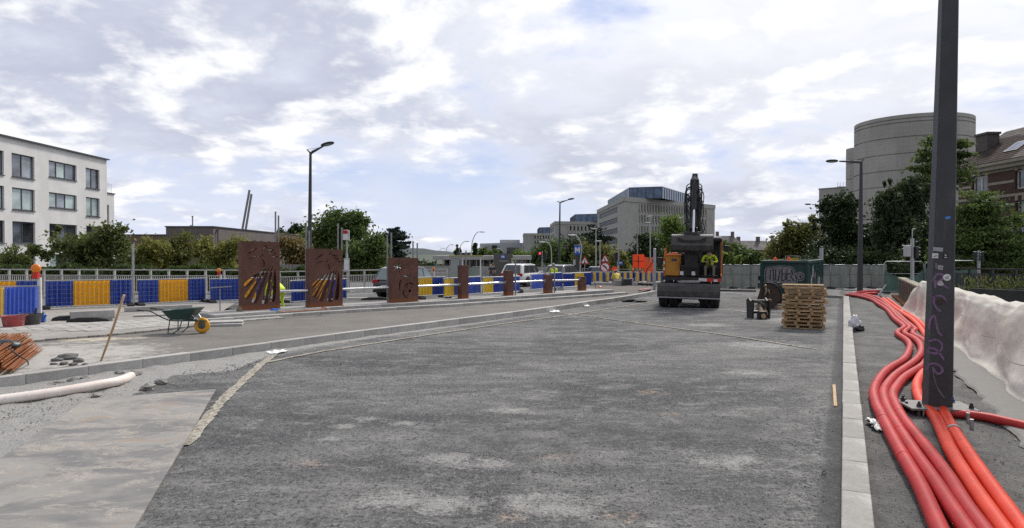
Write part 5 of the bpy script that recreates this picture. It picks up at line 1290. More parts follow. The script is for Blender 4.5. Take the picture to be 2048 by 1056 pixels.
swan_lamp('smallest farthest curved street lamp left of the pavilion', [(878, 538), (878, 508), (880, 500), (884, 497), (886, 496.8)], 536, 190, .1)
swan_lamp('small curved street lamp in front of the pale hall', [(1008, 540), (1008, 515), (1006, 505), (1002, 499), (999, 497)], 540, 150, .09)
def tee_lamp(label, px, pyt, pyb, Y, dx=-5):
    base = AT(px, pyb, Y); root = thing('street_lamp', label, 'street lamp', base, 0, 'straight pale lamp poles with flat heads'); t = AT(px, pyt, Y) - base; h = AT(px + dx, pyt, Y) - base
    m = MB(); m.cyl((0, 0, -.3), t, .08, .055, 10); m.build('pole', PALE, root, auto=40); m = MB(); m.box(h + Vector((0, 0, .02)), (.62, .25, .12)); m.build('lamp_head', M('pale_lamp_head', (.55, .55, .54), .5), root, bevel=.03)
    return root
tee_lamp('straight pale lamp pole with flat head above the warning signs', 1192, 458, 545, 74, -3); tee_lamp('shorter pale lamp pole just left of the round turn sign', 1200, 482.5, 545, 70, -3); tee_lamp('straight pale lamp pole in front of the office block windows', 1300.5, 433, 545, 80, -1)
base = AT(1275, 545, 84); root = thing('street_lamp', 'grey angled street lamp before the large office block', 'street lamp', base); t = AT(1274.5, 450, 84) - base; h = AT(1295, 446, 84) - base
m = MB(); m.cyl((0, 0, -.3), t, .09, .05, 8); m.build('pole', STEELD, root); m = MB(); m.cyl(t, h, .04, n=6); m.build('arm', STEELD, root); m = MB(); m.ball(h, (.4, .16, .08), 10, 6); m.build('lamp_head', STEELD, root, smooth=True)

# ------------------------------------------------------------------ signals and signs
LRED = NT('red_signal_light'); LRED.b.inputs['Emission Color'].default_value = (1, .04, .06, 1); LRED.b.inputs['Emission Strength'].default_value = 1.2; LRED = LRED.done((.5, .02, .02), .3)
DLENS = M('unlit_lens', (.03, .02, .02), .3)
def signal_head(root, c, rz, s, lit=False, mat=BLACK):
    hd = MB(); hd.box((0, 0, 0), (.30 * s, .22 * s, .92 * s)); h = hd.build('signal_head', mat, root, loc=c, bevel=.03 * s); h.rotation_euler = (0, 0, rz)
    for i, z in enumerate((.28, 0, -.28)):
        m = MB(); m.cyl((0, -.112 * s, z * s), (0, -.13 * s, z * s), .105 * s, n=14); m.build('lens', LRED if (lit and i == 0) else DLENS, h)
        m = MB(); n = 10; V = []
        for k in range(n + 1):
            a = pi * k / n; 
            for y in (-.11, -.27): V.append((cos(a) * .12 * s, y * s, (z + sin(a) * .12 / 1.0) * s if 0 else z * s + sin(a) * .12 * s))
        m.add(V, [(2 * k, 2 * k + 2, 2 * k + 3, 2 * k + 1) for k in range(n)]); m.build('visor', mat, h)
    return h
def traffic_light(label, px, pyt, pyb, Y, heads, r=.06):
    base = AT(px, pyb, Y); root = thing('traffic_light', label, 'traffic light', base); t = AT(px, pyt, Y) - base
    m = MB(); m.cyl((0, 0, -.3), t, r, n=12); m.build('post', STEEL, root, auto=40)
    for (hx, hy, s, rz, lit, mt) in heads: signal_head(root, AT(hx, hy, Y - .12) - base, rz, s, lit, mt)
    return root
traffic_light('traffic light with its red lamp lit, left of the worker in lime', 1084.5, 502, 550, 58, [(1079.5, 512, .78, .1, True, BLACK), (1090.5, 512, .78, 1.25, False, BLACK)])
traffic_light('unlit traffic light in front of the yellow green bush', 1236.5, 502, 566, 52, [(1231.5, 513, .72, .15, False, BLACK)], .085)
GREYP = M('grey_plastic', (.42, .43, .43), .5, 0, .1, 4, .05)
o = traffic_light('grey backed traffic signal above the concrete parapet at right', 1824.5, 477, 580, 33, [(1833, 505, .62, 1.5, False, BLACK)], .085)
m = MB(); m.box((-.24, 0, 0), (.26, .26, .55)); m.build('control_box', GREYP, o, loc=AT(1824.5, 502, 33) - Vector(o.location), bevel=.03)
m = MB(); m.cyl((0, 0, 0), (0, 0, .5), .025, n=6); m.build('detector_arm', STEEL, o, loc=AT(1824.5, 479, 33) - Vector(o.location))
o = traffic_light('twin headed traffic signal behind the fleece wall at right', 1957.5, 501, 580, 27, [(1950.5, 513, .42, 2.2, False, BLACK), (1965, 513, .42, -2.2, False, BLACK)], .055)
m = MB(); m.box((0, -.05, 0), (.16, .14, .34)); m.build('push_button_box', M('ochre_box', (.42, .25, .03), .5), o, loc=AT(1960, 560, 27) - Vector(o.location), bevel=.015)
SIGNR = M('sign_red', (.42, .02, .03), .4, 0, .05, 3, 0); SIGNW = M('sign_white', (.74, .74, .73), .4, 0, .04, 3, 0); SIGNB = M('sign_blue', (.02, .10, .42), .4, 0, .06, 3, 0)
def ngon(n, r, rot=0): return [(r * cos(rot + 2 * pi * k / n), r * sin(rot + 2 * pi * k / n)) for k in range(n)]
def plate(name, poly, mat, parent, y, th=.01, c=(0, 0, 0), label=None):
    m = MB(); m.prism(poly, th, Matrix.Translation((c[0], c[1] + y, c[2]))); return m.build(name, mat, parent, label=label)
def sign_post(label, px, pyb, Y, pyt):
    base = AT(px, pyb, Y); root = thing('road_sign', label, 'road sign', base); m = MB(); m.cyl((0, .03, -.3), AT(px, pyt, Y) - base + Vector((0, .03, 0)), .035, n=8); m.build('post', STEEL, root); return root, base
def tri(root, c, r, marks):
    t = [(0, r), (-r * .9, -r * .55), (r * .9, -r * .55)]; plate('red_triangle', t, SIGNR, root, 0, .02, c); plate('white_triangle', [(x * .66, y * .66) for x, y in t], SIGNW, root, -.004, .01, c)
    for k in marks: plate('pictogram', k, BLACK, root, -.008, .008, c)
rt, b = sign_post('red and white triangular warning sign left of the pale lamp poles', 1169.5, 545, 62, 512); c = AT(1169.5, 522.5, 61.9) - b; tri(rt, c, .48, [[(-.03, -.1), (.03, -.1), (.03, .16), (-.03, .16)], [(-.10, -.20), (.10, -.2), (.05, -.08), (-.05, -.08)]])
rt, b = sign_post('triangular warning sign above a round no left turn sign', 1210, 548, 60, 512); c = AT(1210, 518.5, 59.9) - b; tri(rt, c, .46, [[(-.12, -.2), (.12, -.2), (.1, -.13), (-.1, -.13)], [(-.04, -.1), (.06, -.1), (.0, .12), (-.08, .08)]])
c = AT(1210, 534.5, 59.85) - b; plate('red_disc', ngon(24, .45), SIGNR, rt, 0, .02, c); plate('white_disc', ngon(24, .34), SIGNW, rt, -.004, .01, c)
plate('arrow_symbol', [(.10, -.2), (.16, -.2), (.16, .0), (-.02, .14), (.02, .2), (-.2, .18), (-.14, -.02), (-.08, .05), (.10, -.06)], BLACK, rt, -.008, .008, c)
plate('slash_bar', [(-.26, .20), (-.20, .26), (.26, -.2), (.2, -.26)], SIGNR, rt, -.012, .008, c)
# blue metro totem
base = AT(1154.5, 548, 64); rt = thing('metro_totem', 'blue metro sign with white M on a dark post', 'sign', base); t = AT(1155, 500, 64) - base
m = MB(); m.box((0, .06, t.z / 2 - .25), (.34, .18, t.z - .2)); m.build('post', DARKPAINT, rt); m = MB(); m.box((0, 0, 0), (.62, .14, .9)); sgn = m.build('sign_box', SIGNB, rt, loc=t, bevel=.02); sgn.rotation_euler = (0, 0, -.25)
def letter_m(root, w, h, y, mat, name='letter'): 
    q = w / 2; plate(name, [(-q, -h / 2), (-q, h / 2), (-q * .45, h / 2), (0, h * .05), (q * .45, h / 2), (q, h / 2), (q, -h / 2), (q * .5, -h / 2), (q * .5, h * .12), (0, -h * .32), (-q * .5, h * .12), (-q * .5, -h / 2)], mat, root, y, .012)
letter_m(sgn, .44, .5, -.083, SIGNW)
m = MB(); m.box((0, 0, .47), (.66, .18, .05)); m.build('lid', STEEL, sgn); m = MB(); m.box((-.28, -.02, t.z - 1.15), (.22, .1, .5)); m.build('small_plate', GREYP, rt)
base = AT(1243.5, 566, 51.8); rt = thing('road_sign', 'small blue sign plate on the post of the unlit traffic light', 'road sign', AT(1241, 526, 51.5)); m = MB(); m.box((0, 0, 0), (.34, .03, .28)); m.build('plate', SIGNB, rt); m = MB(); m.box((0, -.02, .01), (.22, .01, .06)); m.build('marking', SIGNW, rt); m = MB(); m.cyl((-.16, .03, .0), (.17, .03, 0), .015, n=6); m.build('bracket', STEEL, rt)
# bus stop flag
base = AT(694, 560, 38); rt = thing('bus_stop_sign', 'white bus stop sign with red top right of the middle rusty panel', 'sign', base); zt = lambda y: AT(694, y, 38).z - base.z
m = MB(); m.cyl((0, 0, -1.5), (0, 0, zt(459)), .045, n=10); m.build('post', PALE, rt); m = MB(); m.box((-.06, -.05, zt(470)), (.28, .08, .56)); q = m.build('sign_box', WHITE, rt, bevel=.015); m = MB(); m.box((-.06, -.094, zt(464)), (.26, .012, .2)); m.build('red_field', SIGNR, rt); m = MB(); m.box((.12, 0, zt(470)), (.05, .05, .54)); m.build('side_rail', WHITE, rt)
m = MB(); m.box((0, -.07, zt(530)), (.3, .08, .75)); m.build('timetable_case', GREYP, rt, bevel=.015); m = MB(); m.box((0, -.115, zt(530)), (.24, .01, .6)); m.build('timetable', WHITE, rt); m = MB(); m.cyl((0, 0, zt(520)), (0, 0, zt(507)), .07, n=10); m.build('sleeve', GREYP, rt)
# fluorescent diversion boards
def board(label, poly, Y, lines, tilt=0.0):
    P = [AT(x, y, Y) for x, y in poly]; c = Vector((P[0].x, Y, 0)); root = thing('diversion_sign', label, 'road sign', c, 0, 'fluorescent orange diversion signs')
    plate('sign_board', [(p.x - c.x, p.z) for p in P], FLUO, root, 0, .03)
    for ln in lines: q = [AT(x, y, Y) for x, y in ln]; plate('route_line', [(p.x - c.x, p.z) for p in q], BLACK, root, -.006, .006)
    xs = [p.x - c.x for p in P]; zb = min(p.z for p in P)
    for x in (min(xs) + .25, max(xs) - .25): m = MB(); m.box((x, .05, (zb - .3) / 2 + .15), (.05, .05, zb + .5)); m.build('stand_leg', STEEL, root)
    m = MB(); m.box(((min(xs) + max(xs)) / 2, .06, .06), (max(xs) - min(xs), .5, .14)); m.build('ballast_block', RUBBER, root); return root
board('orange diversion sign with black crossroads symbol', [(1265.5, 509), (1288, 508.5), (1289, 514), (1292, 514), (1292, 536), (1265.5, 535.5)], 48, [[(1276, 512), (1277.6, 512), (1277.6, 533.5), (1276, 533.5)], [(1267, 521.7), (1276, 521.7), (1276, 523), (1267, 523)], [(1277.6, 521.7), (1287, 521.7), (1287, 523), (1277.6, 523)]])
board('orange diversion sign with black kinked route line', [(1288, 515), (1297.5, 514.5), (1297.5, 521), (1299, 523.5), (1301, 523.5), (1302.5, 521), (1302.5, 515), (1308.5, 514), (1308.5, 546.5), (1301.5, 546.5), (1301.5, 543), (1299, 540.5), (1296, 543), (1296, 546), (1287.5, 545.5)], 47.3, [[(1305, 518), (1306.4, 518), (1306.4, 524.5), (1294, 540), (1294, 544), (1292.5, 544), (1292.5, 539.4), (1305, 524)]])
m = MB(); b = GT(1309, 582); m.cyl(b + Vector((0, 0, -.1)), AT(1309.5, 498, b.y), .085, n=12); m.cyl(AT(1309.5, 498, b.y), AT(1309.5, 496.5, b.y), .09, .05, 12); tag(m.build('steel_bollard_post', STEEL, auto=40), 'thick grey steel post left of the excavator', 'post')
m = MB(); b = G(1643, 590); m.cyl(b, AT(1643, 496, b.y), .1, n=12); tag(m.build('steel_bollard_post', STEEL, auto=40), 'thick grey steel post behind the green container', 'post')

# ------------------------------------------------------------------ metro pavilion and shelter
SLABC = M('roof_slab_concrete', (.36, .355, .34), .8, 0, .12, .6, .1); Yp = 86
x0, x1, xm0, xm1 = AT(868, 515, Yp).x, AT(1062, 515, Yp).x, AT(987, 515, Yp).x, AT(1023, 515, Yp).x; zr, zs_ = AT(900, 511, Yp).z, AT(900, 519.5, Yp).z; zg = -.95
pv_ = thing('metro_pavilion', 'low concrete metro pavilion with flat roof and dark wall with blue M sign', 'building', (xm0, Yp, zg))
L = lambda v: (v[0] - xm0, v[1] - Yp, v[2] - zg)
m = MB(); m.box(L(((x0 + xm0) / 2 - .1, Yp + 2.5, (zr + zs_) / 2)), (xm0 - x0 - .1, 7, zr - zs_)); m.build('roof_slab', SLABC, pv_, bevel=.03)
m = MB(); m.box(L(((x1 + xm1) / 2 + .1, Yp + 2.5, (zr + zs_) / 2)), (x1 - xm1 - .1, 7, zr - zs_)); m.build('roof_slab', SLABC, pv_, bevel=.03)
m = MB(); m.box(L(((xm0 + xm1) / 2, Yp + .2, (zr + .25 + zg) / 2)), (xm1 - xm0, 2.6, zr + .25 - zg)); wl_ = m.build('entrance_wall', M('dark_pavilion_wall', (.10, .095, .09), .7, 0, .2, 1, .1), pv_)
m = MB(); m.box(L((AT(1006, 514, Yp).x, Yp - 1.13, AT(1006, 513.5, Yp).z)), (.62 * 1, .05, .42)); sg = m.build('metro_sign', SIGNB, pv_)
q = bpy.data.objects.new('sign_letter', None); q.location = L((AT(1006, 514, Yp).x, Yp - 1.16, AT(1006, 513.5, Yp).z)); letter_o = None
mm = MB(); w_, h_ = .34, .3; qq = w_ / 2; mm.prism([(-qq, -h_ / 2), (-qq, h_ / 2), (-qq * .45, h_ / 2), (0, h_ * .05), (qq * .45, h_ / 2), (qq, h_ / 2), (qq, -h_ / 2), (qq * .5, -h_ / 2), (qq * .5, h_ * .12), (0, -h_ * .32), (-qq * .5, h_ * .12), (-qq * .5, -h_ / 2)], .012); o = mm.build('letter', SIGNW, sg); o.location = q.location; bpy.data.objects.remove(q)
m = MB(); m.box(L((AT(1008, 522, Yp).x, Yp - 1.12, AT(1006, 522, Yp).z)), (1.1, .03, .16)); m.build('name_plate', M('dim_plate', (.25, .24, .22), .6), pv_)
for px in np.linspace(874, 980, 9): m = MB(); m.box(L((AT(px, 520, Yp).x, Yp - .6, (zs_ + zg) / 2)), (.12, .12, zs_ - zg)); m.build('column', STEELD, pv_)
for px in (1030, 1040, 1050, 1060): m = MB(); m.box(L((AT(px, 520, Yp).x, Yp - .6, (zs_ + zg) / 2)), (.12, .12, zs_ - zg)); m.build('column', STEELD, pv_)
m = MB(); m.box(L(((x0 + xm0) / 2 + .4, Yp + 3, (zs_ + zg) / 2)), (xm0 - x0 - 1.2, .1, zs_ - zg)); m.build('glazing', GL3, pv_); m = MB(); m.box(L(((x1 + xm1) / 2, Yp + 3, (zs_ + zg) / 2)), (x1 - xm1 - .6, .1, zs_ - zg)); m.build('glazing', GL3, pv_)
m = MB(); m.box(L((AT(925, 508, Yp).x, Yp + 2, zr + .18)), (1.7, 1.4, .35)); m.build('roof_hatch', DARKPAINT, pv_)
# low concrete walls around the metro stairs
for (a, b, yt, Y, lb) in ((836, 905, 532, 80, 'low grey wall left of the metro pavilion'), (945, 985, 533, 78, 'low grey wall right of the shelter'), (1060, 1150, 534, 82, 'low grey wall behind the grey car')):
    p, q = AT(a, yt, Y), AT(b, yt, Y); m = MB(); m.box(((p.x + q.x) / 2, Y, (p.z - 1.2) / 2), (q.x - p.x, .3, p.z + 1.2)); tag(m.build('low_wall', STEELD if 0 else CONC), lb, 'wall')
Ys = 50; base = AT(905, 560, Ys); base.z = -.2; sh = thing('bus_shelter', 'glass bus shelter with thin yellow edged roof behind the tallest pillar', 'shelter', base)
rel = lambda px, py, dy=0: AT(px, py, Ys + dy) - base
a, b = rel(898, 512), rel(966, 514); m = MB(); m.box(((a.x + b.x) / 2, .7, a.z), (b.x - a.x, 1.6, .09)); m.build('roof', M('ochre_roof_edge', (.30, .27, .08), .6), sh)
for px in (902.5, 925, 961): m = MB(); p = rel(px, 514); m.box((p.x, .1, p.z / 2), (.09, .09, p.z)); m.build('post', WHITE if px > 905 else STEEL, sh)
p0, p1 = rel(903, 514), rel(919, 556); gm_ = NT('frosted_glass'); gm_.b.inputs['Alpha'].default_value = .85; gm_ = gm_.done((.36, .40, .38), .25)
m = MB(); m.box(((p0.x + p1.x) / 2, .05, (p0.z) / 2), (p1.x - p0.x, .03, p0.z - .1)); m.build('glass_panel', gm_, sh)
p0, p1 = rel(926, 530), rel(960, 556); m = MB(); m.box(((p0.x + p1.x) / 2, 1.3, .75), (p1.x - p0.x, .03, 1.3)); m.build('glass_panel', gm_, sh)

# ------------------------------------------------------------------ cars
TYRE = M('tyre', (.02, .02, .021), .85, 0, .2, 8, .1); RIM = M('alloy_rim', (.4, .4, .41), .35, .7, .1, 6, 0); CGL = glass('car_glass', (.03, .036, .04), .03, .3); CGL2 = glass('pale_car_glass', (.20, .26, .27), .05, .3); TAIL = M('tail_lamp', (.35, .01, .012), .25); HEADL = M('head_lamp', (.7, .72, .74), .15); PLATE_ = M('number_plate', (.6, .6, .56), .5)
def car(label, loc, rz, paint, L=4.3, Wd=1.82, H=1.6, glassm=None):
    """x forward, origin on the ground under the middle"""
    root = thing('car', label, 'car', loc, rz); gl = glassm or CGL; hw = Wd / 2
    # body: cross-sections along x (x, z_low, z_belt, half width)
    secs = [(-.5, .42, .72, .80), (-.485, .30, .92, .92), (-.42, .24, 1.0, .99), (-.25, .22, 1.0, 1.0), (0, .22, .98, 1.0), (.22, .22, .96, 1.0), (.36, .23, .90, .98), (.455, .26, .80, .92), (.497, .36, .66, .78)]
    V = []; n = 12
    for (x, zl, zb, w) in secs:
        zl *= H / 1.6; zb *= H / 1.6
        ring = [(-.82, 0), (-.97, .12), (-1, .45), (-.985, .75), (-.93, .95), (-.80, 1.0), (.80, 1.0), (.93, .95), (.985, .75), (1, .45), (.97, .12), (.82, 0)]
        for (yy, zz) in ring: V.append((x * L, yy * hw * w, zl + (zb - zl) * zz))
    F = [(i * n + k, i * n + (k + 1) % n, (i + 1) * n + (k + 1) % n, (i + 1) * n + k) for i in range(len(secs) - 1) for k in range(n)]
    F += [tuple(range(n - 1, -1, -1)), tuple(range((len(secs) - 1) * n, len(secs) * n))]
    m = MB(); m.add(V, F); body = m.build('body', paint, root, auto=40); s = body.modifiers.new('s', 'SUBSURF'); s.levels = 1; s.render_levels = 1
    # cabin
    zb = .95 * H / 1.6; cb = [(-.475, zb, .86), (-.40, H * .955, .72), (-.30, H, .74), (-.02, H, .75), (.10, H * .965, .74), (.27, zb * 1.0, .88)]
    V = []
    for (x, z, w) in cb: V += [(x * L, -hw * w, z), (x * L, hw * w, z)]
    V += [(-.47 * L, -hw * .92, zb - .04), (-.47 * L, hw * .92, zb - .04), (.27 * L, -hw * .94, zb - .04), (.27 * L, hw * .94, zb - .04)]
    F = [(2 * i, 2 * i + 2, 2 * i + 3, 2 * i + 1) for i in range(5)]
    F += [(12, 14, 10, 8, 6, 4, 2, 0), (13, 1, 3, 5, 7, 9, 11, 15), (12, 0, 1, 13), (14, 15, 11, 10)]
    m = MB(); m.add(V, F); m.build('roof', paint, root, bevel=.04, auto=35)
    def pan(pts, name='window', mt=None):
        m = MB(); m.add(pts, [tuple(range(len(pts)))]); nrm = (Vector(pts[1]) - Vector(pts[0])).cross(Vector(pts[2]) - Vector(pts[1])).normalized(); m.v = [tuple(Vector(v) + nrm * .012) for v in m.v]; return m.build(name, mt or gl, root)
    lerp = lambda a, b, t: tuple(Vector(a).lerp(Vector(b), t))
    # rear and front screens
    a, b, c, d = V[0], V[1], V[3], V[2]; pan([lerp(a, b, .93), lerp(a, b, .07), lerp(d, c, .09), lerp(d, c, .91)], 'rear_window')
    a, b, c, d = V[10], V[11], V[9], V[8]; pan([lerp(a, b, .06), lerp(a, b, .94), lerp(d, c, .92), lerp(d, c, .08)], 'windscreen')
    for sgn in (-1, 1):
        yb, yt = hw * .90 * sgn, hw * .765 * sgn
        for (xa, xb, ta, tb) in ((-.40, -.20, -.34, -.19), (-.185, .03, -.178, .03), (.045, .225, .045, .115)):
            pts = [(xa * L, yb, zb + .03), (xb * L, yb, zb + .03), (tb * L, yt, H * .93), (ta * L, yt, H * .93)]
            pan(pts if sgn < 0 else pts[::-1])
        m = MB(); m.box((-.482 * L, hw * .72 * sgn, .86 * H / 1.6), (.10, .34, .20)); m.build('tail_lamp', TAIL, root, bevel=.02)
        m = MB(); m.box((.465 * L, hw * .66 * sgn, .70 * H / 1.6), (.16, .36, .15)); m.build('headlight', HEADL, root, bevel=.03)
        m = MB(); m.box((.19 * L, (hw + .09) * sgn, zb + .06), (.14, .2, .13)); m.build('wing_mirror', paint, root, bevel=.03)
        for x in (-.30, .31):
            w = thing_part('wheel', root, (x * L, (hw - .10) * sgn, .33)); m = MB(); m.lathe([(.2, -.1), (.30, -.11), (.33, -.07), (.33, .07), (.30, .11), (.2, .1)], (0, 0, 0), 20, Matrix.Rotation(pi / 2, 4, 'X')); m.build('tyre', TYRE, w, smooth=True)
            m = MB(); m.cyl((0, -.085 * 1, 0), (0, .085, 0), .2, n=12)
            for k in range(5): a_ = 2 * pi * k / 5; m.box((cos(a_) * .1, sgn * .1, sin(a_) * .1), (.2, .03, .04), (0, -a_, 0))
            m.build('rim', RIM, w)
            m = MB(); m.cyl((x * L, (hw + .002) * sgn, .36), (x * L, (hw - .25) * sgn, .36), .385, n=20); m.build('wheel_arch', TYRE, root)
    m = MB(); m.box((-.497 * L, 0, .62 * H / 1.6), (.03, .52, .12)); m.build('number_plate', PLATE_, root); m = MB(); m.box((-.49 * L, 0, .36), (.10, Wd * .86, .14)); m.build('bumper', TYRE, root, bevel=.03); m = MB(); m.box((.485 * L, 0, .36), (.10, Wd * .8, .14)); m.build('bumper', TYRE, root, bevel=.03)
    return root
def thing_part(name, parent, loc):
    o = bpy.data.objects.new(name, None); COL.objects.link(o); o.parent = parent; o.location = loc; o.empty_display_size = .1; return o
def paintm(name, c, r=.25):
    t = NT(name); n = t.noise(4, 4, .6); t.b.inputs['Coat Weight'].default_value = .6; t.b.inputs['Coat Roughness'].default_value = .08
    return t.done(t.mix(t.mapr(n, .3, .7), tuple(x * .92 for x in c), tuple(min(1, x * 1.08) for x in c)), r, 0, .5)
CARB, CARW, CARG = paintm('black_car_paint', (.012, .012, .014)), paintm('white_car_paint', (.72, .72, .71)), paintm('grey_car_paint', (.16, .17, .18))
aU = atan2(.8995, .437)
car('black hatchback half hidden behind the sun and wheel panel', (-5.35, 35.6, 0), aU, CARB, 4.2, 1.8, 1.55, CGL2)
g = GT(1034, 573); car('white estate car behind the second rusty pillar', (g.x + .5, g.y + .9, GZ(0, g.y)), aU, CARW, 4.3, 1.85, 1.6)
car('grey hatchback behind the worker in the lime vest', (3.9, 51.5, GZ(0, 51.5)), aU, CARG, 4.2, 1.8, 1.56)
car('dark car farther along the road behind the grey hatchback', (8.6, 66, GZ(0, 66)), aU, paintm('dark_car_paint', (.04, .042, .048)), 4.3, 1.8, 1.5)
ROADL = M('white_road_marking', (.52, .52, .50), .8, 0, .15, 3, .1)
# carriageway markings on the open road behind the panels
def bar(px0, py0, px1, py1, w): 
    a, b = GT(px0, py0), GT(px1, py1); d = b - a; nn = perp(d); V = []
    for p, s in ((a, 1), (a, -1), (b, -1), (b, 1)): q = p + nn * w / 2 * s; V.append((q.x, q.y, (a.z + b.z) / 2 + .012 if q.y > 1 else .012))
    m = MB(); m.add(V, [(0, 1, 2, 3)]); o = m.build('road_marking', ROADL, kind='structure'); 
    if o.data.polygons[0].normal.z < 0: o.data.flip_normals()
for i, y in enumerate((576, 582, 588, 595)): bar(690, y + 1, 752 - i * 3, y, .28)
bar(560, 596, 612, 593, .3)

# ------------------------------------------------------------------ people
SKIN = M('skin', (.42, .25, .18), .6, 0, .1, 8, 0); HAIRG = M('grey_hair', (.32, .31, .30), .9, 0, .2, 20, .3, 60); HAIRD = M('dark_hair', (.03, .022, .018), .8, 0, .2, 20, .3, 60)
DARKC = M('dark_cloth', (.03, .033, .042), .9, 0, .25, 8, .3, 40); KHAKI = M('khaki_cloth', (.17, .155, .12), .9, 0, .2, 8, .3, 40); YSH = M('yellow_shirt', (.72, .62, .12), .85, 0, .1, 8, .3, 30); HELM = M('white_helmet', (.7, .7, .68), .35, 0, .05, 5, 0); BLUEC = M('navy_cloth', (.035, .05, .08), .9, 0, .2, 8, .3, 40)
def person(label, loc, rz, J, cloth, hair=None, helmet=None, S=1.0, group=None):
    """J: joints (x right, y forward, z up). One continuous skinned surface; clothes are zones of it."""
    root = thing('person', label, 'person', loc, rz, group)
    V = []; R = []; E = []; Z = []
    def add(p, r, par=None, zone='top', flat=1.0):
        V.append(Vector(p)); R.append((r, r * flat)); Z.append(zone)
        if par is not None: E.append((par, len(V) - 1))
        return len(V) - 1
    pel = add(J['pelvis'], .145, None, 'leg', .8); sp = add(Vector(J['pelvis']).lerp(Vector(J['chest']), .5), .135, pel, 'top', .8); ch = add(J['chest'], .155, sp, 'top', .75)
    nk = add(Vector(J['chest']).lerp(Vector(J['head']), .55), .06, ch, 'skin'); hd = add(Vector(J['chest']).lerp(Vector(J['head']), .85), .08, nk, 'skin'); tp = add(Vector(J['head']) + (Vector(J['head']) - Vector(J['chest'])).normalized() * .06, .095, hd, 'skin')
    fdir = Vector(J.get('face', (0, 1, 0))).normalized(); add(Vector(J['head']) + fdir * .115 - Vector((0, 0, .02)), .018, hd, 'skin')
    for s in ('l', 'r'):
        sh_ = add(J['sh_' + s], .068, ch, 'top'); el = add(J['el_' + s], .048, sh_, 'sleeve'); wr = add(J['wr_' + s], .034, el, 'arm')
        hv = (Vector(J['wr_' + s]) - Vector(J['el_' + s])).normalized(); ha = add(Vector(J['wr_' + s]) + hv * .08, .04, wr, 'skin', .5)
        hp = add(J['hip_' + s], .095, pel, 'leg'); kn = add(J['kn_' + s], .066, hp, 'leg'); an = add(J['an_' + s], .048, kn, 'leg'); fd = Vector(J.get('foot', (0, 1, 0))); ft = add(Vector(J['an_' + s]) + fd * .17 - Vector((0, 0, .045)), .042, an, 'shoe')
        add(Vector(J['an_' + s]) - fd * .06 - Vector((0, 0, .04)), .045, an, 'shoe')
    me = bpy.data.meshes.new('body'); me.from_pydata([tuple(v) for v in V], E, []); ob = bpy.data.objects.new('tmp', me); COL.objects.link(ob)
    sk = ob.modifiers.new('skin', 'SKIN'); sk.use_smooth_shade = True; ob.modifiers.new('sub', 'SUBSURF').levels = 1; ob.modifiers['sub'].render_levels = 1
    for i, sv in enumerate(me.skin_vertices[0].data): sv.radius = R[i]; sv.use_root = (i == 0)
    bm_ = bpy.data.meshes.new_from_object(ob.evaluated_get(bpy.context.evaluated_depsgraph_get())); bpy.data.objects.remove(ob); bm_.name = 'body'
    zones = ['top', 'sleeve', 'arm', 'leg', 'shoe', 'skin']; bm_.materials.clear()
    for z in zones: bm_.materials.append(cloth.get(z) or {'sleeve': cloth['top'], 'arm': SKIN, 'shoe': BLACK, 'skin': SKIN}[z])
    segs = [(V[a], V[b], Z[b]) for a, b in E]; mi = []
    for p in bm_.polygons:
        c = p.center; best = None
        for a, b, z in segs:
            ab = b - a; t = max(0, min(1, (c - a).dot(ab) / max(1e-9, ab.length_squared))); d = (c - a - ab * t).length
            if best is None or d < best[0]: best = (d, z)
        mi.append(zones.index(best[1]))
    bm_.polygons.foreach_set('material_index', mi); bm_.polygons.foreach_set('use_smooth', [True] * len(mi))
    # fingers: four and a thumb on each hand, curled
    o = link('body', bm_, root)
    for s, sg in (('l', -1), ('r', 1)):
        hv = (Vector(J['wr_' + s]) - Vector(J['el_' + s])).normalized(); side = hv.cross(Vector((0, 0, 1))); side = side.normalized() if side.length > .1 else Vector((1, 0, 0)); nn = side.cross(hv); c = Vector(J['wr_' + s]) + hv * .09; m = MB()
        for k, ln in enumerate((.06, .072, .068, .052)):
            b = c + side * (k - 1.5) * .019; m.tube([b, b + hv * ln * .55 - nn * .012, b + hv * ln * .9 - nn * .035], [.0095, .009, .0075], 6)
        m.tube([c - hv * .03 - side * .03 * sg, c + hv * .0 - side * .05 * sg, c + hv * .03 - side * .052 * sg], [.011, .010, .008], 6); m.build('fingers', cloth.get('skin') or SKIN, root, smooth=True)
    H = Vector(J['head']); upv = (H - Vector(J['chest'])).normalized()
    if hair:
        m = MB(); m.ball((0, 0, 0), (.098, .108, .10), 14, 9); hb = m.build('hair', hair, root, smooth=True); hb.location = H + upv * .055 - fdir * .022
        m = MB(); [m.ball(H + Vector((sx * .092, 0, .0)) , (.015, .03, .035), 6, 5) for sx in (-1, 1)]; m.build('ears', SKIN, root, smooth=True)
    if helmet:
        m = MB(); m.lathe([(.135, 0), (.128, .03), (.115, .08), (.08, .125), (.03, .145), (.0, .148)], (0, 0, 0), 18); m.box((0, .12, .004), (.16, .1, .012)); hb = m.build('helmet', helmet, root, smooth=True); hb.location = H + upv * .05; hb.rotation_euler = upv.to_track_quat('Z', 'Y').to_euler()
    root.scale = (S, S, S); return root
def stand(lean=0.0, arm=.1):
    return dict(pelvis=(0, 0, .95), chest=(0, lean * .4, 1.36), head=(0, lean * .55, 1.63), sh_l=(-.19, lean * .4, 1.42), sh_r=(.19, lean * .4, 1.42), el_l=(-.25, .02 + lean * .3, 1.13), el_r=(.25, .02 + lean * .3, 1.13), wr_l=(-.24, arm, .90), wr_r=(.24, arm, .90), hip_l=(-.10, 0, .92), hip_r=(.10, 0, .92), kn_l=(-.12, .03, .50), kn_r=(.12, -.02, .50), an_l=(-.12, .0, .09), an_r=(.12, -.04, .09))
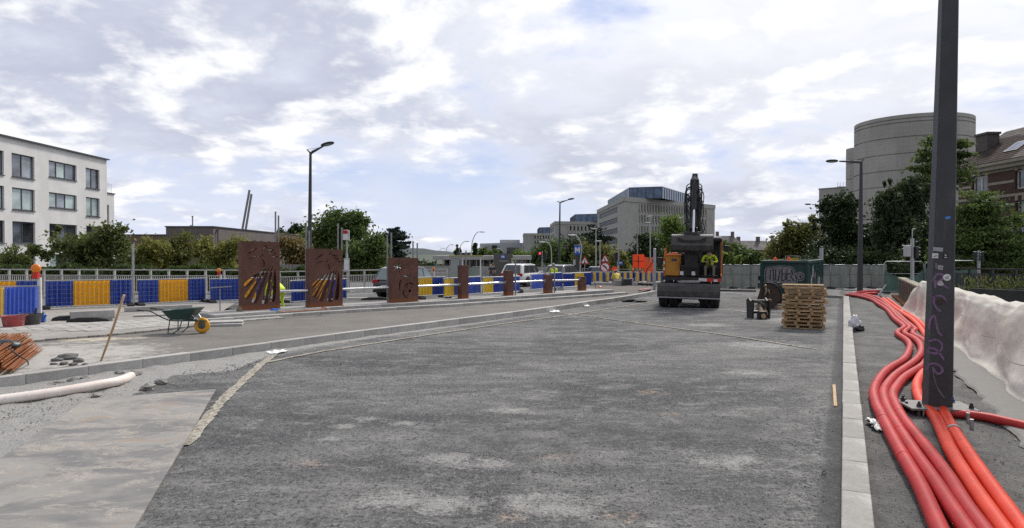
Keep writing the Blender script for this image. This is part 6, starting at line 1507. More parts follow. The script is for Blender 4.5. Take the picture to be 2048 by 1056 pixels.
person('worker in lime hi-vis vest seen from behind in front of the grey car', (G(1107, 500, 2.2).x * 0 + AT(1107, 540, 40).x, 40, -.12), .1, stand(.1, .25), dict(top=LIME, sleeve=LIME, leg=DARKC), HAIRG, None, 1.0)
crouch = dict(pelvis=(0, -.05, .42), chest=(.02, .22, .72), head=(.02, .42, .88), face=(0, .8, -.6), sh_l=(-.18, .24, .78), sh_r=(.2, .24, .76), el_l=(-.28, .40, .52), el_r=(.3, .42, .52), wr_l=(-.18, .55, .34), wr_r=(.2, .55, .34), hip_l=(-.11, -.03, .40), hip_r=(.11, -.03, .40), kn_l=(-.18, .34, .46), kn_r=(.18, .34, .46), an_l=(-.16, .06, .09), an_r=(.16, .06, .09))
g = G(1237, 571, 0.06); person('crouching worker in yellow shirt and white helmet before the striped barricades', (g.x, 46.5, -.02), .15, crouch, dict(top=YSH, sleeve=YSH, leg=KHAKI), HAIRD, HELM, 1.05)
bend = dict(pelvis=(0, -.1, .88), chest=(.0, .28, 1.12), head=(0, .52, 1.16), face=(0, .6, -.8), sh_l=(-.19, .28, 1.14), sh_r=(.19, .28, 1.14), el_l=(-.24, .42, .86), el_r=(.24, .42, .86), wr_l=(-.16, .52, .62), wr_r=(.16, .52, .62), hip_l=(-.10, -.08, .86), hip_r=(.10, -.08, .86), kn_l=(-.13, .04, .48), kn_r=(.13, .0, .48), an_l=(-.13, -.02, .09), an_r=(.13, -.08, .09))
g = AT(559, 570, 25.6); person('bending worker in lime hi-vis jacket behind the tallest rusty panel', (g.x, g.y, .04), 1.2, bend, dict(top=LIME, sleeve=LIME, leg=LIME, arm=LIME), HAIRD, None, 1.0)
g = AT(982, 540, 70); person('pedestrian in navy top and shorts before the dark pavilion wall', (g.x, 70, GZ(0, 70)), 3.0, stand(), dict(top=BLUEC, leg=BLUEC, arm=SKIN), HAIRG, None, .98)
g = AT(987, 540, 71); person('pedestrian in dark clothes right beside the one in shorts', (g.x, 71, GZ(0, 71)), 2.7, stand(), dict(top=DARKC, leg=DARKC), HAIRD, None, .98)
# ------------------------------------------------------------------ the big dark lamp post on its bolted plate
base = G(1874, 828, 0.0); base.z = 0.13
post = thing('lamp_post', 'big dark rectangular lamp post with purple graffiti standing on a bolted steel plate', 'lamp post', base, -.16)
hb, ht = .158, .086; H = 7.6; Lz = Vector((.012, 0, 0))
def pw(z): return hb + (ht - hb) * z / H
lean = .0165
def pc(z): return Vector((lean * z, 0, z))
m = MB(); lv = [0, .6, 1.5, 3, 5, H]; V = []
for z in lv:
    w = pw(z); c = pc(z); b_ = .016
    for x, y in ((-w + b_, -w * .75), (w - b_, -w * .75), (w, -w * .75 + b_), (w, w * .75 - b_), (w - b_, w * .75), (-w + b_, w * .75), (-w, w * .75 - b_), (-w, -w * .75 + b_)): V.append(c + Vector((x, y, 0)))
F = [(i * 8 + k, i * 8 + (k + 1) % 8, (i + 1) * 8 + (k + 1) % 8, (i + 1) * 8 + k) for i in range(len(lv) - 1) for k in range(8)] + [tuple(range((len(lv) - 1) * 8, len(lv) * 8))]
def postmat():
    t = NT('lamp_post_paint'); n = t.noise(3, 6, .6); s = t.noise(5, 6, .7, .3, t.vec((1.5, 1.5, .4)))
    c = t.mix(t.mapr(n, .3, .7), (.036, .037, .042), (.050, .052, .058)); x = t.n('ShaderNodeSeparateXYZ'); t.l(t.tc.outputs['Object'], x.inputs[0])
    c = t.mix(t.math('MULTIPLY', t.mapr(s, .55, .72), .35), c, (.12, .115, .11)); t.bump(t.noise(60, 3, .6), .06, .01); return t.done(c, .55, 0, .4)
m.add(V, F); m.build('post', postmat(), post)
m = MB(); m.tube([pc(H), pc(H) + Vector((-.5, 0, .15)), pc(H) + Vector((-1.5, 0, .3))], [.1, .08, .05], 8); m.build('arm', DARKPAINT, post); m = MB(); m.ball(pc(H) + Vector((-1.9, 0, .3)), (.45, .22, .09), 14, 7); m.build('lamp_head', DARKPAINT, post, smooth=True)
m = MB(); m.box((0.0, .02, -.02), (.86, .58, .03)); m.build('base_plate', M('plate_steel', (.17, .168, .16), .7, 0, .25, 6, .1), post, bevel=.004)
BLUCAP = M('blue_cap', (.02, .09, .35), .5)
def bolt(x, y, cap, r=.022):
    b = MB(); b.cyl((x, y, -.005), (x, y, .003), .04, n=14); b.build('washer', STEELD, post)
    o = MB(); o.cyl((x, y, .003), (x, y, .04), .034, n=6); o.cyl((x, y, .04), (x, y, .075), r, r * .8, n=8); o.build('bolt', cap, post)
    s = MB(); s.cyl((x, y, -.2), (x, y, -.035), .02, n=8); s.build('anchor_rod', STEELD, post)
for x, y, cap in ((-.37, .20, BLACK), (-.30, -.17, BLACK), (.30, .24, BLUCAP), (.36, -.17, BLACK)): bolt(x, y, cap)
for x, y, hh in ((-.26, -.2, .16), (-.22, -.24, .15), (-.17, -.22, .16), (-.13, -.25, .15)): m = MB(); m.cyl((x, y, -.2), (x + .01, y, -.2 + hh), .018, n=8); m.build('anchor_rod', STAINLESS, post)
# graffiti strokes and stickers, thin paint and paper on the front face
PURP = M('purple_spray', (.17, .10, .195), .7, 0, .35, 14, 0); GREYSP = M('grey_spray', (.13, .13, .135), .8, 0, .4, 10, 0)
def on_post(px, py): # front face point for a picture point, in post coordinates
    Mi = (Matrix.Translation(base) @ Matrix.Rotation(-.16, 4, 'Z')).inverted(); o = Mi @ Vector((0, 0, CAM_H)); d = Mi.to_3x3() @ ray(px, py); yf = -.145; 
    for _ in range(6):
        k = (yf - o.y) / d.y; p = o + d * k; yf = -.75 * pw(p.z)
    return p
def spray(pts, w, name='graffiti_stroke', mat=PURP):
    P = catmull([on_post(x, y) for x, y in pts], .015); n = len(P); m = MB(); V = []; tmp = MB()
    for i, p in enumerate(P):
        d = P[min(i + 1, n - 1)] - P[max(i - 1, 0)]; nn = Vector((-d.z, 0, d.x)).normalized(); ww = w * random.uniform(.85, 1.1) / 2 * min(1, .6 + min(i, n - 1 - i) * .15)
        for q in (p + nn * ww, p - nn * ww): V.append((q.x, -.75 * pw(q.z) - .003, q.z))
    m.add(V, [(2 * i, 2 * i + 2, 2 * i + 3, 2 * i + 1) for i in range(n - 1)]); o = m.build(name, mat, post); return o
gx = lambda x: 1840 + x / 2.64; gy = lambda y: 440 + y / 2.64
def gs(pts, w, mat=PURP): spray([(gx(x), gy(y)) for x, y in pts], w, mat=mat)
gs([(80, 360), (80, 325), (76, 310)], .032); gs([(72, 325), (78, 300), (95, 285), (118, 290), (122, 305), (105, 322), (92, 328), (115, 340), (150, 362)], .034)
gs([(62, 408), (85, 402), (108, 400), (128, 412), (138, 432)], .026); gs([(80, 400), (72, 425), (80, 455), (95, 472), (110, 483)], .028)
gs([(46, 578), (50, 540), (66, 508), (78, 512), (86, 550), (96, 590), (116, 612)], .03)
gs([(45, 640), (80, 632), (108, 645), (116, 672), (95, 700), (60, 702), (38, 690), (50, 675), (85, 685), (110, 712), (126, 740)], .032)
gs([(32, 790), (45, 765), (75, 757), (105, 770), (118, 795), (100, 812), (78, 800), (66, 775)], .032); gs([(66, 790), (78, 850), (100, 900), (130, 940)], .018, GREYSP)
def sticker(pts, mat, marks=(), mm=BLACK):
    P = [on_post(gx(x), gy(y)) for x, y in pts]; m = MB(); m.add([(p.x, -.75 * pw(p.z) - .0045, p.z) for p in P], [tuple(range(len(P)))]); o = m.build('sticker', mat, post)
    for k in marks:
        Q = [on_post(gx(x), gy(y)) for x, y in k]; m = MB(); m.add([(p.x, -.75 * pw(p.z) - .006, p.z) for p in Q], [tuple(range(len(Q)))]); m.build('print', mm, o)
SILV = M('silver_sticker', (.30, .31, .33), .4, .2, .2, 10, 0); STW = M('white_sticker', (.62, .62, .61), .6, 0, .15, 10, 0); STG = M('grey_sticker', (.38, .38, .37), .6, 0, .3, 12, 0); STK = M('black_sticker', (.012, .012, .013), .5); STB = M('blue_sticker', (.06, .2, .5), .5, 0, .3, 20, 0)
sticker([(70, 142), (122, 147), (119, 168), (67, 162)], SILV)
sticker([(64, 175), (96, 176), (95, 202), (63, 201)], STW, [[(70, 193), (80, 187), (91, 187), (91, 191), (81, 191), (71, 197)]])
sticker([(121, 174), (146, 176), (145, 206), (120, 204)], STK, [[(127, 195), (141, 196), (141, 200), (127, 199)], [(128, 181), (139, 184), (138, 190), (131, 188)]], STW)
sticker([(95, 238), (122, 242), (118, 264), (92, 259)], STG, [[(99, 244), (102, 244), (99, 257), (96, 257)], [(106, 245), (109, 245), (107, 259), (104, 258)], [(114, 246), (117, 246), (114, 260), (111, 260)]], DARKPAINT)
sticker([(79, 226), (91, 228), (90, 256), (84, 258), (79, 250)], M('torn_sticker', (.14, .14, .145), .7)); sticker([(78, 280), (90, 281), (89, 292), (78, 291)], M('torn_sticker', (.14, .14, .145), .7), [[(81, 283), (87, 283), (87, 289), (81, 289)]], DARKPAINT)
sticker([(142 + 21 * cos(a), 303 + 18 * sin(a)) for a in np.linspace(0, 2 * pi, 18, endpoint=False)], STW, [[(132, 302), (152, 297), (152, 300), (132, 305)], [(134, 309), (150, 305), (150, 308), (134, 312)]])
sticker([(107 + 17 * cos(a) * (1 + .2 * sin(3 * a)), 334 + 14 * sin(a)) for a in np.linspace(0, 2 * pi, 14, endpoint=False)], STG)
sticker([(86, 425), (110, 415), (132, 420), (138, 432), (120, 445), (95, 448), (82, 440)], M('brown_smudge', (.045, .03, .028), .8))
for pts in ([(129, -4), (150, -10), (166, -8), (160, 4), (140, 8)],):
    P = [(1888 + (x - 129) / 2.64, 436 + y / 2.64) for x, y in pts]; Q = [on_post(*p) for p in P]; m = MB(); m.add([(p.x, -.75 * pw(p.z) - .004, p.z) for p in Q], [tuple(range(5))]); m.build('sticker', STB, post)

# ------------------------------------------------------------------ red conduits
def pipemat(name, lo, hi):
    t = NT(name); n = t.noise(2.2, 6, .65, .3); f = t.noise(18, 4, .7); c = t.mix(t.mapr(n, .3, .7), lo, hi)
    d = t.noise(5, 7, .7, .2, t.vec(loc=(4, 9, 1))); c = t.mix(t.math('MULTIPLY', t.mapr(d, .55, .75), .22), c, (.26, .12, .105)); x = t.n('ShaderNodeSeparateXYZ'); t.l(t.tc.outputs['Object'], x.inputs[0])
    t.bump(f, .08, .01); return t.done(c, .5, 0, .22)
PR1 = pipemat('red_conduit', (.36, .013, .015), (.49, .023, .024)); PR2 = pipemat('bright_red_conduit', (.62, .042, .016), (.76, .066, .026)); PR3 = pipemat('corrugated_red_conduit', (.42, .035, .032), (.58, .06, .055))
def conduit(label, px, mat, r=.073, zf=None, step=.12, n=14, rings=True):
    pts = []
    for k in px:
        z = k[2] if len(k) > 2 else r + .004; pts.append(G(k[0], k[1], z))
    P = smooth_path(resample(catmull(pts, .1), .07), 4); P = resample(P, step)
    root = thing('conduit_pipe', label, 'pipe', P[0], 0, 'red plastic conduit pipes lying beside the kerb'); m = MB(); m.tube([p - P[0] for p in P], r, n); m.build('pipe', mat, root, smooth=True)
    if rings:
        for f in rings:
            i = int(f * (len(P) - 2)); m = MB(); d = (P[i + 1] - P[i]).normalized(); m.tube([P[i] - P[0] - d * .02, P[i] - P[0] + d * .02], r + .002, n); m.build('pipe_seam', mat, root, smooth=True)
    return P
c2 = lambda x, y: (1668 + x / 4.4, 520 + y / 4.4); c3 = lambda x, y: (1668 + x / 3.142, 720 + y / 3.142)
ext = lambda a, b, k: (b[0] + (b[0] - a[0]) * k, b[1] + (b[1] - a[1]) * k)
L1 = [c2(110, 305), c2(230, 322), c2(330, 350), c2(400, 393), c2(470, 442), c2(530, 515), c2(610, 580), c2(612, 602), c2(568, 628), c2(560, 652), c2(640, 708), c2(668, 752), c2(655, 810), c2(610, 880), c2(480, 960), c3(290, 112), c3(252, 190), c3(262, 270), c3(300, 352), c3(405, 555), c3(525, 760), c3(600, 920), c3(660, 1056)]; L1.append(ext(L1[-2], L1[-1], 1.2))
L2 = [c2(150, 303), c2(260, 316), c2(350, 340), c2(480, 422), c2(560, 505), c2(655, 585), c2(662, 605), c2(625, 632), c2(630, 655), c2(720, 702), c2(765, 760), c2(760, 830), c2(700, 900), c2(560, 1000), c3(350, 135), c3(312, 200), c3(325, 280), c3(372, 375), c3(490, 560), c3(640, 775), c3(740, 930), c3(825, 1056)]; L2.append(ext(L2[-2], L2[-1], 1.2))
L3 = [c2(190, 300), c2(300, 312), c2(400, 342), c2(520, 442), c2(620, 530), c2(710, 606), c2(712, 622), c2(690, 645), c2(720, 672), c2(800, 715), c2(838, 780), c2(830, 850), c2(780, 930), c2(640, 1020), c3(410, 145), c3(368, 215), c3(385, 280), c3(440, 380), c3(570, 540), c3(710, 725), c3(820, 905), c3(930, 1056)]; L3.append(ext(L3[-2], L3[-1], 1.2))
conduit('leftmost red conduit pipe nearest the right kerb', L1, PR1, rings=(.72, .8, .88, .93)); conduit('second red conduit pipe from the right kerb', L2, PR1, rings=(.7, .82, .9)); conduit('third red conduit pipe, passing just left of the bolted plate', L3, PR1, rings=(.75, .87))
L4 = [c2(430, 340), c2(560, 440), c2(680, 520), c2(745, 580), c2(800, 660), c2(850, 740), c2(870, 860), c2(840, 960), c3(560, 80), c3(520, 150), c3(530, 230), (1845, 808, .06), c3(640, 365), c3(730, 560), c3(850, 760), c3(965, 930), c3(1055, 1056)]; L4.append(ext(L4[-2], L4[-1], 1.2))
conduit('bright orange red conduit pipe passing under the bolted plate', L4, PR2, .073, rings=(.8,))
L5 = [c2(470, 340), c2(600, 440), c2(720, 520), c2(800, 590), c2(880, 700), c2(930, 820), c2(935, 930), (1874, 760), (1877, 800, .06), c3(700, 350), c3(762, 460), c3(880, 640), c3(1000, 810), c3(1110, 960), c3(1180, 1056)]; L5.append(ext(L5[-2], L5[-1], 1.2))
P5 = conduit('bright red conduit pipe farthest right with a grey joint band', L5, PR2, .072, rings=(.78,))
i = min(range(len(P5)), key=lambda k: (P5[k] - G(*c3(750, 440), .08)).length); d = (P5[i + 1] - P5[i]).normalized(); m = MB(); m.tube([P5[i] - d * .035, P5[i] + d * .035], .081, 16); tag(m.build('joint_band', M('grey_tape', (.30, .29, .28), .6, 0, .2, 10, .1), auto=40), 'grey band wrapped round the farthest right red pipe', 'band')
cp = [G(x, y, .065) for x, y in ((1868, 822), (1900, 826), (1930, 829), (1975, 835), (2020, 845), (2080, 858), (2200, 880))]; P = resample(smooth_path(resample(catmull(cp, .05), .03), 4), .012); m = MB()
m.tube(P, [.060 + .0045 * (1 if (i % 2) else -1) for i in range(len(P))], 12); tag(m.build('corrugated_pipe', PR3, smooth=True), 'ribbed red conduit pipe running right from under the lamp post plate', 'pipe')
for i, (pts, lb) in enumerate(((((1700, 589), (1726, 584), (1750, 582), (1756, 583)), 'short red pipe end lying behind the right street lamp'), (((1722, 590), (1740, 587), (1756, 587)), 'shorter red pipe end lying nearest the fence foot'))):
    P = resample(catmull([G(x, y, .08) for x, y in pts], .1), .15); m = MB(); m.tube(P, .08, 10); tag(m.build('conduit_pipe', PR1, smooth=True), lb, 'pipe')
for i, (px, py, h, lb) in enumerate(((1936, 845, .13, 'upright steel anchor stub nearest the plate corner'), (1943, 857, .12, 'upright steel anchor stub farther from the plate'))):
    b = G(px, py); m = MB(); m.cyl(b - Vector((0, 0, .05)), b + Vector((0, 0, h)), .024, n=10); tag(m.build('anchor_stub', STEEL, auto=40), lb, 'bolt')
for i, (px, py) in enumerate(((1806, 808), (1810, 816), (1813, 824))): b = G(px, py); m = MB(); m.cyl(b - Vector((0, 0, .05)), b + Vector((0, 0, .1)), .03, n=8); m.cyl(b + Vector((0, 0, .1)), b + Vector((0, 0, .15)), .022, .018, n=8); tag(m.build('capped_anchor', BLACK), ['black capped anchor farthest back beside the third pipe', 'black capped anchor in the middle beside the third pipe', 'black capped anchor nearest the viewer beside the third pipe'][i], 'bolt')

# ------------------------------------------------------------------ parapet wall and the fleece over it
WT = 2.52
wa, wb_ = ST(12.0, WT), ST(29, WT)
WALLC = M('stained_parapet_concrete', (.19, .172, .145), .9, 0, .25, 1.6, .3, 30, ((.08, .07, .06), .6))
pw_ = thing('parapet_wall', 'stained concrete parapet of upright panels running away beside the red pipes', 'wall', ST(28.5, WT), 0)
s_a, s_b = 28.0, 40.5; n = 15; L = (s_b - s_a) / n; ang = atan2(U2.y, U2.x); o0 = Vector(pw_.location)
for i in range(n):
    c = ST(s_a + L * (i + .5), WT + .18) - o0; m = MB(); m.box((0, 0, 0), (L - .03, .14, .86)); p = m.build('panel', WALLC, pw_, loc=(c.x, c.y, .47), bevel=.01); p.rotation_euler = (0, 0, ang)
    c = ST(s_a + L * i, WT + .10) - o0; m = MB(); m.box((0, 0, 0), (.12, .2, .92)); p = m.build('pier', WALLC, pw_, loc=(c.x, c.y, .46), bevel=.01); p.rotation_euler = (0, 0, ang)
    c = ST(s_a + L * (i + .5), WT - .12) - o0; m = MB(); m.box((0, 0, 0), (.16, .35, .12)); p = m.build('foot_bracket', RUST, pw_, loc=(c.x, c.y, .04)); p.rotation_euler = (0, 0, ang)
c = ST((s_a + s_b) / 2, WT + .18) - o0; m = MB(); m.box((0, 0, 0), (s_b - s_a + .1, .34, .09)); p = m.build('coping', M('mossy_coping', (.25, .23, .17), .95, 0, .3, 3, .4, 25), pw_, loc=(c.x, c.y, .95), bevel=.015); p.rotation_euler = (0, 0, ang)
# low edge beam in front of the wall
m = MB(); 
for s0_, s1_, t0__, hgt, mat in ((16, 40, 1.72, .10, 0),):
    c = ST((s0_ + s1_) / 2, 1.78); m.box((c.x, c.y, hgt / 2 - .03), (s1_ - s0_, .14, hgt + .06), (0, 0, ang))
tag(m.build('edge_beam', M('brown_concrete_edge', (.085, .075, .068), .9, 0, .3, 2, .3)), 'low brown concrete edge between the red pipes and the parapet', 'edging')
m = MB(); N = 60; V = []; rr = random.Random(4)
for i in range(N + 1):
    s_ = 3 + 16 * i / N; j = rr.uniform(-.06, .06)
    for t, z in ((WT - .62 + j, .008), (WT - .58 + j, .035), (WT + .2, .05)): V.append(tuple(ST(s_, t, z)))
m.add(V, [f for i in range(N) for f in ((3 * i, 3 * i + 1, 3 * i + 4, 3 * i + 3), (3 * i + 1, 3 * i + 2, 3 * i + 5, 3 * i + 4))]); o = m.build('footing_strip', M('smooth_footing', (.19, .185, .175), .9, 0, .15, 1.5, .15), kind='structure')
if o.data.polygons[0].normal.z < 0: o.data.flip_normals()
core = MB(); c = ST(15.5, WT + .56); core.box((c.x, c.y, .58), (24, .26, 1.16), (0, 0, ang)); tag(core.build('concrete_wall', WALLC), 'concrete wall wrapped in white fleece at right', 'wall')
def fleece():
    ss = np.concatenate([np.arange(2.5, 29.3, .055)]); tt = np.linspace(0, 1, 46); r = np.random.default_rng(5)
    # profile from back of the wall over the top and down to the ground
    prof_t = np.array([.62, .55, .30, .10, .02, -.02, -.05, -.10, -.16, -.24]); prof_z = np.array([.85, 1.15, 1.27, 1.24, 1.10, .85, .55, .28, .10, .012]); kk = np.linspace(0, 1, 10)
    S_, T_ = np.meshgrid(ss, tt, indexing='ij'); t = np.interp(T_, kk, prof_t); z = np.interp(T_, kk, prof_z)
    down = smst(T_, .30, .9)
    w1 = np.sin(S_ * 2.1 + 1.3 * np.sin(S_ * .9)) ; folds = .085 * w1 + .02 * np.sin(S_ * 1.7 + 2 * T_ + np.sin(S_))
    n1 = vnoise(S_ * .38, T_ * 1.6, 1.8, 61) - .5; n2 = vnoise((S_ + T_ * 1.7) * .35, T_ * 2.2, 4.5, 62) - .5; n3 = vnoise((S_ - T_ * 2.4) * .35, T_ * 4, 9, 63) - .5
    diag = np.abs(np.sin((S_ * .42 + T_ * 1.5 + .9 * n1) * 2.0)) ** 3
    amp = .25 + .75 * down
    t = t - amp * (folds * .38 + .20 * n1 + .04 * n2 + .012 * n3 + .10 * diag) - .03 * down
    z = z + (1 - down) * (.10 * n1 + .05 * n2 + .03 * n3) + .04 * (vnoise(S_, S_ * 0, .7, 64) - .5) * (1 - down)
    z = np.maximum(z, .012 + .02 * (n2 + .5)); t = np.minimum(t, np.where(z < 1.15, np.where(T_ > .35, .14, 9), 9)) + .18 * smst(S_, 26, 20) - .12 * smst(S_, 26, 28.5) + .14 * smst(S_, 17, 10); z = z * (1 + .17 * smst(S_, 18, 11))
    # gathered far end
    e = smst(S_, 28.2, 29.2); z = z * (1 - .15 * e) ; t = t - e * .25 * down
    X = U2.x * S_ + N2.x * (WT + t); Y = U2.y * S_ + N2.y * (WT + t)
    V = np.stack([X, Y, z], -1).reshape(-1, 3); ns, nt = S_.shape; i = (np.arange(ns - 1)[:, None] * nt + np.arange(nt - 1)[None]).reshape(-1); F = np.stack([i, i + 1, i + nt + 1, i + nt], -1)
    me = bpy.data.meshes.new('fleece_sheet'); me.from_pydata(V.tolist(), [], F.tolist()); me.polygons.foreach_set('use_smooth', [True] * len(F)); me.update(); return me
def fleece_mat():
    t = NT('white_fleece'); n = t.noise(.9, 6, .6, .4); s = t.noise(2.4, 7, .7, .6, t.vec(loc=(2, 5, 9))); f = t.noise(120, 3, .6)
    c = t.mix(t.mapr(n, .3, .7), (.60, .565, .495), (.74, .715, .655)); c = t.mix(t.math('MULTIPLY', t.mapr(s, .52, .75), .35), c, (.46, .385, .30)); t.bump(t.math('ADD', t.math('MULTIPLY', f, .3), t.noise(9, 5, .6)), .25, .03)
    t.done(c, .95, 0, .1); tr = t.n('ShaderNodeBsdfTranslucent'); t.l(c, tr.inputs[0]); mx = t.n('ShaderNodeMixShader'); mx.inputs[0].default_value = .18; t.l(t.b.outputs[0], mx.inputs[1]); t.l(tr.outputs[0], mx.inputs[2]); t.l(mx.outputs[0], t.o.inputs[0]); return t.m
me = fleece(); me.materials.append(fleece_mat()); tag(link('fleece_sheet', me), 'crumpled off-white fleece sheet draped over the wall at right', 'sheet')
P = [ST(s_, WT - .06 - .05 * sin(s_ * 2), z) for s_, z in ((19, .82), (17.5, .80), (16, .66), (14.8, .70), (13.4, .52), (12.2, .56), (10.5, .52))]; m = MB(); m.tube(resample(catmull(P, .1), .15), .008, 6); tag(m.build('rope', M('grey_rope', (.22, .21, .2), .9)), 'thin grey rope sagging across the white fleece', 'rope')

# ------------------------------------------------------------------ things on the left: pipe, rebar, buckets, handle, wheelbarrow, slabs
def whitepipe():
    pts = [G(-160, 828, .08), G(-40, 806, .08), G(60, 792, .085), (G(140, 780, .09)), G(200, 769, .10), G(238, 762, .09), G(262, 752, .03)]; P = resample(smooth_path(resample(catmull(pts, .1), .1), 3), .03)
    m = MB(); m.tube(P, [.075 + (.003 if i % 2 else 0) for i in range(len(P))], 14); t = NT('pinkish_white_plastic'); n = t.noise(3, 6, .65, .3); c = t.mix(t.mapr(n, .35, .7), (.66, .56, .50), (.74, .69, .65)); c = t.mix(t.math('MULTIPLY', t.mapr(t.noise(9, 6, .7), .56, .75), .5), c, (.34, .30, .27))
    t.bump(t.noise(40, 3), .1, .01); return m.build('drain_pipe', t.done(c, .5, 0, .4), smooth=True)
tag(whitepipe(), 'pinkish white ribbed drain pipe lying below the left kerb', 'pipe')
CLOD = M('dry_clod', (.235, .226, .21), .95, 0, .35, 3, .6, 18, ((.30, .29, .27), .6))
def clod(c, r, label, mat=CLOD, seed=0, flat=.6, name='rubble_clod'):
    b = bmesh.new(); bmesh.ops.create_icosphere(b, subdivisions=2, radius=1); q = random.Random(seed); off = [Vector((q.uniform(-1, 1), q.uniform(-1, 1), q.uniform(-1, 1))).normalized() for _ in range(9)]
    for v in b.verts:
        k = 1.0
        for o in off: k = min(k, (0.62 + .25 * ((o.x * 7.3) % 1)) / max(.2, v.co.dot(o)))
        k *= q.uniform(.82, 1.15); v.co = Vector((v.co.x * r * k * 1.25, v.co.y * r * k, v.co.z * r * k * flat))
    me = bpy.data.meshes.new(name); b.to_mesh(me); b.free(); me.materials.append(mat); me.update(); o = link(name, me); o.location = c + Vector((0, 0, r * flat * .45)); o.rotation_euler = (0, 0, q.uniform(0, 6)); return tag(o, label, 'rubble', 'clods of broken ground along the left kerb')
for i, (x, y, r, lb) in enumerate(((295, 780, .13, 'large flat grey clod right of the white pipe end'), (322, 768, .11, 'dark clod farthest right of the white pipe end'), (192, 793, .07, 'small clod in front of the white pipe near the steel plate'), (196, 778, .08, 'clod close in front of the white pipe'), (268, 752, .13, 'dark clod beside the open end of the white pipe'), (240, 748, .10, 'clod against the kerb behind the white pipe end'), (170, 760, .10, 'clod between the kerb and the middle of the white pipe'), (120, 768, .10, 'clod against the kerb left of the handle'), (148, 763, .11, 'dark clod against the kerb below the rubble heap'), (102, 773, .08, 'small clod near the left end of the kerb gap'), (282, 787, .05, 'tiny pale clod near the steel plate corner'))): clod(G(x, y), r, lb, seed=i)
DK = M('broken_asphalt', (.12, .118, .114), .9, 0, .4, 4, .6, 18, ((.2, .19, .18), .5))
for i, (x, y, r, lb) in enumerate(((135, 718, .16, 'largest dark lump of the broken asphalt heap behind the kerb'), (114, 722, .09, 'dark lump at the left of the broken asphalt heap'), (158, 724, .10, 'dark lump at the right of the broken asphalt heap'), (108, 729, .06, 'small front left lump of the broken asphalt heap'), (128, 729, .08, 'front middle lump of the broken asphalt heap'), (148, 730, .07, 'front right lump of the broken asphalt heap'), (170, 731, .06, 'outermost right lump of the broken asphalt heap'))): clod(G(x, y, .17), r, lb, DK, 30 + i, .55)
# steel road plate
def platemat():
    t = NT('dusty_steel_plate'); n = t.noise(.9, 7, .65, .8, t.vec((.8, 1.2, 1), (0, 0, radians(25)))); f = t.noise(28, 6, .78); s = t.noise(2.6, 9, .75, .5, t.vec((.7, 1.3, 1), (0, 0, radians(20)), (3, 3, 0)))
    c = t.mix(t.mapr(n, .38, .58), (.155, .152, .150), (.27, .258, .24)); c = t.mix(t.math('MULTIPLY', t.mapr(s, .50, .60), .7), c, (.40, .36, .31)); r = t.noise(1.5, 6, .7, .5, t.vec(loc=(8, 1, 2))); c = t.mix(t.math('MULTIPLY', t.mapr(r, .58, .72), .6), c, (.30, .19, .12))
    c = t.mix(t.math('MULTIPLY', t.mapr(t.math('ADD', t.math('MULTIPLY', f, .5), t.math('MULTIPLY', s, .5)), .53, .60), .6), c, (.10, .10, .10)); t.bump(t.math('ADD', f, t.math('MULTIPLY', s, 2.0)), .25, .01); return t.done(c, t.mapr(n, .3, .6, .62, .9), .0, .35)
a, b, c, d = G(172, 798, .035), G(432, 778, .035), G(268, 1056, .035), G(-170, 1056, .035); e = (c - b); ext_ = b + e * 1.35; d2 = a + (ext_ - b)
m = MB(); V = [(p.x, p.y, z) for z in (.008, .036) for p in (a, b, ext_, d2)]; m.add(V, [(0, 1, 2, 3), (7, 6, 5, 4), (0, 4, 5, 1), (1, 5, 6, 2), (2, 6, 7, 3), (3, 7, 4, 0)]); o = m.build('steel_road_plate', platemat(), bevel=.004)
if o.data.polygons[1].normal.z < 0: o.data.flip_normals()
tag(o, 'large dusty steel plate lying on the ground in the near left corner', 'steel plate')
# rebar bundle
RB = rust_mat('orange_rust', (.20, .065, .020), (.36, .125, .035)); rbar = thing('rebar_bundle', 'heap of orange rusty reinforcing bars tied with a black cable at the left edge', 'rebar', G(15, 735, .18)); ro = Vector(rbar.location); rr = random.Random(3); bars = 0
for lay in range(12):
    for k in range(15):
        u = k / 14; z = .03 + lay * .035 + rr.uniform(-.01, .01); dx = Vector((-.45 + rr.uniform(-.014, .014), .89, rr.uniform(-.012, .012))); c = Vector((-10.0, 14.5, .18)) - ro + Vector((-.85, -.5, 0)) * (u * .85 + .02 * lay); st = rr.uniform(-.22, .12) - .02 * lay
        e0, e1 = c + dx * (st - 3.1), c + dx * st; m = MB(); m.tube([e0 + Vector((0, 0, z)), e0.lerp(e1, .5) + Vector((0, 0, z + .015)), e1 + Vector((0, 0, z))], .0115, 5); m.build('bar', RB, rbar)
P = [G(2, 690, .6) - ro, G(14, 694, .58) - ro, G(30, 706, .52) - ro, G(45, 716, .42) - ro, G(55, 722, .3) - ro, G(58, 734, .08) - ro, G(66, 740, .02) - ro, G(76, 736, .02) - ro, G(82, 726, .02) - ro, G(78, 719, .02) - ro, G(66, 718, .02) - ro]
m = MB(); m.tube(resample(catmull(P, .05), .05), .012, 6); m.build('tie_cable', BLACK, rbar, smooth=True)
bgp = G(8, 690, .55); b = bmesh.new(); bmesh.ops.create_icosphere(b, subdivisions=3, radius=1)
for v in b.verts: v.co = Vector((v.co.x * .30, v.co.y * .2, max(-.06, v.co.z * .10) + .02 * sin(v.co.x * 9) * sin(v.co.y * 7) + .015 * sin(v.co.y * 21)))
me = bpy.data.meshes.new('black_cloth'); b.to_mesh(me); b.free(); me.materials.append(M('black_plastic_sheet', (.02, .02, .022), .4, 0, .3, 9, .4, 20)); me.polygons.foreach_set('use_smooth', [True] * len(me.polygons)); o = link('black_sheet', me); o.location = bgp - Vector((0, 0, .0)); tag(o, 'crumpled black plastic bundle lying on the rusty bars', 'sheet')
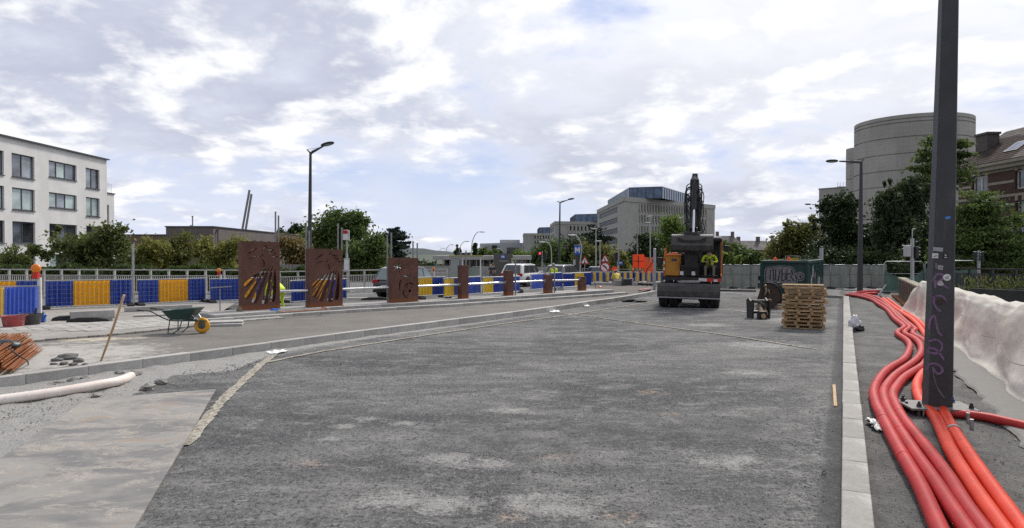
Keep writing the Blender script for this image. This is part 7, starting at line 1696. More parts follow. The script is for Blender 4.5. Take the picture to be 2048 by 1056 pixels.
# buckets
def bucket(label, px, py, r0, r1, h, mat, fill=True):
    b = G(px, py, .2); root = thing('mortar_bucket', label, 'bucket', b, .3, 'mortar buckets by the barricade'); m = MB(); m.lathe([(r0 * .98, .0), (r0, .01), (r1, h - .02), (r1 + .018, h), (r1 - .012, h), (r1 - .02, h * .6), (0.01, h * .58)], (0, 0, 0), 24); m.build('tub', mat, root, auto=50)
    for s in (-1, 1): m = MB(); m.tube([(s * r1, -.07, h - .03), (s * (r1 + .05), -.05, h + .02), (s * (r1 + .05), .05, h + .02), (s * r1, .07, h - .03)], .012, 6); m.build('handle', mat, root)
    if fill: m = MB(); m.cyl((.06, 0, h * .6), (.10, .03, h + .16), .03, n=8); m.build('brush_stub', BLACK, root)
    return root
bucket('red plastic mortar bucket in front of the blue sheets', 27, 653, .24, .285, .30, M('faded_red_plastic', (.34, .055, .06), .6, 0, .2, 5, .1, dirt=((.4, .33, .3), .6)), False)
bucket('dark grey mortar bucket beside the red one', 64, 648, .20, .25, .30, M('dark_grey_plastic', (.07, .07, .073), .65, 0, .2, 5, .1, dirt=((.3, .29, .27), .6)))
b = bmesh.new(); bmesh.ops.create_icosphere(b, subdivisions=3, radius=1)
for v in b.verts: v.co = Vector((v.co.x * .11 * (1 + .3 * sin(v.co.z * 8)), v.co.y * .11, (v.co.z + .8) * .15 * (1 + .25 * sin(v.co.x * 7 + v.co.y * 5))))
me = bpy.data.meshes.new('blue_cloth'); b.to_mesh(me); b.free(); me.materials.append(M('blue_cloth_mat', (.03, .11, .42), .8, 0, .3, 8, .3, 20)); o = link('blue_cloth', me); o.location = G(84, 644, .2); tag(o, 'small crumpled blue cloth right of the grey bucket', 'cloth')
# loose kerb stone and spare rubber feet
a, b = G(136, 641, .2), G(225, 636, .2); d = b - a; m = MB(); m.box((0, 0, 0), (d.length, .2, .26)); o = m.build('loose_kerb_stone', KERB, bevel=.02); o.location = (a + b) / 2 + Vector((0, .1, .13)); o.rotation_euler = (0, 0, atan2(d.y, d.x)); tag(o, 'loose pale kerb stone behind the black rubber foot', 'kerb stone')
def rubber_foot(label, px, py, rz, L=.8, z=.2):
    m = MB(); m.prism([(-L / 2, 0), (L / 2, 0), (L / 2 * .9, .08), (L * .2, .13), (-L * .2, .13), (-L / 2 * .9, .08)], .26, Matrix.Translation((0, -.13, 0))); o = m.build('barrier_foot', RUBBER, bevel=.015); o.location = G(px, py, z); o.rotation_euler = (0, 0, rz); return tag(o, label, 'rubber foot', 'spare black rubber barrier feet')
rubber_foot('spare black rubber foot in front of the loose kerb stone', 180, 643, .1, 1.25); rubber_foot('flat black rubber foot left of the loose kerb stone', 130, 640, .5, .7)
rubber_foot('black rubber foot lying on the road near the crossing joints', 1260, 604, .3, .75, 0); m = MB(); m.prism([(-.35, 0), (.35, 0), (.2, .06), (-.2, .09)], .3); o = m.build('rubber_mat', RUBBER); o.location = G(1283, 605); o.rotation_euler = (0, 0, .2); tag(o, 'curled black rubber mat on the road beside a barrier foot', 'mat')
# wooden handle
a = G(202, 722, .17); b = AT(248, 590, a.y - .25); m = MB(); m.tube([a, a.lerp(b, .5) + Vector((.012, 0, 0)), b], [.018, .021, .023], 10); o = m.build('tool_handle', WOOD, smooth=True); tag(o, 'long wooden tool handle leaning upright behind the left kerb', 'tool handle')
# wheelbarrow: x towards the wheel
wbp = G(340, 668, .17); wend = G(396, 663, .17)
wb2 = thing('wheelbarrow', 'green wheelbarrow with yellow wheel standing on the screed path', 'wheelbarrow', G(352, 666, .17), -.05); TUBG = M('green_enamel', (.035, .085, .075), .4, 0, .25, 5, .1, dirt=((.16, .18, .17), .5)); FRG = M('dark_green_frame', (.03, .06, .055), .5, 0, .2, 5, 0)
m = MB(); N = 20; rings = [(.30, .17, .30, 0.05), (.38, .24, .42, .03), (.50, .29, .56, .0)]; V = []
def rr2(cx, hx, hy, z, k=.45):
    out = []
    for i in range(N):
        a_ = 2 * pi * i / N; c_, s_ = cos(a_), sin(a_); out.append((cx + hx * (abs(c_) ** k) * (1 if c_ > 0 else -1), hy * (abs(s_) ** k) * (1 if s_ > 0 else -1), z))
    return out
for (cx_, hx_, hy_, z_, tl) in ((.16, .26, .18, .36, 0), (.17, .36, .26, .48, .02), (.19, .47, .33, .62, .06), (.195, .50, .35, .635, .07), (.195, .485, .335, .63, .07), (.17, .34, .24, .49, .03), (.16, .22, .15, .40, 0)): V += [(x, y, z + tl * (x - cx_)) for x, y, z in rr2(cx_, hx_, hy_, z_)]
F = [(i * N + k, i * N + (k + 1) % N, (i + 1) * N + (k + 1) % N, (i + 1) * N + k) for i in range(6) for k in range(N)] + [tuple(range(N - 1, -1, -1)), tuple(range(6 * N, 7 * N))]
m.add(V, F); m.build('tub', TUBG, wb2, auto=45)
for s in (-1, 1):
    m = MB(); m.tube(resample(catmull([(-.72, s * .29, .60), (-.50, s * .28, .58), (-.22, s * .24, .42), (.0, s * .2, .345), (.35, s * .14, .335), (.72, s * .09, .33), (.86, s * .09, .33)], .05), .06), .016, 8); m.build('frame_tube', FRG, wb2, smooth=True)
    m = MB(); m.cyl((-.86, s * .292, .615), (-.68, s * .288, .597), .02, n=8); m.build('grip', BLACK, wb2)
    m = MB(); m.tube([(-.05, s * .2, .35), (-.08, s * .24, .02), (.04, s * .24, .0), (.20, s * .21, .12), (.26, s * .18, .34)], .014, 8); m.build('leg', FRG, wb2)
    m = MB(); m.cyl((.42, s * .2, .58), (.66, s * .1, .34), .012, n=6); m.build('stay', STEEL, wb2)
m = MB(); m.cyl((-.07, -.24, .1), (-.07, .24, .1), .012, n=6); m.build('cross_brace', FRG, wb2)
w = thing_part('wheel', wb2, (.70, 0, .205)); m = MB(); P = [(cos(2 * pi * i / 28) * .145, 0, sin(2 * pi * i / 28) * .145) for i in range(28)]; m.tube(P, .062, 12, closed=True); m.build('tyre', M('yellow_tyre', (.68, .33, .015), .6, 0, .12, 6, .1, dirt=((.5, .33, .12), .5)), w, smooth=True)
m = MB(); m.lathe([(.10, -.035), (.03, -.055), (.03, .055), (.10, .035)], (0, 0, 0), 16, Matrix.Rotation(pi / 2, 4, 'X')); m.build('rim', M('grey_rim', (.12, .12, .12), .5, .4), w); m = MB(); m.cyl((0, -.11, 0), (0, .11, 0), .012, n=8); m.build('axle', STEEL, w)
# slabs next to the wheelbarrow
def slab(label, pa, pb, z, hgt, depth_, dz=0):
    a, b = G(*pa, z), G(*pb, z); d = b - a; m = MB(); m.box((0, 0, 0), (d.length, depth_, hgt)); o = m.build('concrete_slab', KERB, bevel=.008); nn = perp(d); c = (a + b) / 2 + nn * depth_ / 2; o.location = (c.x, c.y, z + hgt / 2 + dz); o.rotation_euler = (0, 0, atan2(d.y, d.x)); return tag(o, label, 'slab', 'grey slabs stacked beside the wheelbarrow')
slab('lower grey slab on the screed right of the yellow wheel', (411, 654), (484, 652), .17, .07, .5); slab('upper thin grey slab lying on the one right of the yellow wheel', (409, 653), (486, 650.5), .17, .035, .52, .085)
o = slab('pale kerb block tilted behind the wheelbarrow tub', (400, 634), (438, 632), .2, .16, .5); o.rotation_euler = (0, .12, .5)
o = slab('pale flat slab lying behind the wheelbarrow handles', (268, 634), (345, 631), .2, .05, .4); o = slab('pale long kerb block lying in front of the second barricade', (250, 624), (385, 618), .2, .16, .22)
m = MB(); b = G(440, 631, .2); m.cyl(b, AT(440, 578, b.y), .02, n=8); t = AT(440, 575, b.y); root = thing('steel_stand', 'thin dark T shaped stand beside the tallest rusty panel', 'stand', b); m.v = [(v[0] - b.x, v[1] - b.y, v[2] - b.z) for v in m.v]; m.build('upright', STEELD, root); m = MB(); p, q = AT(421, 576, b.y) - b, AT(464, 573, b.y) - b; m.cyl(p, q, .016, n=8); m.build('crossbar', STEELD, root)
# small litter
def blob(label, cat, c, size, mat, seed, name, wr=.35):
    b = bmesh.new(); bmesh.ops.create_icosphere(b, subdivisions=4, radius=1); q = random.Random(seed); ph = [q.uniform(0, 6) for _ in range(6)]
    for v in b.verts:
        k = 1 + wr * (.5 * sin(v.co.x * 5 + ph[0]) * sin(v.co.z * 6 + ph[1]) + .35 * sin(v.co.y * 9 + ph[2]) * sin(v.co.x * 8 + ph[3]) + .2 * sin(v.co.z * 17 + ph[4]) * sin(v.co.y * 15 + ph[5])); v.co = Vector((v.co.x * size[0] * k, v.co.y * size[1] * k, max(-.35, v.co.z) * size[2] * k))
    me = bpy.data.meshes.new(name); b.to_mesh(me); b.free(); me.materials.append(mat); me.polygons.foreach_set('use_smooth', [True] * len(me.polygons)); o = link(name, me); o.location = Vector(c) + Vector((0, 0, size[2] * .33)); o.rotation_euler = (0, 0, q.uniform(0, 6)); return tag(o, label, cat)
BAGW = M('white_bag', (.62, .63, .66), .45, 0, .1, 6, .15, 20)
bp = G(1711, 660); root = thing('plastic_bag', 'white plastic bag with dark bottom beside the right kerb', 'bag', bp)
o = blob('x', 'x', (0, 0, 0), (.17, .15, .28), BAGW, 3, 'bag_top', .28); o.parent = root; del o['category'], o['label']; o.location = (-.02, .02, .14)
o = blob('x', 'x', (0, 0, 0), (.18, .16, .12), M('dark_bag', (.03, .03, .034), .4, 0, .2, 6, .2, 20), 4, 'bag_bottom', .2); o.parent = root; del o['category'], o['label']; o.location = (.05, -.03, .05)
def crumple(label, cat, pts, mat, h, name, seed=1):
    P = [G(x, y) for x, y in pts]; a, b, c, d = P; n = 10; V = []; q = random.Random(seed); ph = [q.uniform(0, 6) for _ in range(4)]
    for i in range(n + 1):
        for j in range(n + 1):
            p = a.lerp(b, i / n).lerp(d.lerp(c, i / n), j / n); e = min(i, n - i, j, n - j) / n; V.append((p.x + .015 * sin(j * 2 + ph[0]), p.y + .015 * sin(i * 2 + ph[1]), .02 + h * (.5 + .5 * sin(i * 1.3 + ph[2] + j * .7)) * (e * 2 + .3) + q.uniform(0, h * .25)))
    m = MB(); m.add(V, [(i * (n + 1) + j, (i + 1) * (n + 1) + j, (i + 1) * (n + 1) + j + 1, i * (n + 1) + j + 1) for i in range(n) for j in range(n)]); o = m.build(name, mat, smooth=True); return tag(o, label, cat)
crumple('crumpled white cloth with dark stripe beside the first red pipe', 'cloth', [c3(195, 372), c3(260, 390), c3(318, 462), c3(268, 455)], WHITE, .05, 'white_cloth'); crumple('black strip under the crumpled white cloth', 'strip', [c3(195, 380), c3(230, 400), c3(272, 448), c3(255, 445)], BLACK, .02, 'black_strip', 4)
crumple('white torn paper where the two gravel joints meet at left', 'paper', [(532, 707), (566, 702), (577, 704), (545, 711)], WHITE, .05, 'white_paper', 2); crumple('white torn paper lying on the far gravel joint', 'paper', [(1098, 622), (1116, 620), (1120, 625), (1100, 626)], WHITE, .035, 'white_paper', 5); crumple('tiny white scrap near the left kerb end', 'paper', [(1168, 612), (1178, 611), (1179, 614), (1169, 614)], WHITE, .05, 'white_paper', 6)
a, b = G(1668, 775), G(1671, 814); d = b - a; m = MB(); m.box((0, 0, .012), (d.length, .045, .024)); o = m.build('wooden_stick', WOOD); o.location = ((a.x + b.x) / 2, (a.y + b.y) / 2, .012); o.rotation_euler = (0, .02, atan2(d.y, d.x)); tag(o, 'short pale wooden stick lying beside the right kerb', 'stick')
a, b = G(562, 626, .36), G(650, 620, .36); m = MB(); m.tube([a + Vector((0, 0, .03)), b + Vector((0, 0, .03))], .02, 8); tag(m.build('copper_rod', M('copper_rod', (.42, .2, .12), .5, .2)), 'thin reddish rod lying on the step below the panels', 'rod')
o = blob('small blue cloth lying on the step below the tallest panel', 'cloth', G(549, 621, .36), (.13, .09, .05), M('bright_blue_cloth', (.03, .16, .60), .8, 0, .2, 8, .2), 7, 'blue_cloth'); o = blob('small red and grey rag at the end of the reddish rod', 'rag', G(648, 619, .36), (.10, .08, .06), M('red_rag', (.22, .07, .06), .9, 0, .5, 12, .2), 8, 'rag')
o = blob('small brown sack at the foot of the tallest panel', 'sack', G(479, 622, .36), (.10, .08, .10), M('brown_rag', (.20, .15, .11), .9, 0, .3, 12, .2), 9, 'sack')
m = MB(); cx_, cy_ = 1637 - 0, 0; P = [G(1648 + 4 * cos(t), 950 + 3 * sin(t)) + Vector((0, 0, .02 + .01 * sin(3 * t))) for t in np.linspace(0, 5.2, 16)]; m.tube(P, .005, 5); tag(m.build('wire_loop', BLACK), 'small loop of black wire on the road beside the right kerb', 'wire')
# ------------------------------------------------------------------ wheeled excavator facing the viewer
ORPAINT = M('orange_paint', (.62, .17, .025), .4, 0, .12, 4, .05, dirt=((.25, .12, .05), .4)); YORP = M('amber_paint', (.50, .22, .02), .45, 0, .15, 3, .05, dirt=((.22, .13, .05), .5)); GREASE = M('worn_black_steel', (.020, .020, .021), .5, .2, .4, 7, .15, dirt=((.085, .075, .065), .55)); CHROME = M('chrome_rod', (.75, .75, .76), .12, 1.0, .03, 5, 0); WORNST = M('worn_blade_steel', (.075, .072, .072), .55, .3, .35, 5, .2, dirt=((.16, .14, .12), .6)); BKT = M('bucket_steel', (.05, .047, .044), .6, .3, .4, 5, .2, dirt=((.13, .10, .075), .6)); BKIN = M('polished_bucket_steel', (.36, .36, .37), .4, .6, .2, 6, .1)
ex = thing('wheeled_excavator', 'black and orange wheeled excavator with raised arm facing the viewer on the road', 'excavator', G(1377, 615.5), radians(-17.5)); ex.rotation_euler[1] = .012
def part(name, mat, fn, parent=None, smooth=False, bevel=0, auto=None):
    m = MB(); fn(m); return m.build(name, mat, parent or ex, smooth=smooth, bevel=bevel, auto=auto)
for y in (.35, 2.9):
    for x in (-1.02, -.62, .62, 1.02):
        w = thing_part('wheel', ex, (x, y, .50)); m = MB(); Mx = Matrix.Rotation(pi / 2, 4, 'Y'); m.lathe([(.26, -.16), (.42, -.19), (.485, -.17), (.5, -.12), (.5, .12), (.485, .17), (.42, .19), (.26, .16)], (0, 0, 0), 28, Mx)
        for k in range(22):
            a = 2 * pi * k / 22
            for s in (-1, 1): m.box((s * .085, cos(a + s * .07) * .505, sin(a + s * .07) * .505), (.16, .05, .045), Euler((a + pi / 2 + s * .0, 0, 0)).to_matrix() @ Euler((0, 0, s * .4)).to_matrix())
        m.build('tyre', RUBBER, w); m = MB(); m.cyl((-.12, 0, 0), (.12, 0, 0), .26, n=18); m.cyl((-.19, 0, 0), (.19, 0, 0), .1, n=12); m.build('rim', GREASE, w)
part('chassis', GREASE, lambda m: (m.box((0, 1.6, .80), (.9, 3.6, .36)), m.box((0, .35, .55), (1.9, .3, .26)), m.box((0, 2.9, .55), (1.9, .3, .26)), m.box((0, 1.6, .62), (1.5, 1.2, .3))), bevel=.02)
# dozer blade, curved in section
def bl(m):
    pr = [(-.30, .43), (-.34, .50), (-.37, .70), (-.34, .90), (-.27, 1.02), (-.24, 1.02), (-.30, .88), (-.33, .70), (-.30, .52), (-.26, .43)]
    m.prism(pr, 2.46, Matrix(((0, 1, 0, -1.23), (1, 0, 0, -.15), (0, 0, 1, 0), (0, 0, 0, 1))))
part('dozer_blade', WORNST, bl, bevel=.006)
part('blade_wear_strip', BKIN, lambda m: m.box((0, -.46, .435), (2.46, .04, .05)))
for x in (-.35, .35): part('blade_arm', GREASE, lambda m: m.box((x, .05, .62), (.14, .9, .2)), bevel=.01)
part('blade_bracket', M('pale_bracket', (.34, .34, .34), .5, .2), lambda m: m.prism([(-.42, 1.07), (.36, 1.09), (.50, 1.16), (.30, 1.18), (-.3, 1.16), (-.5, 1.13)], .3, Matrix.Translation((.05, -.35, -.03))))
part('hitch_pin', GREASE, lambda m: (m.box((0.1, -.25, .40), (.7, .2, .07)), m.box((.42, -.3, .37), (.04, .06, .16))))
part('slewing_ring', GREASE, lambda m: m.cyl((0, 1.7, .95), (0, 1.7, 1.2), .62, n=24))
part('upper_platform', GREASE, lambda m: (m.box((.1, 1.8, 1.24), (2.35, 3.5, .16)), m.box((.1, 3.0, 1.75), (2.3, 1.5, .95))), bevel=.03)
part('counterweight', DARKPAINT, lambda m: m.box((.1, 3.85, 1.65), (2.4, .5, 1.0)), bevel=.1)
part('engine_hood', ORPAINT, lambda m: m.box((.1, 2.9, 2.26), (1.5, 1.5, .14)), bevel=.04)
# amber storage box with tank lid, left of the boom
part('storage_box', YORP, lambda m: m.box((-.66, .25, 1.72), (.60, .75, .84)), bevel=.05)
part('storage_lid', ORPAINT, lambda m: (m.box((-.66, .25, 2.16), (.62, .78, .08)), m.box((-.60, .2, 2.23), (.2, .3, .08)), m.box((-.80, .2, 2.22), (.1, .2, .06))), bevel=.015)
em = part('logo_plate', M('dim_blue_logo', (.05, .045, .13), .6), lambda m: m.box((-.60, -.128, 1.96), (.22, .008, .10)))
for k in range(4): part('logo_letter', M('logo_amber', (.30, .14, .04), .6), lambda m: m.box((-.68 + k * .053, -.134, 1.96), (.012, .004, .06)), em)
part('grab_rail', ORPAINT, lambda m: (m.tube([(-.98, -.1, 1.28), (-.98, -.1, 2.3), (-.98, .5, 2.3), (-.98, .5, 1.28)], .028, 8), m.cyl((-.95, -.12, 2.2), (-.95, -.12, 2.46), .035, n=8)))
for k in range(5): part('warning_stripe', WHITE if k % 2 else RED, lambda m: m.box((-1.0, -.135, 1.45 + k * .13), (.05, .012, .12)))
part('side_mirror', GREASE, lambda m: m.box((-1.2, 0, 1.85), (.22, .08, .42)), bevel=.03); part('mirror_arm', GREASE, lambda m: m.cyl((-.98, 0, 1.95), (-1.2, 0, 1.95), .018, n=6))
part('exhaust_hump', GREASE, lambda m: m.box((-.45, 1.3, 2.2), (.8, .9, .25)), bevel=.1)
# cab
cx0, cx1, cy0, cy1, cz0, cz1 = .38, 1.24, -.10, 1.45, 1.30, 2.78
def cabf(m):
    for x in (cx0 + .04, cx1 - .04):
        for (a, b) in (((x, cy0, cz0), (x, cy0 + .12, cz1)), ((x, cy0 + .12, cz1 - .05), (x, cy1, cz1 - .05)), ((x, cy1, cz0), (x, cy1, cz1)), ((x, cy0, cz0 + .03), (x, cy1, cz0 + .03)), ((x, .65, cz0), (x, .65, cz1 - .05))): m.tube([a, b], .04, 6)
    for y, z in ((cy0, cz0 + .03), (cy0 + .12, cz1 - .04), (cy1, cz1 - .05)): m.tube([(cx0, y, z), (cx1, y, z)], .04, 6)
part('cab_frame', GREASE, cabf, smooth=True)
part('cab_roof', GREASE, lambda m: m.box(((cx0 + cx1) / 2, .7, cz1 + .02), (cx1 - cx0 + .08, 1.65, .12)), bevel=.04)
part('cab_floor', GREASE, lambda m: m.box(((cx0 + cx1) / 2, .7, cz0 - .02), (cx1 - cx0, 1.6, .08)))
part('cab_rear_wall', BLACK, lambda m: m.box(((cx0 + cx1) / 2, cy1, (cz0 + cz1) / 2), (cx1 - cx0, .05, cz1 - cz0)))
cg = NT('cab_glass'); cg.b.inputs['Transmission Weight'].default_value = 1.0; cg.b.inputs['IOR'].default_value = 1.01; cg = cg.done((.75, .8, .8), .02, 0, .3)
part('cab_window', cg, lambda m: m.add([(cx0 + .08, .0, cz0 + .08), (cx0 + .08, .62, cz0 + .08), (cx0 + .08, .62, cz1 - .1), (cx0 + .08, .08, cz1 - .1)], [(0, 1, 2, 3)]))
part('cab_door', ORPAINT, lambda m: (m.box((cx1 + .02, .25, 2.03), (.06, .07, 1.45)), m.box((cx1 + .02, .25, 1.35), (.05, .9, .1))), bevel=.015)
part('work_light', M('lamp_white', (.75, .76, .78), .2), lambda m: (m.box((cx1 - .15, -.02, cz1 + .12), (.3, .16, .08)),), bevel=.02)
part('cab_mirror', GREASE, lambda m: m.box((cx1 + .22, -.05, 2.45), (.18, .06, .26)), bevel=.02); part('mirror_arm', GREASE, lambda m: m.cyl((cx1, 0, 2.55), (cx1 + .2, -.03, 2.5), .015, n=6))
part('bumper_marker', WHITE, lambda m: m.box((.55, -.2, 1.17), (.32, .03, .13))); part('bumper_marker', RED, lambda m: m.box((.84, -.2, 1.17), (.26, .03, .15))); part('bumper_marker', WHITE, lambda m: m.box((1.05, -.2, 1.15), (.14, .03, .1))); part('bumper_marker', RED, lambda m: m.box((1.20, -.2, 1.17), (.15, .03, .14)))
part('bumper_beam', GREASE, lambda m: m.box((.1, -.14, 1.2), (2.3, .1, .14)))
part('seat', M('dark_seat', (.03, .03, .033), .9), lambda m: (m.box((.82, .78, 1.68), (.5, .5, .12)), m.box((.82, 1.05, 2.0), (.48, .12, .66)), m.box((.82, .78, 1.48), (.3, .3, .3))), bevel=.05)
part('steering_wheel', BLACK, lambda m: (m.tube([(.80 + .17 * cos(a), .22 + .08 * sin(a), 2.0 + .12 * sin(a)) for a in np.linspace(0, 2 * pi, 16, endpoint=False)], .016, 6, closed=True), m.cyl((.80, .16, 1.35), (.80, .22, 2.0), .03, n=8), m.cyl((.63, .22, 2.0), (.97, .22, 2.0), .012, n=5)))
for x in (.50, .62): part('control_lever', BLACK, lambda m: m.cyl((x, .15, 1.35), (x, .12, 1.75), .02, n=6))
# boom, stick, cylinders and bucket
part('boom_foot', GREASE, lambda m: (m.box((-.02, .75, 1.75), (.60, .7, 1.0)), m.box((.14, .2, 1.55), (.5, .6, .5)), m.box((-.2, .05, 1.5), (.25, .3, .5))), bevel=.03)
for s in (-.28, .18): part('work_light', M('lamp_white', (.75, .76, .78), .2), lambda m: m.box((s, -.18, 1.42), (.14, .1, .16)), bevel=.02)
BX = .16
part('boom', GREASE, lambda m: (m.tube([(BX, .9, 1.9), (BX, 1.5, 3.0), (BX, 1.1, 4.3), (BX, .15, 5.15)], [.22, .24, .21, .17], 8), m.box((BX, .1, 5.1), (.34, .4, .3))), auto=40)
part('stick', GREASE, lambda m: (m.tube([(BX, .25, 5.48), (BX, .05, 5.2), (BX, -.35, 4.2), (BX - .02, -.62, 3.0)], [.10, .19, .17, .13], 4), m.box((BX, .28, 5.35), (.21, .3, .34))), bevel=.02)
for x, y in ((-.14, .85), (.46, .85)): part('boom_cylinder', GREASE, lambda m: m.cyl((x, .3, 1.7), (x + (.06 if x < 0 else -.06), 1.15, 3.4), .075, n=10))
part('stick_cylinder', GREASE, lambda m: m.cyl((BX + .02, -.25, 5.0), (BX + .02, -.52, 4.0), .10, n=12), auto=40)
part('cylinder_rod', CHROME, lambda m: m.cyl((BX + .02, -.52, 4.0), (BX + .02, -.72, 3.08), .045, n=12), auto=40)
for x in (-.13, .17): part('linkage_plate', GREASE, lambda m: m.prism([(-.1, 2.7), (.1, 2.7), (.16, 3.1), (.10, 3.3), (-.06, 3.25)], .04, Matrix.Translation((BX + x, -.62, 0)) @ Matrix.Rotation(pi / 2, 4, 'Z')))
part('quick_coupler', GREASE, lambda m: (m.box((BX - .02, -.68, 2.93), (.62, .36, .22)), m.cyl((BX - .36, -.7, 3.05), (BX + .32, -.7, 3.05), .06, n=10), m.box((BX - .02, -.55, 2.6), (.42, .3, .6))), bevel=.03)
random.seed(5)
for k in range(16):
    s = -1 if k % 2 else 1; x0_ = BX + s * random.uniform(.10, .2); zt = random.uniform(4.4, 5.0); zb = random.uniform(2.9, 4.0); bul = random.uniform(.05, .2)
    P = [(x0_, -.1, zt), (x0_ + s * bul, -.25, zt - .15), (x0_ + s * bul * 1.1, -.35, (zt + zb) / 2), (x0_ + s * bul * .4, -.45, zb + .15), (x0_, -.5, zb)]
    part('hydraulic_hose', RUBBER, lambda m: m.tube(resample(catmull(P, .1), .1), .019, 6), smooth=True)
for s in (-1, 1):
    for zc, rr_ in ((4.78, .30), (4.62, .24), (3.25, .26)):
        P = [(BX + s * .12, -.2, zc + rr_), (BX + s * (.28 if zc > 4 else .38), -.3, zc + rr_ * .7), (BX + s * (.30 if zc > 4 else .42), -.35, zc - rr_ * .3), (BX + s * .15, -.35, zc - rr_)]
        part('hydraulic_hose', RUBBER, lambda m: m.tube(resample(catmull(P, .08), .08), .022, 6), smooth=True)
def bucketf(m):
    W = 1.58; prof = [(-.10, 2.96), (-.16, 2.92), (-.30, 2.74), (-.42, 2.55), (-.38, 2.36), (-.2, 2.28), (.1, 2.34), (.34, 2.56), (.36, 2.60), (.32, 2.60), (.08, 2.38), (-.18, 2.32), (-.34, 2.39), (-.37, 2.55), (-.27, 2.71), (-.12, 2.88)]
    m.prism(prof, W, Matrix(((0, 1, 0, BX - .02 - W / 2), (1, 0, 0, -.78), (0, 0, 1, 0), (0, 0, 0, 1))))
part('bucket_shell', BKT, bucketf)
for s in (-1, 1): part('bucket_cheek', BKT, lambda m: m.prism([(-.12, 2.94), (-.40, 2.55), (-.36, 2.38), (-.2, 2.30), (.1, 2.36), (.34, 2.58), (.15, 2.98)], .03, Matrix(((0, 1, 0, BX - .02 + s * .79 - .015), (1, 0, 0, -.78), (0, 0, 1, 0), (0, 0, 0, 1)))))
for s in (-1, 1): part('bucket_lip', BKIN, lambda m: (m.box((BX - .02 + s * .51, -.83, 2.935), (.58, .03, .10), (.5, 0, 0)), m.box((BX - .02 + s * .51, -.72, 2.99), (.58, .2, .02))))
part('bucket_gusset', GREASE, lambda m: m.prism([(-.62, 2.9), (-.3, 2.76), (.26, 2.76), (.58, 2.9), (.3, 2.5), (-.34, 2.5)], .06, Matrix.Translation((BX, -1.14, 0))))
part('centre_plate', GREASE, lambda m: m.box((BX - .06, -.5, 2.05), (.5, .25, .8)), bevel=.02)
sit = dict(pelvis=(0, 0, .12), chest=(0, .06, .52), head=(.03, .12, .82), face=(-.2, 1, -.1), sh_l=(-.2, .08, .58), sh_r=(.2, .08, .58), el_l=(-.30, .22, .34), el_r=(.30, .22, .34), wr_l=(-.16, .42, .34), wr_r=(.16, .42, .34), hip_l=(-.11, .05, .10), hip_r=(.11, .05, .10), kn_l=(-.17, .42, .16), kn_r=(.17, .42, .16), an_l=(-.16, .52, -.26), an_r=(.16, .52, -.26))
Mx = Matrix.Translation(ex.location) @ Euler((0, .012, radians(-17.5))).to_matrix().to_4x4(); dp = Mx @ Vector((.80, .45, 1.56))
person('excavator driver in lime hi-vis vest sitting in the cab', dp, pi + radians(-17.5), sit, dict(top=LIME, sleeve=LIME, arm=LIME, leg=KHAKI), HAIRD)

# ------------------------------------------------------------------ green skip container with graffiti
GRC = M('dark_green_paint', (.007, .042, .036), .5, 0, .22, 2, .05, dirt=((.03, .05, .045), .5)); GRD = M('streaked_green_paint', (.016, .075, .062), .55, 0, .3, 3, .05, dirt=((.34, .35, .35), .85))
fl, fr, br = G(1523, 608), G(1614, 611), G(1644, 592); bl_ = fl + (br - fr); HC = 1.86
ct = thing('waste_container', 'dark green steel container covered with graffiti behind the pallets', 'container', fl); rl = lambda p: Vector((p.x - fl.x, p.y - fl.y, 0))
A, B, C_, D = rl(fl), rl(fr), rl(br), rl(bl_)
def wallq(name, p, q, mat, ribs, proud=.03, n_=None):
    d = (q - p); Lw = d.length; a = d.normalized(); n2 = Vector((a.y, -a.x, 0)); m = MB(); c = (p + q) / 2 - n2 * .03; m.box((c.x, c.y, .18 + (HC - .18) / 2), (Lw, .06, HC - .2), (0, 0, atan2(a.y, a.x))); o = m.build(name, mat, ct)
    for k in range(ribs): f = (k + .5) / ribs; r_ = p.lerp(q, f) + n2 * .02; m = MB(); m.box((r_.x, r_.y, .2 + (HC - .25) / 2), (.09, proud * 2, HC - .3), (0, 0, atan2(a.y, a.x))); m.build('rib', mat, ct)
    return a, n2
aF, nF = wallq('front_wall', A, B, GRC, 0); aR, nR_ = wallq('side_wall', B, C_, GRD, 11); wallq('side_wall', D, A, GRC, 8); wallq('rear_wall', C_, D, GRC, 0)
for p, q in ((A, B), (B, C_), (C_, D), (D, A)): d = q - p; m = MB(); c = (p + q) / 2; m.box((c.x, c.y, HC), (d.length + .1, .13, .12), (0, 0, atan2(d.y, d.x))); m.build('top_rim', GRC, ct, bevel=.01)
for p in (A, B, C_): m = MB(); m.box((p.x, p.y, HC / 2 + .05), (.12, .12, HC - .1), (0, 0, atan2(aF.y, aF.x))); m.build('corner_post', GRC, ct, bevel=.01)
m = MB(); c = (A + C_) / 2; m.box((c.x, c.y, .14), ((B - A).length * .8, (C_ - B).length * .8, .2), (0, 0, atan2(aR.y, aR.x) - pi / 2)); m.build('skid_base', GREASE, ct)
m = MB(); m.cyl((A.x - .06, A.y + .1, 1.05), (A.x - .06, A.y + .1, 1.25), .06, n=10); m.build('lifting_lug', GREASE, ct)
GW, GB, GF = M('pale_spray', (.34, .35, .35), .7, 0, .3, 12, 0), M('black_spray', (.015, .015, .018), .7, 0, .2, 12, 0), M('grey_lilac_spray', (.20, .195, .205), .7, 0, .3, 9, 0)
def on_front(px, py):
    d = ray(px, py); o = Vector((0, 0, CAM_H)); k = (fl - o).dot(nF) / d.dot(nF); p = o + d * k; return Vector((p.x - fl.x, p.y - fl.y, p.z))
def gpatch(pts, off, mat, name='graffiti_paint'): P = [on_front(*p) + nF * off for p in pts]; m = MB(); m.add(P, [tuple(range(len(P)))]); return m.build(name, mat, ct)
def stretch(pts, k, cx=1563, cy=554): return [(cx + (x - cx) * k, cy + (y - cy) * (k + .02)) for x, y in pts]
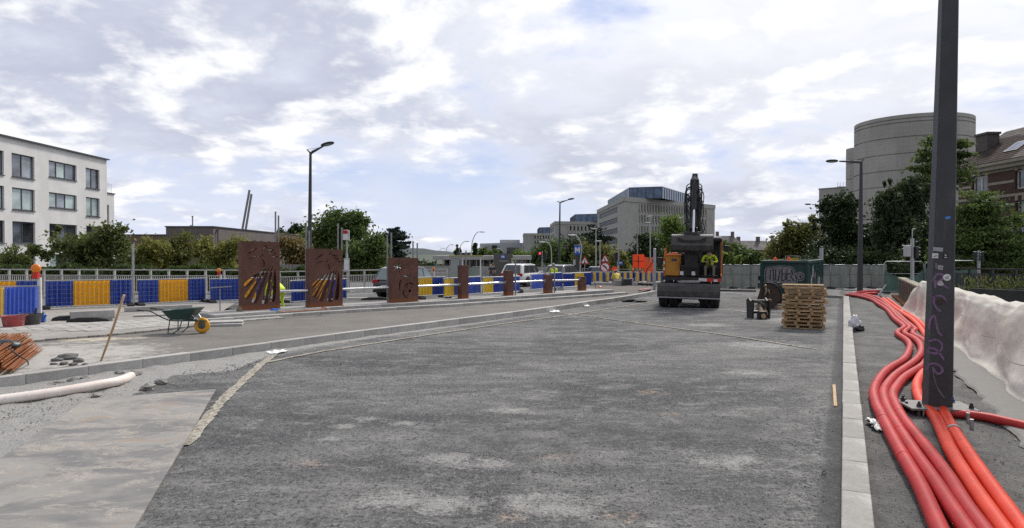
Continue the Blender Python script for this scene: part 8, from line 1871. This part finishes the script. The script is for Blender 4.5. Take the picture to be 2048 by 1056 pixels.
z8 = lambda x, y: (1460 + x / 4.8, 480 + y / 4.8)
outl = smooth2([z8(*p) for p in ((335, 345), (350, 275), (410, 262), (470, 252), (530, 256), (580, 262), (612, 290), (632, 350), (640, 400), (625, 428), (560, 422), (520, 412), (470, 420), (420, 408), (370, 410), (340, 395))])[:-1]
gpatch(stretch(outl, 1.05), .004, GW); gpatch(stretch(outl, 1.015), .007, GB); gpatch(stretch(outl, .955), .010, GF)
circ = [z8(672 + 42 * cos(a), 350 + 44 * sin(a)) for a in np.linspace(0, 2 * pi, 20, endpoint=False)]; gpatch(circ, .004, GW); gpatch(stretch(circ, .86, *z8(672, 350)), .007, GB); gpatch(stretch(circ, .66, *z8(668, 350)), .010, GF); gpatch([z8(660, 345), z8(688, 330), z8(682, 372)], .013, GB)
def gline(pts, w, mat, off=.013):
    P = [on_front(*z8(*p)) for p in pts]; m = MB(); V = []
    for i, p in enumerate(P):
        d = P[min(i + 1, len(P) - 1)] - P[max(i - 1, 0)]; s = d.cross(nF).normalized() * w / 2; V += [p + s + nF * off, p - s + nF * off]
    m.add(V, [(2 * i, 2 * i + 2, 2 * i + 3, 2 * i + 1) for i in range(len(P) - 1)]); m.build('graffiti_line', mat, ct)
for ln in ([(385, 380), (392, 290), (415, 275), (420, 390)], [(440, 280), (436, 380), (462, 392), (480, 290)], [(500, 275), (498, 390)], [(500, 330), (530, 318), (532, 380), (505, 392)], [(548, 280), (545, 385), (585, 392)], [(550, 330), (580, 322)], [(590, 285), (600, 330), (585, 350), (615, 395)]): gline(ln, .045, GB)
for ln in ([(400, 300), (398, 350)], [(455, 300), (452, 360)], [(515, 290), (514, 312)], [(565, 300), (562, 315)], [(430, 430), (520, 436), (500, 450)]): gline(ln, .03, GW)
# flash of white paint on the side wall
for k in range(16):
    f0 = random.uniform(.05, .75); z0_ = random.uniform(.6, 1.2); p = B.lerp(C_, f0) + nR_ * .052; m = MB(); w_ = random.uniform(.1, .5); h_ = random.uniform(.2, .6); q = p + aR * w_
    m.add([(p.x, p.y, z0_), (q.x, q.y, z0_ + random.uniform(-.1, .1)), (q.x, q.y, z0_ + h_), (p.x, p.y, z0_ + h_ * random.uniform(.6, 1))], [(0, 1, 2, 3)]); m.build('graffiti_paint', random.choice([GW, GF, GW, GB]), ct)
for (px, w_, mt, lb) in ((1550.5, .11, FLUO, 'left small orange cone top showing over the container rim'), (1577.5, .12, FLUO, 'right small orange cone top showing over the container rim')):
    p = AT(px, 519, 30.2); m = MB(); m.lathe([(.10, -.25), (.075, .0), (.05, .10), (.0, .105)], (0, 0, 0), 12); m.box((0, 0, -.3), (.3, .3, .1)); o = m.build('traffic_cone', mt); o.location = p; tag(o, lb, 'cone')
p = AT(1585, 519, 30.6); root = thing('metal_crate', 'small metal crate with yellow sides standing in the container', 'crate', p - Vector((0, 0, .3))); part('frame', STEELD, lambda m: [m.box((x, y, .22), (.03, .03, .5)) for x in (-.25, .28) for y in (-.15, .15)] + [m.box((.015, y, .46), (.56, .03, .03)) for y in (-.15, .15)], root); part('side_panel', M('olive_yellow', (.35, .32, .03), .6), lambda m: m.box((.03, -.14, .3), (.40, .02, .15)), root)

# ------------------------------------------------------------------ pallet stack: every pallet a thing
pb = G(1608, 657.5); ps0 = atan2(G(1645, 659).y - G(1568, 656).y, G(1645, 659).x - G(1568, 656).x); PWD = M('pallet_wood', (.36, .24, .125), .85, 0, .3, 6, .25, 40, ((.20, .14, .085), .5), rand=.28); PWE = M('pale_end_grain', (.52, .37, .21), .85, 0, .25, 8, .2, rand=.2)
PN = ['lowest', 'second lowest', 'third lowest', 'fourth lowest', 'fifth lowest', 'sixth lowest', 'sixth highest', 'fifth highest', 'fourth highest', 'third highest', 'second highest', 'topmost']
bd = {k: None for k in ('t', 'b', 's', 'k')}
def pmesh(key, name, size, mat, parent, loc):
    if bd[key] is None: m = MB(); m.box((0, 0, 0), size); o = m.build(name, mat, parent, bevel=.004); bd[key] = o
    else: o = clone(bd[key], parent=parent)
    o.location = loc; return o
rr = random.Random(12)
for i in range(12):
    j = [0, -.03, .01, -.02, .02, .0, -.03, .04, -.02, .03, .02, -.02][i]; c = pb + Vector((cos(ps0) * j * 1.6, sin(ps0) * j * 1.6, i * .1085)); rt = thing('wooden_pallet', '%s wooden pallet of the stack in front of the green container' % PN[i], 'pallet', c + Vector((-sin(ps0), cos(ps0), 0)) * (.42 + rr.uniform(-.03, .03)), ps0 + rr.uniform(-.025, .025), 'wooden pallets stacked in front of the container')
    for y in (-.38, -.19, 0, .19, .38): pmesh('t', 'board', (1.15, .095, .018), PWD, rt, (0, y, .097))
    for y in (-.37, 0, .37): pmesh('b', 'bottom_board', (1.15, .095, .018), PWD, rt, (0, y, .010))
    for k, x in enumerate((-.53, -.18, .18, .53)):
        for y in (-.37, 0, .37): pmesh('k' if not (k == 3 and rr.random() < .4) else 's', 'block', (.09, .095, .068), PWD if True else PWE, rt, (x, y, .0535))
# ------------------------------------------------------------------ excavator bucket and coupler attachment lying on the road
gb = G(1541, 616); rt = thing('excavator_bucket', 'rounded dark rusty excavator bucket lying left of the pallets', 'bucket', gb + Vector((0, .3, 0)), -.35); BR2 = M('rusty_brown_steel', (.055, .038, .03), .7, .2, .4, 4, .2, dirt=((.11, .065, .04), .6))
arc = [(cos(a) * .50, .52 + sin(a) * .50) for a in np.linspace(-2.5, 1.9, 22)]; arci = [(cos(a) * .45, .52 + sin(a) * .45) for a in np.linspace(1.9, -2.5, 22)]
part('shell', BR2, lambda m: m.prism(arc + arci, .9, Matrix.Translation((0, -.45, 0))), rt, auto=40)
for y in (-.48, .45): part('cheek_plate', BR2, lambda m: m.prism([(cos(a) * .51, .52 + sin(a) * .51) for a in np.linspace(-2.6, 2.0, 20)], .035, Matrix.Translation((0, y, 0))), rt)
part('edge_bar', GREASE, lambda m: m.tube([(.52 * cos(a), -.50, .52 + .52 * sin(a)) for a in np.linspace(-.6, 2.0, 14)], .03, 6), rt, smooth=True); part('hanger_bracket', M('brass_grey', (.24, .20, .14), .5, .3, .3, 6, .1), lambda m: (m.tube([(-.1, -.56, .88), (-.06, -.6, .72), (-.12, -.6, .52)], .045, 8), m.ball((-.1, -.58, .92), .065, 10, 7), m.tube([(.02, -.56, .78), (.06, -.6, .58)], .035, 8)), rt, smooth=True)
for x in (-.35, .4): part('mounting_ear', GREASE, lambda m: m.box((x, -.1, .92), (.06, .36, .24)), rt)
m = MB(); m.box((0, 0, .05), (.22, .16, .1)); o = m.build('wood_block', WOOD); o.location = G(1558, 618); o.rotation_euler = (0, 0, .2); tag(o, 'small wooden block under the rusty bucket', 'block')
ga = G(1524, 637); rt = thing('coupler_attachment', 'black steel coupler attachment with hoses and tan cylinder in front of the rusty bucket', 'attachment', ga + Vector((0, .2, 0)), .12)
for x in (-.30, .30): part('side_plate', GREASE, lambda m: m.prism([(-.2, .0), (.22, .0), (.26, .62), (.1, .70), (-.06, .60), (-.24, .66)], .05, Matrix.Translation((x - .025, 0, 0)) @ Matrix.Rotation(pi / 2, 4, 'Z')), rt)
part('cross_tube', GREASE, lambda m: (m.cyl((-.36, .05, .58), (.36, .05, .58), .06, n=10), m.cyl((-.3, .1, .2), (.3, .1, .2), .05, n=8)), rt); TAN = M('tan_grease_steel', (.42, .30, .19), .5, .1, .3, 6, .1)
part('cylinder', TAN, lambda m: m.cyl((.02, .1, .46), (-.10, -.38, .14), .085, n=14), rt, auto=40); part('cylinder', TAN, lambda m: m.cyl((.20, .15, .42), (.12, -.2, .16), .07, n=14), rt, auto=40); part('socket_block', GREASE, lambda m: m.box((-.14, -.42, .14), (.28, .2, .28)), rt, bevel=.02); part('socket_pin', TAN, lambda m: m.cyl((-.15, -.50, .12), (-.17, -.60, .11), .075, n=14), rt, auto=40)
for k in range(6): P = [(-.25 + k * .09, -.02, .6), (-.1 + k * .05, -.2, .55 - .03 * k), (.0 + k * .02, -.22, .38), (.1 - k * .06, -.1, .30)]; part('hydraulic_hose', RUBBER, lambda m: m.tube(resample(catmull(P, .05), .05), .018, 6), rt, smooth=True)
for x in (-.3, .3): part('pin_cap', TAN, lambda m: m.ball((x + .05, -.02, .60), .055, 10, 7), rt, smooth=True)
m = MB(); a, b = G(1437, 583), G(1512, 584); m.tube([a + Vector((0, 0, .06)), b + Vector((0, 0, .06))], .05, 8); tag(m.build('dark_hose', RUBBER, smooth=True), 'long dark hose lying across the road between excavator and container', 'hose')

# ------------------------------------------------------------------ screened site fence and bare fence frames
def tarp_mat(name, col):
    t = NT(name); n = t.noise(.9, 6, .6, .5); f = t.n('ShaderNodeTexWave'); f.inputs['Scale'].default_value = 30; c = t.mix(t.mapr(n, .3, .7), tuple(x * .75 for x in col), tuple(x * 1.2 for x in col)); t.bump(n, .3, .05); t.done(c, .8, 0, .2)
    tr = t.n('ShaderNodeBsdfTranslucent'); t.l(c, tr.inputs[0]); mx = t.n('ShaderNodeMixShader'); mx.inputs[0].default_value = .35; t.l(t.b.outputs[0], mx.inputs[1]); t.l(tr.outputs[0], mx.inputs[2]); t.l(mx.outputs[0], t.o.inputs[0]); return t.m
TARP = tarp_mat('grey_green_tarp', (.15, .162, .157)); NET = tarp_mat('dark_green_net', (.055, .095, .085))
def site_fence(label, a, b, h, mat=TARP, sag=0.0, frame_h=None, full=True, seed=0, rnd=True):
    d = b - a; W = d.length; root = thing('site_fence', label, 'fence', a, atan2(d.y, d.x), 'mesh site fence panels'); fh = frame_h or h
    part('frame', STEEL, lambda m: m.tube([(0, 0, 0), (0, 0, fh - .12), (.12, 0, fh), (W - .12, 0, fh), (W, 0, fh - .12), (W, 0, 0)], .021, 8), root, smooth=True); part('mid_rail', STEEL, lambda m: (m.cyl((0, 0, fh * .62), (W, 0, fh * .62), .012, n=6), m.cyl((0, 0, .12), (W, 0, .12), .015, n=6)), root)
    if full:
        nx, nz = 40, 10; q = random.Random(seed); V = []; ph = [q.uniform(0, 6) for _ in range(4)]
        for i in range(nx + 1):
            for j in range(nz + 1):
                u, v = i / nx, j / nz; top = h * (1 - sag * (4 * u * (1 - u)) - .02 * sin(u * 9 + ph[0])); V.append((u * W, -.04 - .035 * sin(u * 7 + ph[1] + v * 2) * (1 - v) - .012 * sin(u * 23 + ph[2]) - .03 * sin(v * 5 + u * 4 + ph[3]), .03 + v * (top - .03)))
        m = MB(); m.add(V, [(i * (nz + 1) + j, (i + 1) * (nz + 1) + j, (i + 1) * (nz + 1) + j + 1, i * (nz + 1) + j + 1) for i in range(nx) for j in range(nz)]); m.build('tarpaulin', mat, root, smooth=True)
    for x in (.05, W - .05): part('rubber_foot', RUBBER, lambda m: m.box((x, 0, .05), (.25, .7, .1)), root, bevel=.02)
    return root
Yf = 44.5; xs = [1428, 1466, 1502, 1540, 1600, 1661, 1700, 1742, 1772]
FLB = ['screened fence panel touching the excavator cab', 'second screened fence panel right of the excavator cab', 'screened fence panel left of the green container', 'screened fence panel hidden mostly behind the green container', 'screened fence panel right behind the green container', 'screened fence panel left of the right street lamp', 'screened fence panel right of the right street lamp', 'screened fence panel ending at the bare rounded frame']
for i in range(8):
    a, b = AT(xs[i], 560, Yf - .3 * (i % 2)), AT(xs[i + 1], 560, Yf - .3 * (i % 2)); a.z = b.z = GZ(0, Yf) ; site_fence(FLB[i], a, b, 1.55, seed=i)
a, b = AT(1768, 560, 38), AT(1847, 560, 38); a.z = b.z = 0; f = site_fence('bare rounded fence frame with sagging green net left of the big lamp post', a, b, 1.35, NET, .35, 1.78, seed=21)
a, b = AT(1850, 560, 40), AT(1893, 560, 40); a.z = b.z = 0; site_fence('fence frame hidden behind the big lamp post', a, b, 1.4, NET, .1, 1.7, seed=25)
a, b = AT(1892, 560, 33), AT(1957, 560, 33); a.z = b.z = 0; site_fence('bare rounded fence frame with dark green net right of the big lamp post', a, b, 1.6, NET, .12, 1.88, seed=23)
m = MB(); a, b = G(1757, 592), AT(1772, 569, G(1757, 592).y); m.cyl(a, b, .04, n=8); tag(m.build('metal_prop', STEEL), 'short galvanised prop leaning near the far end of the parapet', 'prop')
m = MB(); c = GT(1722, 585); m.box((c.x, c.y, .03), (.5, .35, .06)); 
# ------------------------------------------------------------------ works area by the striped barricades
DIRT = M('brown_earth', (.105, .09, .075), .95, 0, .3, 2.5, .6, 14)
pts = [(1232, 594), (1262, 588), (1300, 583), (1304, 574), (1262, 572), (1205, 573), (1165, 576), (1190, 582)]; P = [G(x, y, .1) for x, y in pts]; b_ = bmesh.new(); vs = [b_.verts.new(p) for p in P]; b_.faces.new(vs); bmesh.ops.triangulate(b_, faces=b_.faces[:]); bmesh.ops.subdivide_edges(b_, edges=b_.edges[:], cuts=5, use_grid_fill=True)
for v in b_.verts: v.co.z = .1 + .16 * float(vnoise(np.array([v.co.x]), np.array([v.co.y]), .9, 91)[0])
me = bpy.data.meshes.new('earth_patch'); b_.to_mesh(me); b_.free(); me.materials.append(DIRT); o = link('earth_patch', me, kind='structure')
if me.polygons[0].normal.z < 0: me.flip_normals()
def block(label, px, py, size, mat, rz=.1, z=.1, name='concrete_block'): o = MB().box((0, 0, 0), size).build(name, mat, bevel=.02); o.location = G(px, py, z) + Vector((0, 0, size[2] / 2)); o.rotation_euler = (0, 0, rz); return tag(o, label, 'block')
block('pale concrete block hiding the crouching worker legs', 1238, 573, (.62, .4, .42), CONC); block('black box shaped block right of the crouching worker', 1253, 574, (.5, .45, .52), M('black_block', (.03, .03, .03), .7), .25); block('pale upright slab leaning on the black block', 1263, 574, (.12, .4, .55), CONC, .3); block('small grey block right of the pale upright slab', 1270, 573, (.25, .3, .28), CONC, .2)
block('long pale kerb stone lying beyond the step kerbs', 1205, 570, (3.2, .3, .18), KERB, .05, 0); block('second long pale kerb stone in front of the striped barricades', 1285, 570, (2.2, .3, .2), KERB, -.05, 0)
m = MB(); a, b = G(1278, 580, .22), G(1302, 577, .22); m.cyl(a, b, .04, n=8); tag(m.build('pink_pipe', M('pink_plastic', (.45, .12, .13), .5)), 'short pink pipe lying on the earth left of the excavator', 'pipe'); b = G(1199, 577, .1); m = MB(); m.lathe([(.16, 0), (.14, .1), (.05, .16), (.0, .165)], (0, 0, 0), 12); o = m.build('plastic_stopper', RED); o.location = b; tag(o, 'small red plastic cap lying beyond the lowest pillar', 'cap')
m = MB(); b = G(1192, 580, .1); m.cyl(b, AT(1186, 548, b.y), .018, n=6); tag(m.build('iron_rod', RUST), 'thin bent iron rod standing right of the lowest pillar', 'rod')
m = MB(); b = GT(1231, 552) ; c = AT(1229.5, 538.5, 47); m.cyl((c.x, c.y, 0), c, .02, n=6); m.lathe([(.0, -.02), (.20, -.02), (.20, .02), (.0, .02)], c, 16, Matrix.Rotation(pi / 2, 4, 'X')); tag(m.build('red_marker_disc', FLUO), 'small orange red disc marker above the crouching worker', 'marker')
blob('grey bucket beside the second rusty pillar', 'bucket', G(1041, 586, .2), (.16, .16, .2), M('dark_grey_plastic', (.07, .07, .073)), 31, 'rubble_bucket', .05)
blob('grey rubble bag behind the third and lowest pillars', 'bag', G(1121, 580, .2), (.2, .16, .3), GREYP, 33, 'rubble_bag', .2)
rubber_foot('black slotted rubber foot left of the sun and wheel panel', 750, 600, .25, 1.3, .1); rubber_foot('black rubber foot behind the rails between the first two panels', 565, 606, .3, .9, .1)
# dark understory that closes the view below the crowns
def shrubs(label, px0, px1, pyt, Y, leaf, n, size, base_z=-1.0, seed=1):
    r = np.random.default_rng(seed); k = Y / FPX; x0, x1 = AT(px0, pyt, Y).x, AT(px1, pyt, Y).x; root = thing('shrubbery', label, 'shrubs', ((x0 + x1) / 2, Y, base_z)); zt = AT(px0, pyt, Y).z - base_z; c = (x0 + x1) / 2
    x = r.uniform(x0, x1, n) - c; hh = zt * (.62 + .38 * vnoise(x, x * 0, .35, seed) + .12 * (vnoise(x, x * 0, 1.3, seed + 1) - .5)); z = hh * r.random(n) ** .6; y = r.normal(0, .8, n); leaves('foliage', np.stack([x, y, z], 1), size, LF[leaf], root, r=r)
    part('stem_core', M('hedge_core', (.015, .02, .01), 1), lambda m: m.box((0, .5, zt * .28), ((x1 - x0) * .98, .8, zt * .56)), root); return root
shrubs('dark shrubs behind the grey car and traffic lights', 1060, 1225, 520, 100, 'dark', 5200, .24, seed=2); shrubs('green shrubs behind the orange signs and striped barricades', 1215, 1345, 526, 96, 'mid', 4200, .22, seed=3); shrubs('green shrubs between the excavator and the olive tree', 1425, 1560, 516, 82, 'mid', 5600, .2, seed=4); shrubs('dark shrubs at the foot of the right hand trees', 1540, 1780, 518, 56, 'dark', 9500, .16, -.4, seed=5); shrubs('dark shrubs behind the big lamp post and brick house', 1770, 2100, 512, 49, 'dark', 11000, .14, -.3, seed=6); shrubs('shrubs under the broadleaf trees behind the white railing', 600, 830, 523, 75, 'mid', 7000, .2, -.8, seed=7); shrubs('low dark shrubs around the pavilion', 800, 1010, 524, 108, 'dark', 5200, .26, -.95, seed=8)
